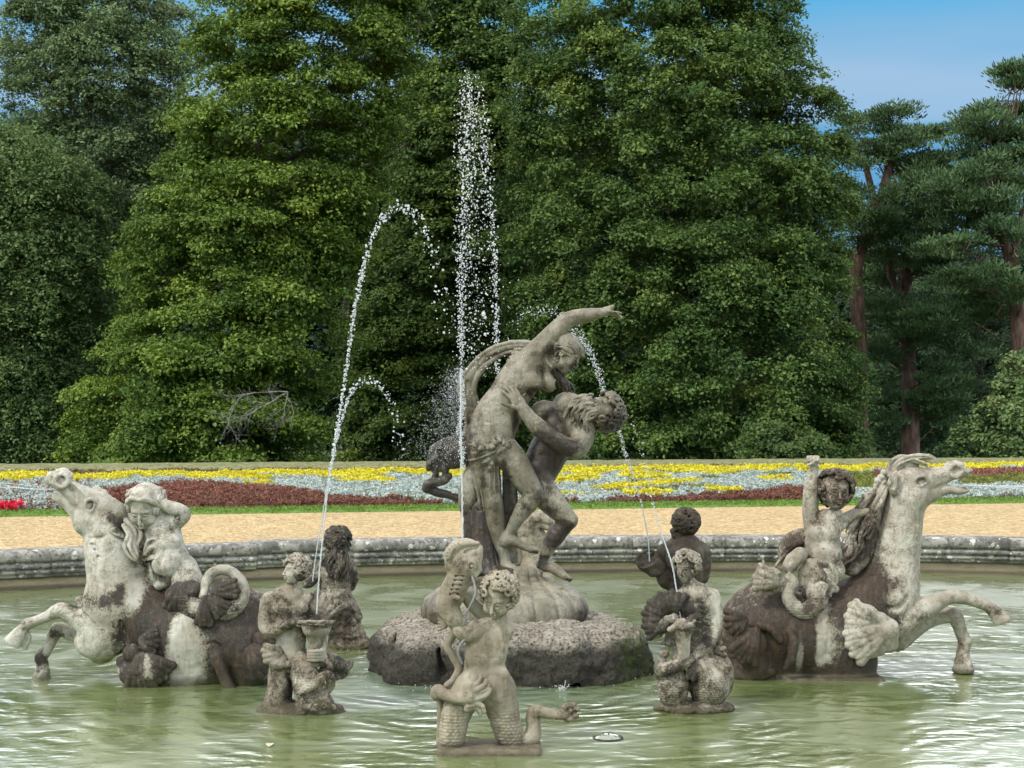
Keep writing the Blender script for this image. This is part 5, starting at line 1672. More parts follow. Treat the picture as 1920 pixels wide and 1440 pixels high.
    S.e(250, 1225, -62, 20, 18, 14, k=6)
    fan(S, 262, 1200, -70, 2, 34, -35, 55, 6, 6, curl=8)
    S.e(246, 1262, -60, 20, 24, 14, k=6)
    fan(S, 262, 1225, -72, 6, 66, 20, 110, 9, 7.5, curl=12)
    S.c([(228, 1240, -56, 10), (236, 1268, -60, 12), (250, 1282, -62, 9)], 4)
    S.build('fin', mt, root, base_stain=.62, stains=[(300, 1240, 10, 30, -.45), (232, 1250, 10, 14, -.6)])
    S = Sculpt(D0, 1.3)
    fan(S, 462, 1212, -86, 8, 62, 15, 75, 6, 7, curl=6)
    fan(S, 478, 1190, -80, 4, 40, 10, 60, 5, 6, curl=4)
    S.build('rear_fin', mt, root, base_stain=.8)
    # mane
    S = Sculpt(D0, 1.15)
    S.strands([[(236, 976, -18), (250, 996, -28), (246, 1020, -36), (256, 1042, -42), (272, 1054, -44)], [(238, 980, -10), (262, 1000, -20), (258, 1024, -30), (270, 1044, -36), (284, 1060, -38)],
               [(232, 985, -30), (242, 1004, -38), (238, 1024, -42), (250, 1044, -46), (266, 1056, -48)], [(232, 968, 0), (252, 984, -6), (268, 1000, -14), (274, 1030, -24)]], 4, 4.5, 3.6, 14, wav=2.2, freq=1.0)
    S.strands([[(272, 1036, -44), (276, 1018, -48), (288, 1012, -46), (298, 1022, -42)], [(272, 1040, -44), (282, 1026, -48), (294, 1028, -44), (302, 1038, -40)], [(276, 1048, -44), (290, 1044, -46), (298, 1056, -40), (300, 1072, -36)],
               [(278, 1056, -40), (284, 1080, -40), (298, 1096, -36)]], 3, 3.0, 3.2, 15, wav=1, freq=1)
    S.c([(240, 985, 10, 14), (262, 1010, 0, 18), (275, 1045, -4, 24), (290, 1080, -6, 24)], 6, spl=3)
    S.build('mane', mt, root, stains=[(282, 1060, 12, 30, .55), (275, 1030, 5, 20, .5)])

    # rider -----------------------------------------------------------------------------
    S = Sculpt(D0, 1.25)
    S.c([(300, 978, -14, 26), (306, 1000, -16, 33), (311, 1024, -18, 34), (318, 1048, -20, 36), (330, 1072, -18, 34)], 8, flat=(0, 1, 0, .8), spl=4)
    S.e(300, 1020, -40, 18, 14, 9, k=8); S.e(322, 1015, -38, 16, 14, 9, k=8); S.e(310, 1058, -42, 24, 22, 14, k=10)
    S.c([(284, 984, -12, 15), (276, 968, -14, 15)], 5)
    S.c([(316, 984, -14, 18), (334, 974, -20, 16.5), (343, 963, -24, 14.5), (330, 955, -30, 13), (312, 948, -34, 11), (304, 942, -36, 9)], 5, spl=4)
    S.hand((308, 946, -36), (-.25, -1, -.1), (-.8, 0, .5), 30, curl=(8, 30, 40, 50), spread=12, thumb=40, side=-1, k=1)
    S.c([(268, 980, 0, 15), (246, 966, 4, 14), (230, 958, 6, 11), (222, 956, 6, 8)], 5, spl=3)
    S.c([(322, 1080, -20, 24), (300, 1094, -30, 12), (316, 1092, -40, 7)], 6)
    S.c([(310, 1030, -52, 1.5), (298, 1060, -54, 3), (308, 1088, -52, 2)], 6, sub=True, spl=3)
    S.build('rider', mt, root, stains=[(345, 970, 10, 14, .3), (325, 990, 12, 10, .3), (330, 1085, 22, 10, .6), (305, 995, 16, 10, .2), (310, 1075, 14, 12, .25)])
    rider = bpy.data.objects.get('rider')
    S = Sculpt(D0, 1.05)
    g, R, u = S.head(272, 952, -26, 80, yaw=-8, pitch=-24, roll=2, child=True)
    S.build('head', mt, rider)
    S = Sculpt(D0, 1.05)
    S.ew(g((0, .19, -.10)), np.array([.40, .43, .36]) * u, R, 3 * S.s)
    rr = np.random.default_rng(2)
    for sx in (-1, 1):
        for i in range(6):
            S.cw([g((sx * .02, .36 - i * .02, .30 - i * .03)), g((sx * (.16 + .01 * i), .40 - i * .06, .30 - i * .05)), g((sx * (.32 + .01 * i), .24 - i * .06, .20 - i * .05)), g((sx * .42, .06 - i * .03, .06 - i * .04))], np.array([.05, .06, .055, .04]) * u, 1.5)
    hd = lambda p: (p[1] > -.20) and abs(p[0]) > .30 and p[2] < .26
    S.curls(g, R, u, 30, 3, hd, size=.13, thick=.045)
    S.e(272, 938, -58, 7, 5, 6, k=2)
    S.build('hair', mt, rider)
    # the rider's coiling fish tail
    S = Sculpt(D0, 1.3)
    S.c([(340, 1070, -14, 32), (350, 1092, -26, 30), (348, 1118, -42, 26), (366, 1140, -56, 22), (392, 1150, -66, 19), (420, 1148, -70, 17), (443, 1136, -70, 15.5), (455, 1115, -66, 13), (452, 1092, -60, 11), (438, 1075, -56, 10), (418, 1068, -56, 10), (398, 1074, -58, 9.5),
         (387, 1090, -62, 9), (384, 1108, -70, 8), (380, 1118, -78, 7)], 5, spl=5)
    S.build('rider_tail', mt, rider, stains=[(352, 1095, 22, 24, .55), (350, 1125, 20, 18, .7), (400, 1150, 40, 14, .75), (450, 1120, 16, 20, .4), (385, 1100, 8, 12, .6), (415, 1068, 30, 8, .15)],
            disp=lambda S_, V, Q: scales(S_, V, Q, lambda a, b: np.clip((b - 1105) / 10, 0, 1), 9, .8))
    S = Sculpt(D0, 1.15)
    fan(S, 384, 1122, -84, 0, 50, 78, 108, 4, 6.5, curl=3, body=False)
    fan(S, 390, 1122, -84, 4, 40, 15, 62, 5, 5.5, curl=3)
    fan(S, 396, 1112, -78, 4, 50, -28, 8, 4, 6, curl=6)
    fan(S, 336, 1092, -52, 6, 52, 62, 122, 6, 6.5, curl=8)
    fan(S, 350, 1090, -54, 10, 38, 30, 80, 4, 6, curl=8)
    S.build('tail_fin', mt, rider, base_stain=.6)
    return root


def right_horse():
    D0 = 11.6
    mt = stone('brown')
    root = empty('hippocamp_sculpture', (PX(1560, 1270, D0)[0], D0, 0.0), 'marble sea-horse facing right with open mouth, its child rider raising one fist', 'statue')
    S = Sculpt(D0, 1.6)
    S.c([(1655, 1125, 0, 62), (1610, 1150, 4, 70), (1555, 1180, 6, 82), (1500, 1185, 8, 88), (1445, 1178, 12, 92), (1425, 1215, 20, 84)], 16, spl=4)
    S.e(1560, 1240, 0, 84, 60, 66, k=20); S.e(1440, 1250, 6, 72, 70, 64, k=20)
    S.box(1552, 1290, -10, 92, 30, 66, 6, k=8)
    S.e(1664, 1120, -4, 56, 58, 54, k=14)
    S.c([(1700, 940, -2, 36), (1693, 968, 0, 38), (1686, 1005, 0, 42), (1678, 1045, 0, 46), (1670, 1090, 0, 54)], 12, flat=(0, 1, 0, .86), spl=4)
    S.e(1690, 1095, -30, 26, 42, 20, k=12); S.e(1650, 1160, -30, 40, 38, 28, k=12); S.e(1640, 1120, -40, 30, 40, 18, k=12)
    S.c([(1672, 1030, -42, 2), (1664, 1070, -52, 4), (1668, 1110, -56, 3)], 9, sub=True, spl=3)
    S.c([(1700, 1120, -54, 3), (1682, 1140, -60, 4), (1664, 1140, -62, 2)], 7, sub=True, spl=3)
    # forelegs
    S.c([(1640, 1160, -20, 38), (1675, 1168, -26, 32), (1710, 1152, -28, 25), (1742, 1137, -28, 19), (1770, 1123, -28, 14.5), (1790, 1118, -28, 13.5), (1812, 1122, -28, 11.5), (1832, 1129, -28, 10.5), (1848, 1134, -28, 11), (1856, 1140, -28, 10)], 6, spl=4)
    S.c([(1854, 1138, -28, 10), (1866, 1149, -28, 13), (1879, 1162, -28, 18)], 2, flat=(0, 1, 0, .85))
    S.box(1886, 1178, -28, 48, 12, 40, 1, rot=(0, 0, -22), k=1, sub=True)
    for i in range(4): S.c([(1864 + i * 3, 1146, -40, .8), (1866 + i * 9, 1166 - i * 2, -44, 1.3)], 1.5, sub=True)
    S.c([(1680, 1190, 12, 32), (1712, 1176, 14, 21), (1742, 1162, 14, 15.5), (1772, 1155, 12, 14), (1789, 1155, 10, 15), (1797, 1170, 8, 13), (1803, 1188, 8, 11.5), (1809, 1205, 6, 12.5), (1806, 1220, 6, 11.5), (1806, 1234, 6, 14), (1806, 1254, 4, 20)], 5, spl=4)
    S.e(1816, 1204, 0, 6, 7, 8, k=3); S.e(1787, 1150, 4, 12, 11, 10, k=4)
    S.box(1806, 1275, 4, 46, 14, 46, 1, k=1, sub=True)
    # head
    S.c([(1690, 905, -4, 27), (1712, 903, -4, 28), (1738, 900, -4, 23), (1762, 893, -4, 18), (1784, 886, -4, 14.5), (1800, 885, -4, 12)], 6, flat=(0, 1, 0, .82), spl=4)
    S.e(1712, 932, -8, 35, 29, 25, rot=(0, 0, -20), k=7); S.e(1692, 932, -2, 26, 28, 25, k=8)
    S.c([(1735, 930, -4, 18), (1760, 921, -4, 12), (1782, 918, -4, 8.5), (1800, 921, -4, 7), (1812, 920, -4, 5)], 5, spl=3)
    S.c([(1772, 908, -26, 3), (1788, 908, -18, 5), (1802, 907, -10, 6.5), (1818, 906, -4, 7)], 2, sub=True, spl=3)
    S.c([(1772, 908, 18, 3), (1788, 908, 12, 5), (1802, 907, 6, 6.5)], 2, sub=True)
    for x in range(5): S.e(1795 + x * 4, 915 - x * .4, -8, 1.9, 2.6, 2, k=.6); 
    for x in range(4): S.e(1797 + x * 4, 901 - x * .6, -9, 1.9, 2.6, 2, k=.6)
    S.c([(1804, 880, -4, 8), (1813, 886, -4, 7.5), (1816, 890, -4, 6)], 3); S.e(1819, 882, -8, 5, 5, 6, k=2)
    S.c([(1790, 872, -14, 4.2), (1800, 874, -16, 4.2), (1805, 884, -16, 4), (1798, 893, -16, 4), (1788, 894, -17, 4), (1780, 886, -16, 4.2), (1782, 876, -15, 4.2), (1790, 872, -14, 4.2)], 2, spl=3)
    S.e(1793, 883, -20, 8, 8, 9, k=1.5, sub=True)
    S.c([(1778, 872, -6, 6), (1792, 868, -6, 6), (1804, 872, -6, 5)], 3)
    for i in range(4): S.c([(1748 + i * 9, 892 + (i % 2) * 3, -20 + i, 1), (1754 + i * 8, 902, -22 + i, 2.2), (1762 + i * 6, 908, -22 + i, 1)], 2, sub=True, spl=3)
    S.e(1726, 904, -26, 8, 7.5, 6, rot=(0, 0, 10), k=2, sub=True); S.e(1726, 905, -22, 6.5, 5.5, 5, k=1)
    S.c([(1714, 903, -25, 2.2), (1722, 894, -29, 3.2), (1734, 894, -28, 3), (1738, 902, -26, 2)], 1.5, spl=3); S.c([(1716, 908, -25, 2), (1726, 912, -28, 2.3), (1737, 906, -26, 2)], 1.5, spl=3)
    S.c([(1700, 890, -27, 1.5), (1708, 912, -30, 3.2), (1706, 930, -32, 2)], 4, sub=True, spl=3)
    # ear
    S.c([(1676, 922, -24, 8), (1673, 906, -30, 9.5), (1677, 892, -30, 6.5), (1681, 883, -28, 2)], 2, spl=3)
    S.c([(1675, 914, -38, 5), (1676, 900, -40, 4.5), (1679, 890, -37, 2)], 2, sub=True)
    for i in range(3):
        S.c([(1676, 955 + i * 7, -32, 1.0), (1700, 970 + i * 7, -42, 1.9), (1730, 966 + i * 6, -28, 1.0)], 3, sub=True, spl=4)
    S.c([(1482, 1186, -80, 8), (1487, 1205, -84, 10), (1484, 1232, -84, 9), (1474, 1252, -82, 6)], 4, spl=3)
    S.c([(1388, 1182, -52, 20), (1400, 1215, -60, 24), (1420, 1250, -62, 22)], 8, spl=3)
    S.c([(1378, 1262, -50, 14), (1410, 1266, -60, 14), (1446, 1258, -66, 10)], 6, spl=3)
    S.build('horse', mt, root, stains=[(1430, 1180, 80, 90, .95), (1400, 1230, 60, 40, .4), (1590, 1110, 44, 46, .95), (1600, 1180, 36, 80, .9), (1560, 1250, 90, 24, .8), (1500, 1190, 16, 60, .9), (1640, 1150, 16, 36, .45), (1655, 1085, 26, 14, .35), (1632, 1060, 18, 40, .45),
                                           (1524, 1200, 14, 46, -1.1), (1486, 1215, 9, 34, -1.2), (1856, 1140, 18, 12, .35), (1800, 1225, 14, 22, .3), (1700, 1150, 30, 10, .2), (1664, 1170, 12, 30, .3), (1475, 1262, 60, 14, -.5), (1500, 1268, 160, 5, -.6)])
    S = Sculpt(D0, 1.3)
    fan(S, 1648, 1168, -66, 4, 60, 172, 222, 6, 8, curl=12)
    fan(S, 1668, 1176, -66, 10, 84, 130, 172, 7, 9, curl=14)
    S.c([(1650, 1160, -58, 14), (1664, 1180, -58, 22), (1666, 1206, -52, 18)], 8)
    S.build('fin', mt, root, stains=[(1600, 1170, 14, 8, .2), (1650, 1235, 14, 8, .5)])
    S = Sculpt(D0, 1.3)
    fan(S, 1420, 1178, -84, 6, 66, 95, 140, 6, 7.5, curl=10); fan(S, 1400, 1160, -78, 4, 40, 120, 200, 5, 7, curl=8)
    S.c([(1424, 1172, -84, 7), (1448, 1180, -86, 9), (1462, 1200, -86, 7)], 4, spl=3)
    S.build('rear_fin', mt, root, base_stain=.75)
    # forelock and mane
    S = Sculpt(D0, 1.1)
    S.strands([[(1668, 892, -8), (1670, 872, -8), (1690, 860, -10), (1715, 866, -12), (1738, 874, -14)], [(1674, 888, -12), (1682, 868, -14), (1706, 857, -14), (1736, 854, -12), (1754, 860, -10)], [(1680, 884, -2), (1700, 862, -2), (1725, 855, -4), (1750, 864, -8)]], 4, 3.5, 3.6, 24, wav=1.5, freq=.8)
    S.c([(1672, 888, 0, 12), (1690, 874, 0, 12), (1716, 872, 0, 8)], 5)
    S.strands([[(1664, 895, 0), (1648, 908, -4), (1640, 930, -8), (1622, 950, -12), (1612, 980, -16), (1598, 1000, -18), (1594, 1018, -20), (1578, 1038, -22)], [(1662, 905, -6), (1650, 925, -12), (1646, 950, -18), (1630, 975, -22), (1618, 1000, -26), (1614, 1030, -28), (1604, 1046, -28)],
               [(1660, 915, -12), (1650, 940, -20), (1640, 965, -26), (1636, 990, -30), (1626, 1010, -32)], [(1650, 910, 4), (1630, 930, 0), (1610, 958, -4), (1590, 975, -8), (1578, 992, -10)],
               [(1600, 1020, -20), (1590, 1045, -26), (1572, 1062, -32), (1556, 1078, -40), (1546, 1070, -44)], [(1612, 985, -10), (1600, 1010, -20), (1598, 1040, -30), (1580, 1060, -36)]], 5, 6, 3.5, 25, wav=3, freq=1.3)
    S.c([(1655, 915, 8, 14), (1640, 945, 6, 18), (1628, 985, 4, 22), (1618, 1030, 4, 24), (1596, 1060, 0, 20)], 6, spl=3)
    for (x, y) in ((1652, 895), (1646, 902), (1658, 886), (1622, 930)):
        S.e(x, y, -8, 7, 6, 7, k=2)
    S.build('mane', mt, root, stains=[(1625, 1000, 30, 60, .55), (1580, 1050, 30, 24, .5), (1650, 900, 12, 10, -.3)])
    # rider -------------------------------------------------------------------------------
    S = Sculpt(D0, 1.2)
    S.c([(1550, 978, -16, 24), (1544, 996, -18, 32), (1540, 1018, -20, 33), (1546, 1040, -22, 33), (1550, 1056, -22, 30)], 8, flat=(0, 1, 0, .82), spl=4)
    S.e(1555, 1002, -40, 16, 12, 8, k=8); S.e(1530, 1000, -38, 15, 12, 8, k=8); S.e(1548, 1042, -42, 22, 20, 14, k=10)
    S.c([(1560, 975, -16, 13), (1566, 962, -18, 13)], 4)
    S.c([(1524, 985, -16, 17), (1520, 960, -18, 15.5), (1520, 935, -20, 14.5), (1521, 910, -20, 13), (1525, 888, -20, 9.5), (1527, 876, -20, 8.5)], 5, spl=4)
    S.e(1524, 866, -22, 10, 9, 9, k=3)
    for i in range(4): S.c([(1515 + i * 6, 864 - (i % 2), -30, 3.6), (1515 + i * 6, 858, -26, 3.6), (1516 + i * 5.6, 857, -18, 3.2)], 1)
    S.c([(1516, 872, -30, 3.2), (1524, 868, -33, 3)], 1)
    S.c([(1572, 985, -12, 13), (1588, 972, -10, 12), (1602, 964, -14, 10), (1616, 961, -16, 8), (1626, 958, -16, 6)], 5, spl=3)
    S.e(1545, 1030, -52, 1.5, 1.5, 4, k=2, sub=True)
    S.c([(1550, 1060, -26, 26), (1568, 1070, -34, 16)], 8)
    S.build('rider', mt, root, stains=[(1525, 970, 10, 12, .35), (1560, 1045, 14, 12, .3), (1550, 985, 20, 10, .15), (1520, 900, 10, 30, .1)])
    rider = [o for o in root.children if o.name.startswith('rider')][0]
    S = Sculpt(D0, 1.0)
    g, R, u = S.head(1567, 923, -26, 72, yaw=4, pitch=10, roll=4, child=True, mouth=.012)
    S.build('head', mt, rider, base_stain=.3)
    S = Sculpt(D0, 1.0)
    S.ew(g((0, .19, -.15)), np.array([.36, .36, .35]) * u, R, 3 * S.s)
    hd = lambda p: (p[1] > .30) or (p[2] < .14 and p[1] > -.25)
    S.curls(g, R, u, 34, 8, hd, size=.15, thick=.052, r=(.42, .42, .47))
    S.build('hair', mt, rider, base_stain=.4)
    S = Sculpt(D0, 1.25)
    S.c([(1545, 1062, -24, 28), (1538, 1085, -40, 26), (1534, 1108, -54, 22), (1530, 1132, -64, 18), (1510, 1146, -70, 16), (1490, 1138, -72, 14), (1478, 1120, -72, 12), (1480, 1104, -72, 10.5), (1488, 1094, -72, 9.5), (1480, 1082, -70, 8)], 5, spl=5)
    S.c([(1480, 1062, -56, 13), (1488, 1050, -50, 15), (1500, 1040, -42, 14)], 5)
    S.build('rider_tail', mt, rider, stains=[(1534, 1110, 20, 30, .3), (1500, 1125, 14, 20, .5), (1480, 1060, 14, 14, .4)], disp=lambda S_, V, Q: scales(S_, V, Q, lambda a, b: np.clip((b - 1112) / 10, 0, 1), 8, .8))
    S = Sculpt(D0, 1.15)
    fan(S, 1516, 1048, -52, 6, 76, 48, 74, 5, 7, curl=10, body=True)
    fan(S, 1468, 1092, -76, 4, 52, 168, 215, 5, 7.5, curl=8)
    S.c([(1444, 1074, -70, 3), (1434, 1064, -70, 2.6), (1431, 1052, -70, 2.2)], 1.5, spl=3)
    for i in range(6):
        S.c([(1514 - i * 2, 996 + i * 4, -6 - i * 3, 6), (1490 - i * 3, 1000 + i * 5, -10 - i * 3, 7), (1470 - i * 1, 1016 + i * 5, -8 - i * 3, 6.5), (1461 + i * 2, 1040 + i * 4, -4 - i * 3, 4)], 1.6, spl=3)
    S.e(1490, 1022, 0, 26, 22, 10, rot=(0, 0, 25), k=3)
    S.c([(1512, 1002, -20, 4), (1490, 1020, -26, 4), (1466, 1046, -28, 3), (1452, 1066, -30, 3)], 2, spl=3)
    S.build('tail_fin', mt, rider, base_stain=.15, stains=[(1484, 1018, 24, 20, .5), (1530, 1075, 10, 30, .3)])
    return root


if want('horses'):
    left_horse(); right_horse()
# ---------------------------------------------------------------- four half-length sea deities
def shell_rim(S, cx, cy, w, rx, rz, n, r, tilt=0.0, y_amp=3):
    pts = []
    for i in range(n + 1):
        a = 2 * math.pi * i / n
        pts.append((cx + rx * math.cos(a), cy + y_amp * math.sin(a * 7) * .5 + tilt * math.cos(a) - 0 * a, w + rz * math.sin(a), r * (1 + .25 * math.sin(a * 7))))
    S.c(pts, 2, spl=2)


def rocky(S_, V, Q, amp=.02, f=14, lim=None):
    from mathutils import noise as mn
    out = V.copy(); c0 = V.mean(0)
    m = np.ones(len(V)) if lim is None else np.clip(((HY - (V[:, 2] - EYE) / S_.s) - lim) / 12, 0, 1)
    for i in np.nonzero(m > 0)[0]:
        d = V[i] - c0; d[2] *= .3; d /= np.linalg.norm(d) + 1e-9
        out[i] += d * mn.fractal(Vector(V[i] * f), 1.0, 2.1, 3) * amp * m[i]
    return out


def left_triton():
    D0 = 10.15
    mt = stone('triton')
    root = empty('merman_sculpture', (PX(562, 1345, D0)[0], D0, 0.0), 'mottled marble youth looking left, clasping a flared shell horn that spouts water', 'statue')
    S = Sculpt(D0, 1.2)
    S.c([(545, 1240, 0, 30), (545, 1212, 0, 28), (545, 1185, 0, 30), (542, 1155, 0, 35), (541, 1130, 0, 36)], 7, flat=(0, 1, 0, .78), spl=4)
    S.e(528, 1142, -20, 18, 12, 10, k=7); S.e(562, 1140, -18, 16, 12, 10, k=7)
    S.c([(545, 1158, -30, 1.5), (545, 1190, -28, 2), (545, 1222, -28, 1.5)], 5, sub=True, spl=3)
    S.e(506, 1124, -2, 15, 15, 15, k=7); S.e(576, 1122, 2, 14, 14, 14, k=7)
    S.c([(544, 1116, 0, 13), (549, 1100, -2, 11.5)], 6)
    S.c([(502, 1128, -4, 14), (498, 1150, -8, 13), (497, 1172, -14, 13), (506, 1182, -20, 11.5), (528, 1175, -30, 9.5), (548, 1167, -38, 8)], 5, spl=4)
    S.c([(494, 1160, -10, 1), (497, 1163, -24, 1), (506, 1160, -24, 1)], 1.5, sub=True)
    S.hand((546, 1168, -40), (1, -.3, .05), (0, .3, 1), 30, curl=(22, 28, 32, 36), side=-1, thumb=35, k=1)
    S.c([(578, 1126, 4, 13), (598, 1150, 14, 11), (604, 1185, 8, 11), (604, 1210, -4, 10), (596, 1226, -22, 8)], 5, spl=4)
    S.build('torso', mt, root, stains=[(525, 1120, 14, 12, .3), (548, 1148, 20, 14, .35), (515, 1150, 14, 8, .3), (548, 1172, 24, 8, .35), (545, 1210, 16, 24, -.35), (498, 1178, 9, 9, -.3), (590, 1180, 14, 24, .3)])
    S = Sculpt(D0, 1.0)
    g, R, u = S.head(554, 1070, -4, 54, yaw=-62, pitch=8, roll=-4)
    S.build('head', mt, root, base_stain=-.25)
    S = Sculpt(D0, 1.0)
    S.ew(g((0, .16, -.14)), np.array([.36, .38, .37]) * u, R, 3 * S.s)
    S.curls(g, R, u, 34, 5, lambda p: (p[1] > .26 and p[2] < .34) or (p[2] < .14 and p[1] > -.34), size=.15, thick=.046, r=(.41, .41, .46))
    S.build('hair', mt, root, stains=[(565, 1085, 10, 10, .4)])
    # flaring horn
    S = Sculpt(D0, 1.1)
    S.c([(592, 1220, -26, 11), (592, 1205, -28, 13), (592, 1190, -30, 17), (593, 1176, -30, 24), (594, 1169, -30, 30)], 2, spl=3)
    S.c([(593, 1190, -30, 8), (594, 1172, -30, 22), (594, 1160, -30, 34)], 2, sub=True)
    S.c([(626 if False else 592, 1222, -26, 11), (590, 1240, -24, 13)], 3)
    shell_rim(S, 595, 1166, -30, 31, 22, 28, 3.6)
    for i in range(8):
        a = math.radians(190 + i * 22); S.c([(592 + 10 * math.cos(a), 1218, -27 + 10 * math.sin(a), 1.6), (593 + 21 * math.cos(a), 1180, -30 + 19 * math.sin(a), 2.2), (595 + 29 * math.cos(a), 1169, -30 + 22 * math.sin(a), 2)], 1.5, spl=3)
    S.build('horn', mt, root, stains=[(594, 1166, 40, 6, .4)])
    # big scallop behind the horn
    S = Sculpt(D0, 1.2)
    S.e(594, 1140, 6, 27, 28, 11, k=3)
    fan(S, 594, 1170, 2, 12, 58, 215, 325, 9, 6, curl=6, body=False)
    S.build('scallop', mt, root, base_stain=.1, stains=[(575, 1130, 12, 26, .5), (600, 1140, 14, 14, -.3)])
    S = Sculpt(D0, 1.0)
    for i in range(4):
        y = 1221 + i * 5.5
        S.c([(604, y, -36, 4.2), (590, y + .6, -44, 4.0), (578, y + .2, -38, 3.4)], .9, spl=3)
    S.c([(604, 1218, -30, 7), (606, 1232, -28, 8)], 3)
    S.build('hand', mt, root, base_stain=-.3)
    # fishtail legs, skirt of fins, rock
    S = Sculpt(D0, 1.3)
    S.c([(532, 1235, 0, 26), (526, 1262, 0, 23), (526, 1290, 0, 24), (520, 1318, 0, 27), (512, 1338, 0, 28)], 7, spl=4)
    S.c([(566, 1240, -6, 24), (572, 1268, -20, 27), (584, 1300, -22, 31), (592, 1325, -16, 34)], 7, spl=4)
    S.e(560, 1335, 0, 60, 22, 46, k=8); S.e(497, 1340, -10, 20, 12, 20, k=5); S.e(628, 1336, -6, 20, 16, 26, k=5)
    S.c([(545, 1262, 0, 8), (548, 1330, -6, 8)], 6, sub=True)
    fan(S, 530, 1222, -22, 4, 36, 150, 200, 4, 6, curl=6)
    S.c([(504, 1232, -20, 9), (520, 1244, -24, 12), (540, 1246, -26, 8)], 4)
    S.c([(556, 1242, -30, 5), (552, 1256, -34, 4), (546, 1270, -30, 3)], 2, spl=3)
    S.c([(564, 1296, -50, 8), (584, 1286, -56, 9), (606, 1268, -54, 9), (617, 1268, -44, 9), (620, 1284, -34, 9), (610, 1298, -34, 8), (598, 1306, -44, 6)], 3, spl=4)
    S.c([(600, 1240, -20, 9), (622, 1240, -10, 16), (640, 1250, -4, 13), (652, 1250, 0, 8), (660, 1240, 0, 5)], 4, spl=4)
    S.c([(610, 1256, -4, 12), (632, 1264, -2, 12), (646, 1262, 0, 8)], 4, spl=3)
    for i in range(4): S.c([(590 + i * 7, 1298, -48, 3.5), (596 + i * 7, 1314, -50, 4), (602 + i * 8, 1328, -46, 3)], 1.5, spl=3)
    S.c([(604, 1236, -30, 6), (618, 1246, -34, 6), (618, 1262, -30, 5)], 2, spl=3)
    S.build('fish_legs', mt, root, base_stain=.1, stains=[(560, 1340, 90, 16, .3), (548, 1300, 10, 40, .5), (515, 1232, 16, 12, -.5), (590, 1275, 26, 8, -.3), (640, 1255, 20, 20, .3)],
            disp=lambda S_, V, Q: rocky(S_, scales(S_, V, Q, lambda a, b: (np.abs(a - 578) < 28) * np.clip((b - 1250) / 8, 0, 1) * (b < 1328), 8, .9), Q, .022, 16, 1300))
    return root


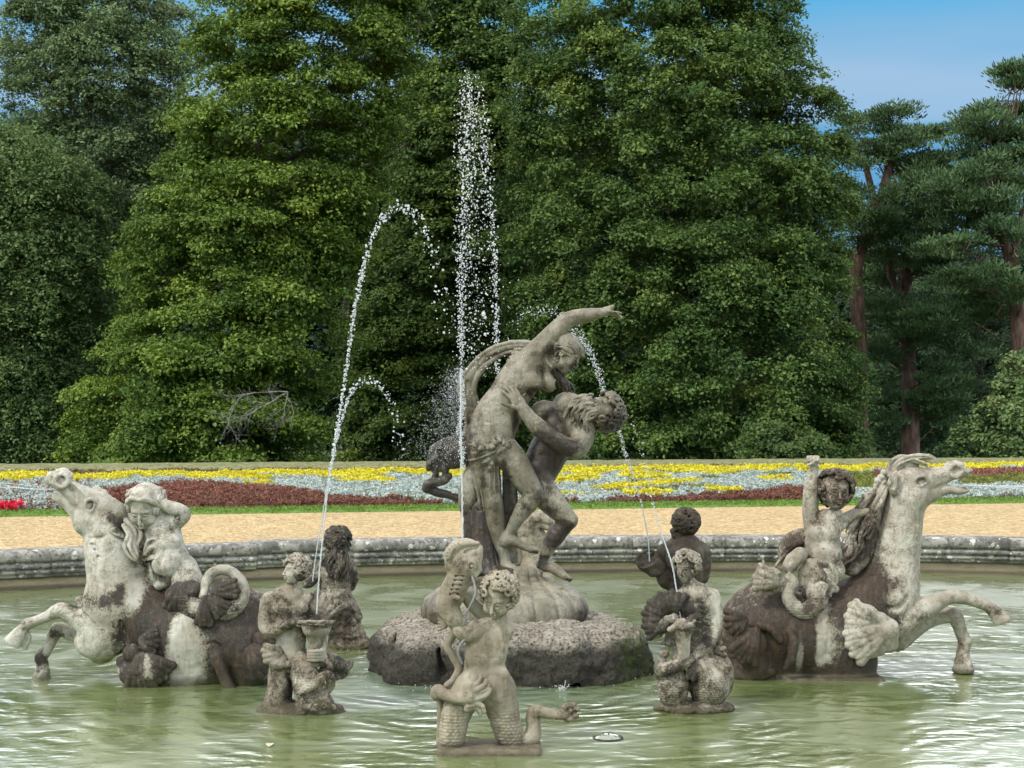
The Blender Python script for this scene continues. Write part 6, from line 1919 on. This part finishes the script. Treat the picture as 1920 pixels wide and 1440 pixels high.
def right_triton():
    D0 = 10.2
    mt = stone('triton')
    root = empty('merman_sculpture', (PX(1303, 1338, D0)[0], D0, 0.0), 'mottled marble curly-haired merman holding a scallop shell and horn, seated on two scaly coils', 'statue')
    S = Sculpt(D0, 1.2)
    S.c([(1312, 1235, 0, 30), (1311, 1205, 0, 28), (1307, 1175, 0, 32), (1304, 1145, 0, 36), (1303, 1125, 0, 35)], 7, flat=(0, 1, 0, .76), spl=4)
    S.e(1290, 1140, -20, 17, 13, 10, k=7); S.e(1320, 1140, -18, 17, 13, 10, k=7)
    S.e(1334, 1118, 2, 15, 16, 15, k=7); S.e(1273, 1122, 0, 14, 15, 14, k=7)
    S.c([(1303, 1112, 0, 14), (1294, 1093, -4, 12.5)], 6)
    S.c([(1336, 1120, 0, 14), (1343, 1148, -4, 13), (1339, 1180, -10, 13), (1326, 1206, -20, 11.5), (1306, 1228, -34, 9.5), (1298, 1236, -38, 8)], 5, spl=4)
    S.c([(1270, 1126, 0, 13), (1240, 1150, -2, 12), (1223, 1178, -8, 12), (1232, 1186, -24, 11), (1244, 1170, -36, 9), (1250, 1162, -40, 8)], 5, spl=4)
    S.hand((1249, 1163, -40), (1, -.45, 0), (0, .3, 1), 32, curl=(25, 28, 32, 36), side=-1, thumb=30, k=1)
    for i in range(5): S.c([(1312 + i, 1130 + i * 10, -28, 1.0), (1330, 1134 + i * 10, -18, 1.4)], 3, sub=True)
    S.build('torso', mt, root, stains=[(1300, 1150, 22, 34, .5), (1280, 1130, 18, 18, .4), (1340, 1140, 10, 34, -.35), (1320, 1195, 10, 26, .3), (1230, 1178, 16, 16, .3), (1300, 1110, 8, 8, -.3)])
    S = Sculpt(D0, 1.0)
    g, R, u = S.head(1287, 1065, -8, 56, yaw=-34, pitch=-4, roll=-4, mouth=.01)
    S.build('head', mt, root, base_stain=.12)
    S = Sculpt(D0, 1.0)
    S.ew(g((0, .17, -.14)), np.array([.34, .35, .36]) * u, R, 3 * S.s)
    S.curls(g, R, u, 34, 15, lambda p: p[1] > .30 or (p[2] < .12 and p[1] > -.38), size=.15, thick=.05, r=(.42, .42, .47))
    S.build('hair', mt, root, stains=[(1308, 1080, 10, 18, .3)])
    # scallop on his right arm
    S = Sculpt(D0, 1.15)
    fan(S, 1258, 1162, -22, 6, 52, 140, 300, 13, 6.4, curl=10, body=False)
    S.e(1244, 1140, -16, 28, 28, 9, k=3)
    S.c([(1216, 1172, -30, 8), (1236, 1180, -34, 9), (1252, 1178, -34, 8)], 4)
    S.build('scallop', mt, root, base_stain=.5)
    # horn with a clump at its mouth, second hand
    S = Sculpt(D0, 1.1)
    S.c([(1280, 1178, -46, 19), (1280, 1190, -46, 15.5), (1281, 1208, -44, 12.5), (1282, 1228, -40, 11.5), (1278, 1244, -36, 12)], 2, spl=3)
    for i, (x, y, r) in enumerate(((1266, 1176, 8), (1274, 1170, 8), (1284, 1168, 9), (1294, 1172, 8), (1290, 1180, 8), (1270, 1184, 7), (1258, 1180, 7), (1280, 1176, 10), (1300, 1164, 6))):
        S.e(x, y, -54 + (i % 3) * 4, r, r * .8, 8, k=1.5)
    S.build('horn', mt, root, stains=[(1280, 1172, 24, 10, .3), (1282, 1210, 8, 20, -.4)])
    S = Sculpt(D0, 1.0)
    S.c([(1288, 1168, -50, 8), (1298, 1158, -44, 7)], 3)
    S.hand((1294, 1163, -46), (1, -.7, 0), (0, .3, 1), 30, curl=(20, 26, 30, 34), side=-1, thumb=45, k=1)
    S.build('hand', mt, root, base_stain=.35)
    S = Sculpt(D0, 1.2)
    S.c([(1300, 1234, -36, 9.5), (1280, 1244, -46, 11), (1258, 1252, -46, 12), (1240, 1256, -40, 11), (1236, 1266, -30, 9)], 3, spl=4)
    S.c([(1246, 1252, -34, 9), (1240, 1236, -26, 8), (1248, 1226, -20, 7)], 3, spl=3)
    S.c([(1256, 1205, -10, 8), (1262, 1198, -12, 8), (1268, 1212, -10, 7), (1268, 1236, -16, 7)], 3, spl=4)
    S.c([(1247, 1206, -2, 4), (1240, 1206, -2, 3)], 2)
    S.e(1262, 1285, -20, 30, 44, 30, k=5)
    S.e(1330, 1285, -16, 38, 42, 36, k=5)
    S.e(1356, 1268, 6, 20, 40, 26, k=5)
    S.c([(1312, 1236, -6, 26), (1318, 1256, -14, 26)], 8)
    fan(S, 1312, 1236, -38, 4, 40, 55, 125, 5, 6.5, curl=4)
    fan(S, 1326, 1236, -28, 4, 44, 20, 60, 4, 6, curl=0)
    fan(S, 1340, 1222, -10, 2, 20, -60, 20, 3, 5, curl=2)
    S.e(1302, 1326, -4, 74, 16, 48, k=6)
    S.build('fish_legs', mt, root, base_stain=.12, stains=[(1296, 1280, 8, 40, .7), (1300, 1330, 80, 8, .4), (1335, 1255, 12, 14, -.35), (1262, 1250, 24, 10, .25)],
            disp=lambda S_, V, Q: rocky(S_, scales(S_, V, Q, lambda a, b: np.clip((b - 1256) / 8, 0, 1) * (b < 1318), 7.5, .9), Q, .02, 16, 1312))
    return root


def rear_left_triton():
    D0 = 12.95
    mt = stone('triton')
    root = empty('merman_sculpture', (PX(650, 1215, D0)[0], D0, 0.0), 'weathered marble merman seen from behind with long wavy hair, left of the rock', 'statue')
    S = Sculpt(D0, 1.2)
    S.c([(630, 1125, 0, 29), (628, 1100, 0, 29), (630, 1078, 0, 32), (632, 1062, 0, 30)], 7, flat=(0, 1, 0, .76), spl=4)
    S.e(606, 1062, 0, 12, 12, 12, k=6); S.e(657, 1062, 0, 12, 12, 12, k=6)
    S.c([(632, 1050, 0, 11), (634, 1036, 0, 10)], 5)
    S.c([(604, 1064, -2, 11), (592, 1080, -8, 10), (582, 1092, -16, 9.5), (574, 1096, -24, 8)], 4, spl=3)
    S.c([(659, 1064, 2, 11), (663, 1082, 10, 10), (658, 1100, 22, 9)], 4, spl=3)
    S.c([(630, 1110, -24, 1.2), (629, 1085, -26, 1.8), (631, 1066, -24, 1.2)], 4, sub=True, spl=3)
    S.c([(632, 1128, 0, 30), (640, 1150, 2, 34), (645, 1178, 2, 34), (650, 1205, 2, 40)], 6, spl=4)
    S.e(612, 1150, -14, 20, 30, 22, k=6); S.e(655, 1212, 0, 46, 24, 40, k=6)
    S.e(606, 1185, -10, 24, 26, 24, k=6)
    S.e(676, 1208, -6, 16, 14, 14, k=3)
    fan(S, 616, 1122, -24, 2, 26, 20, 160, 7, 5, curl=4)
    S.build('torso', mt, root, base_stain=.08, stains=[(640, 1150, 20, 20, .8), (640, 1180, 24, 20, .5), (630, 1075, 18, 18, .15), (590, 1088, 14, 12, .3), (660, 1080, 8, 20, .3), (620, 1140, 10, 8, -.3)],
            disp=lambda S_, V, Q: rocky(S_, V, Q, .03, 13, 1135))
    S = Sculpt(D0, 1.0)
    g, R, u = S.head(637, 1017, 0, 52, yaw=122, pitch=4, roll=0)
    S.build('head', mt, root, base_stain=.4)
    S = Sculpt(D0, 1.0)
    S.ew(g((0, .14, -.12)), np.array([.40, .39, .40]) * u, R, 3 * S.s)
    S.curls(g, R, u, 30, 6, lambda p: p[1] > .2 or p[2] < .1, size=.16, thick=.055, r=(.42, .42, .46))
    S.strands([[(626, 1020, -14), (622, 1040, -20), (614, 1060, -24), (618, 1082, -26)], [(630, 1025, -18), (632, 1045, -24), (636, 1066, -26), (632, 1086, -27)], [(640, 1028, -14), (646, 1046, -20), (650, 1066, -22), (644, 1084, -24)],
               [(620, 1030, -10), (610, 1046, -16), (602, 1060, -18)]], 5, 4.5, 2.8, 31, wav=2.5, freq=1.3)
    S.build('hair', mt, root, base_stain=.35)
    return root


def rear_right_triton():
    D0 = 13.1
    mt = stone('dark')
    root = empty('merman_sculpture', (PX(1285, 1212, D0)[0], D0, 0.0), 'blackened merman seen from behind, holding out an open conch, behind the curly-haired one', 'statue')
    S = Sculpt(D0, 1.2)
    S.c([(1284, 1130, 0, 30), (1284, 1100, 0, 30), (1284, 1070, 0, 36), (1284, 1045, 0, 40), (1284, 1032, 0, 34)], 7, flat=(0, 1, 0, .72), spl=4)
    S.e(1248, 1034, 0, 16, 16, 15, k=7); S.e(1316, 1032, 0, 15, 16, 15, k=7)
    S.e(1264, 1048, -22, 16, 20, 8, k=6); S.e(1304, 1048, -22, 16, 20, 8, k=6)
    S.c([(1284, 1034, -32, 1.4), (1284, 1070, -32, 2.2), (1284, 1110, -30, 1.6)], 5, sub=True, spl=3)
    S.c([(1284, 1018, 0, 12), (1286, 1005, 0, 11)], 5)
    S.c([(1244, 1038, 0, 13), (1240, 1062, 0, 12.5), (1244, 1088, 6, 12), (1256, 1098, 16, 10)], 5, spl=4)
    S.c([(1320, 1036, 0, 13), (1322, 1060, 2, 12), (1318, 1084, 8, 11)], 5, spl=4)
    S.c([(1284, 1135, 0, 32), (1288, 1180, 0, 40), (1290, 1215, 0, 46)], 7, spl=3)
    S.build('torso', mt, root, stains=[(1270, 1070, 12, 30, .5), (1322, 1022, 12, 8, -1.2), (1280, 1030, 16, 8, -.25)])
    S = Sculpt(D0, 1.0)
    g, R, u = S.head(1288, 984, 0, 50, yaw=148, pitch=-4, roll=6)
    S.build('head', mt, root)
    S = Sculpt(D0, 1.0)
    S.ew(g((0, .14, -.12)), np.array([.38, .37, .38]) * u, R, 3 * S.s)
    S.curls(g, R, u, 30, 16, lambda p: p[1] > .2 or p[2] < .12, size=.17, thick=.06, r=(.46, .45, .50))
    for (x, y) in ((1264, 1004), (1270, 1010), (1276, 1002), (1262, 996), (1280, 1008)): S.e(x, y, -8, 6, 6, 7, k=2)
    S.build('hair', mt, root, base_stain=.1)
    S = Sculpt(D0, 1.1)
    S.c([(1240, 1060, -6, 12), (1226, 1052, -10, 16), (1212, 1052, -14, 20)], 3)
    S.c([(1226, 1046, -10, 8), (1208, 1040, -16, 18), (1200, 1032, -18, 20)], 2, sub=True)
    S.c([(1192, 1052, -14, 2.6), (1202, 1064, -26, 2.6), (1218, 1062, -34, 2.6), (1232, 1050, -30, 2.6)], 1.5, spl=4)
    S.c([(1238, 1070, -4, 10), (1224, 1070, -10, 12), (1212, 1066, -12, 8)], 4)
    S.c([(1192, 1052, -14, 2.6), (1200, 1040, 0, 2.6), (1216, 1032, 6, 3), (1230, 1036, 2, 3)], 1.5, spl=4)
    S.build('conch', mt, root, stains=[(1215, 1060, 20, 10, -.2)])
    return root


def rear_putto():
    D0 = 14.6
    mt = stone('putto')
    root = empty('merchild_sculpture', (PX(1000, 1165, D0)[0], D0, 0.0), 'pale merchild and fish half hidden between the legs of the marble couple', 'statue')
    S = Sculpt(D0, 1.3)
    S.c([(1000, 1060, 0, 24), (1000, 1030, 0, 26), (996, 1005, 0, 27), (992, 990, 0, 25)], 6, flat=(0, 1, 0, .8), spl=3)
    S.c([(990, 990, -4, 20), (998, 974, -8, 15), (1014, 970, -10, 12), (1028, 976, -12, 10), (1034, 984, -14, 5)], 5, spl=4)
    S.c([(1012, 985, -14, 6), (1026, 990, -16, 5)], 3)
    S.e(1006, 975, -20, 4, 4, 4, k=2)
    S.c([(1014, 1010, 0, 14), (1016, 1060, 0, 18)], 5)
    S.c([(995, 1065, 0, 24), (990, 1110, 0, 30), (990, 1160, 0, 32)], 8, spl=3); S.c([(1010, 1065, 0, 22), (1020, 1110, 0, 26), (1028, 1165, 0, 26)], 8, spl=3)
    S.build('figure', mt, root, base_stain=.12, stains=[(1005, 985, 20, 14, .3)])
    S = Sculpt(D0, 1.6)
    S.box(1005, 1166, 0, 60, 9, 36, 5)
    S.build('plinth', mt, root)
    S = Sculpt(D0, 1.3)
    S.e(950, 978, 4, 20, 24, 20, k=4)
    S.c([(952, 990, 0, 18), (960, 1020, 0, 16), (972, 1050, 0, 15)], 5, spl=3)
    S.build('fish', mt, root)
    return root


if want('tritons'):
    left_triton(); right_triton(); rear_left_triton(); rear_right_triton(); rear_putto()
# ---------------------------------------------------------------- water jets and small things
def ico(r=1.0):
    t = (1 + 5 ** .5) / 2
    v = np.array([(-1, t, 0), (1, t, 0), (-1, -t, 0), (1, -t, 0), (0, -1, t), (0, 1, t), (0, -1, -t), (0, 1, -t), (t, 0, -1), (t, 0, 1), (-t, 0, -1), (-t, 0, 1)], float)
    v /= np.linalg.norm(v[0])
    f = np.array([(0, 11, 5), (0, 5, 1), (0, 1, 7), (0, 7, 10), (0, 10, 11), (1, 5, 9), (5, 11, 4), (11, 10, 2), (10, 7, 6), (7, 1, 8), (3, 9, 4), (3, 4, 2), (3, 2, 6), (3, 6, 8), (3, 8, 9), (4, 9, 5), (2, 4, 11), (6, 2, 10), (8, 6, 7), (9, 8, 1)])
    return v * r, f


ICO = ico()


def drops(name, C, R, label, stretch=1.0):
    C = np.asarray(C, float); R = np.asarray(R, float)
    v, f = ICO
    st = np.ones((len(C), 1, 3)); st[:, 0, 2] = stretch if np.isscalar(stretch) else np.asarray(stretch)
    V = (C[:, None, :] + v[None] * R[:, None, None] * st).reshape(-1, 3)
    Fq = (f[None] + (np.arange(len(C)) * 12)[:, None, None]).reshape(-1, 3).astype(np.int32)
    o = mesh_obj(name, V, Fq, M_DROP, None, True)
    return tag(o, label, 'water jet', kind='stuff')


def build_water_things():
    global M_DROP
    M_DROP, nt, bs = new_mat('bright_water_drops')
    bs.inputs['Base Color'].default_value = (.86, .90, .93, 1); bs.inputs['Roughness'].default_value = .12
    bs.inputs['Subsurface Weight'].default_value = .0
    bs.inputs['Transmission Weight'].default_value = .45
    bs.inputs['IOR'].default_value = 1.33
    rr = np.random.default_rng(77)

    def arc(pts, D, n, r, jit, broken=0.0, wobble=0):
        """pts (px, py, spread px, density)"""
        A = catmull([p[:2] for p in pts], False, 20)
        sp = np.interp(np.linspace(0, 1, len(A)), np.linspace(0, 1, len(pts)), [p[2] for p in pts])
        de = np.interp(np.linspace(0, 1, len(A)), np.linspace(0, 1, len(pts)), [p[3] for p in pts])
        L_ = np.concatenate([[0], np.cumsum(np.linalg.norm(np.diff(A, axis=0), axis=1))])
        w = np.interp(np.linspace(0, 1, 1000), L_ / L_[-1], de); w /= w.sum()
        s = rr.choice(1000, n, p=w) / 1000. + rr.uniform(0, .001, n)
        x = np.interp(s, L_ / L_[-1], A[:, 0]); y = np.interp(s, L_ / L_[-1], A[:, 1]); q = np.interp(s, L_ / L_[-1], sp)
        # gather into beads
        if broken: 
            b = np.round(s * broken) / broken; k = rr.random(n) < .75
            x = np.where(k, np.interp(b, L_ / L_[-1], A[:, 0]) + (x - np.interp(b, L_ / L_[-1], A[:, 0])) * .45, x)
            y = np.where(k, np.interp(b, L_ / L_[-1], A[:, 1]) + (y - np.interp(b, L_ / L_[-1], A[:, 1])) * .45, y)
        x = x + rr.normal(0, 1, n) * q; y = y + rr.normal(0, 1, n) * q * .8
        Dd = D + rr.normal(0, 1, n) * q * D / F
        C = np.column_stack([(x - 960) * Dd / F, Dd, EYE - (y - HY) * Dd / F])
        R = .54 * r * D / F * np.clip(rr.lognormal(0, .45, n), .3, 1.9)
        return C, R
    def thread(name, pts, D, r, label):
        A = catmull([PX(p[0], p[1], D if len(p) < 3 else D + p[2]) for p in pts], False, 14)
        A += rr.normal(0, .0012, A.shape)
        R = r * D / F * (1 + .45 * rr.random(len(A)))
        v, f = tube(A, R, 6)
        return tag(mesh_obj(name, v, f, M_DROP, None, True), label, 'water jet', kind='stuff')

    # jet out of the near fish's mouth, going straight up
    thread('water_stream', [(868, 1020), (867, 960), (866, 900), (865, 850), (864, 800), (864, 740), (864, 690)], 8.93, 1.5, 'thin white stream rising from the fish of the nearest merchild')
    C1, R1 = arc([(864, 690, 2.5, 2.0), (865, 600, 4, 2), (866, 500, 6, 1.6), (868, 400, 8, 1.4), (872, 280, 10, 1.4), (874, 200, 9, 1.2), (872, 135, 8, .5)], 8.93, 900, 1.75, 1)
    n = 1250
    y = 140 + 560 * rr.beta(1.15, 1.3, n); cx = np.interp(y, [130, 300, 700], [880, 886, 893]); sx = np.interp(y, [130, 170, 300, 500, 700], [8, 15, 18, 20, 22])
    x = cx + np.clip(rr.normal(0, .85, n), -2, 2) * sx
    Dd = 9.3 + rr.normal(0, .12, n)
    C2 = np.column_stack([(x - 960) * Dd / F, Dd, EYE - (y - HY) * Dd / F]); R2 = rr.lognormal(0, .5, n) * .70 * 9.3 / F
    n = 130; x = rr.uniform(838, 985, n); y = rr.uniform(520, 760, n); Dd = 9.6 + rr.normal(0, .3, n)
    C3 = np.column_stack([(x - 960) * Dd / F, Dd, EYE - (y - HY) * Dd / F]); R3 = rr.lognormal(0, .3, n) * .9 * 9.3 / F
    drops('tall_water_jet', np.vstack([C1, C2, C3]), np.concatenate([R1, R2, R3]), 'tall column of white drops rising and falling in front of the trees', 1.25)
    C, R = arc([(934, 720, 3, 1.6), (931, 640, 3.5, 1.8), (930, 560, 4, 1.6), (926, 470, 5, 1.4), (918, 360, 7, 1.2), (908, 240, 8, 1), (898, 160, 7, .4)], 14.5, 620, 1.75, 1)
    drops('rear_water_jet', C, R, 'second column of drops falling just right of the tall jet, behind the couple', 1.4)
    # arcs from the left sea deities
    thread('water_stream', [(594, 1150), (597, 1100), (601, 1050), (606, 1000), (612, 940), (618, 900)], 10.0, 1.2, 'thin stream leaving the flared horn of the left youth')
    C, R = arc([(618, 900, .9, 2), (628, 830, 1.2, 2), (641, 750, 1.5, 2), (651, 680, 1.8, 1.8), (662, 600, 2.2, 1.7), (676, 530, 2.6, 1.6), (694, 460, 3.2, 1.5), (714, 415, 4.5, 1.7), (742, 390, 6, 1.6), (770, 396, 7, 1.4), (792, 420, 8, .9), (808, 470, 10, .6), (828, 540, 12, .4), (845, 620, 14, .2)], 10.1, 820, 2.5, 1, 85)
    drops('arching_water_jet', C, R, 'high arc of white beads curving up from the left youth towards the couple', 1.1)
    thread('water_stream', [(586, 1090), (594, 1030), (603, 980), (612, 920), (619, 880)], 12.6, .9, 'faint stream rising from the merman at rear left')
    C, R = arc([(620, 880, 1.2, 1.6), (632, 820, 1.6, 1.6), (648, 765, 2, 1.5), (662, 730, 3, 1.4), (684, 712, 5, 1.3), (706, 716, 6, 1.1), (726, 740, 7, .8), (742, 790, 8, .6), (754, 850, 8, .35)], 12.4, 300, 2.4, 1, 55)
    drops('arching_water_jet', C, R, 'lower arc of white beads peaking left of the couple', 1.1)
    # arcs from the right sea deities
    thread('water_stream', [(1276, 1160), (1269, 1110), (1260, 1060), (1249, 1025), (1238, 995)], 10.1, 1.2, 'thin stream leaving the horn of the curly-haired merman')
    thread('water_stream', [(1218, 1052), (1215, 1010), (1209, 975), (1203, 945)], 12.9, 1.0, 'thin stream rising out of the conch at rear right')
    C, R = arc([(1203, 945, 1.2, 1.4), (1192, 910, 1.6, .8), (1182, 880, 1.4, 1.6), (1172, 850, 1.4, 2), (1163, 815, 1.6, 2.2), (1156, 793, 2, 1.5)], 12.85, 210, 1.5, 1)
    C_, R_ = arc([(1134, 745, 3, 1.2), (1124, 705, 4, 1.8), (1108, 665, 5, 1.8), (1086, 630, 6.5, 1.6), (1062, 602, 8, 1.2), (1030, 582, 10, .8), (995, 580, 12, .6), (960, 610, 14, .5)], 12.9, 620, 1.35, 1)
    Cb, Rb = arc([(1238, 995, .8, 2), (1229, 960, 1.4, 1.4), (1221, 925, 2, 1), (1211, 880, 3, .6), (1198, 830, 4, .4), (1180, 770, 6, .25)], 10.15, 90, 1.5, 1)
    C, R = np.vstack([C, Cb]), np.concatenate([R, Rb])
    drops('arching_water_jet', np.vstack([C, C_]), np.concatenate([R, R_]), 'arc of fine spray passing behind the man\'s head at right', 1.2)
    # horses' mouths
    thread('water_stream', [(97, 918), (60, 917), (20, 914), (-30, 914)], 11.3, .75, 'thin level stream from the mouth of the left sea-horse')
    thread('water_stream', [(97, 917), (60, 911), (20, 907), (-30, 905)], 11.35, .5, 'second thin stream from the mouth of the left sea-horse')
    thread('water_stream', [(1806, 909), (1850, 911), (1900, 912), (1960, 914)], 11.55, .85, 'thin level stream from the mouth of the right sea-horse')
    thread('water_stream', [(1808, 907), (1840, 911), (1900, 915), (1960, 918)], 11.6, .6, 'second thin stream from the mouth of the right sea-horse')
    # fine spray bouncing off the cloak
    n = 2600
    t = rr.random(n)
    x = 862 - np.abs(rr.normal(0, 1, n)) * (14 + 46 * t); y = 700 + t * 165 + rr.normal(0, 10, n)
    Dd = 11.7 + rr.normal(0, .25, n)
    C = np.column_stack([(x - 960) * Dd / F, Dd, EYE - (y - HY) * Dd / F]); R = rr.lognormal(0, .35, n) * .45 * 11.7 / F
    n2 = 700; t = rr.random(n2); y = 690 + 190 * t; x = np.interp(y, [690, 760, 800, 860, 900], [864, 868, 862, 868, 866]) + rr.normal(0, 3, n2)
    Dd = 11.55 + rr.normal(0, .05, n2)
    C4 = np.column_stack([(x - 960) * Dd / F, Dd, EYE - (y - HY) * Dd / F]); R4 = rr.lognormal(0, .35, n2) * .9 * 11.7 / F
    drops('water_spray', np.vstack([C, C4]), np.concatenate([R, R4]), 'fine mist of drops splashing off the flying cloak')
    # splashes on the pool
    n = 260
    a = rr.uniform(0, 6.28, n); q = 1.16 + np.abs(rr.normal(0, .25, n))
    C = np.column_stack([-.05 + q * np.cos(a), 12.05 + q * np.sin(a), np.abs(rr.normal(0, .012, n)) + .004])
    k = 46; C5 = np.column_stack([PX(1055, 1290, 10.95)[0] + rr.normal(0, .035, k), 10.95 + rr.normal(0, .05, k), np.abs(rr.normal(0, .014, k)) + .003])
    C6 = np.array([PX(1055 + i * .6, 1306 - i * 3.2, 10.9) for i in range(10)])
    drops('splash_drops', np.vstack([C, C5, C6]), np.concatenate([rr.uniform(.002, .005, n), rr.uniform(.003, .007, k), np.full(10, .0055)]), 'small splashes where drops hit the pool round the rock', 1.0)

    # half-sunk lamp dome
    D0 = 9.27
    root = empty('pool_light', (PX(1140, 1385, D0)[0], D0, 0), 'round glass pool lamp with a dark ring, floating half sunk right of the nearest merchild', 'lamp')
    r = 27 * D0 / F
    c = np.array([PX(1140, 1385, D0)[0], D0, 0.0])
    th = np.linspace(0, 2 * math.pi, 49)[:-1]; ph = np.linspace(0, math.pi / 2, 14)
    V = []
    for p in ph: V += [(c[0] + r * math.cos(p) * math.cos(t), c[1] + r * math.cos(p) * math.sin(t), -.012 + r * .50 * math.sin(p)) for t in th]
    Q = np.array([[i * 48 + j, i * 48 + (j + 1) % 48, (i + 1) * 48 + (j + 1) % 48, (i + 1) * 48 + j] for i in range(13) for j in range(48)])
    m, nt, bs = new_mat('lamp_glass'); bs.inputs['Base Color'].default_value = (.50, .52, .42, 1); bs.inputs['Roughness'].default_value = .04; bs.inputs['Metallic'].default_value = .75
    mesh_obj('dome', V, Q, m, root, True)
    m2, nt, bs = new_mat('lamp_rim'); bs.inputs['Base Color'].default_value = (.02, .02, .018, 1); bs.inputs['Roughness'].default_value = .3
    P = np.array([(c[0] + r * 1.0 * math.cos(t), c[1] + r * 1.0 * math.sin(t), .004) for t in np.linspace(0, 2 * math.pi, 60)])
    v, f = tube(P, np.full(60, .0065), 8)
    mesh_obj('rim', v, f, m2, root, True)
    P = np.array([(c[0] + .002 * math.cos(t), c[1] - .0, .0) for t in (0, 1)]) + np.array([[0, -r * .55, r * .40], [0, -r * .50, r * .46]])
    v, f = tube(P, [.006, .006], 8); mesh_obj('screw', v, f, m2, root, True)
    # floating leaf
    p = PX(506, 1398, 2 * 0 + EYE * F / (1398 - HY))
    V = []; n = 14
    for i in range(n):
        a = 2 * math.pi * i / n; V.append((p[0] + .022 * math.cos(a) * (1 + .15 * math.cos(2 * a)), p[1] + .04 * math.sin(a), .006 + .010 * math.cos(a) ** 2))
    V2 = [(x, y, z - .004) for x, y, z in V]
    Fc = [list(range(n)), list(range(2 * n - 1, n - 1, -1))] + [[i, n + i, n + (i + 1) % n, (i + 1) % n] for i in range(n)]
    m3, nt, bs = new_mat('pale_leaf'); bs.inputs['Base Color'].default_value = (.55, .52, .38, 1)
    tag(mesh_obj('floating_leaf', V + V2, Fc, m3), 'small pale leaf floating on the water at lower left', 'leaf')
    # dead branches hanging in the lime and linden
    m_b = bark_mat('dead_wood', (.12, .11, .10), (.28, .26, .24))
    root = empty('dead_branch', tuple(PX(480, 740, 46.5)), 'bare grey dead branch with fine twigs low in front of the yellow-green lime', 'branch')
    parts = []
    base = PX(540, 735, 46.8)
    def grow(p, d, L_, r, lev):
        n_ = 6; P = [p]
        for i in range(n_):
            d2 = d + rr.normal(0, .16, 3); d2 /= np.linalg.norm(d2); P.append(P[-1] + d2 * L_ / n_); d = d2
            if lev < 3 and rr.random() < .75:
                e = d + rr.normal(0, .6, 3); e /= np.linalg.norm(e); grow(P[-1], e, L_ * rr.uniform(.4, .7), r * .55, lev + 1)
        parts.append(tube(np.array(P), np.linspace(r, r * .35, len(P)), 5))
    grow(base, np.array([-1, -.1, .25]), 1.7, .028, 0); grow(base, np.array([-.85, -.1, -.35]), 1.8, .028, 0); grow(base, np.array([-.3, -.1, -.9]), 1.2, .022, 0)
    v, f = merge(parts); mesh_obj('twigs', v, f, m_b, root, True)


if want('jets'):
    build_water_things()
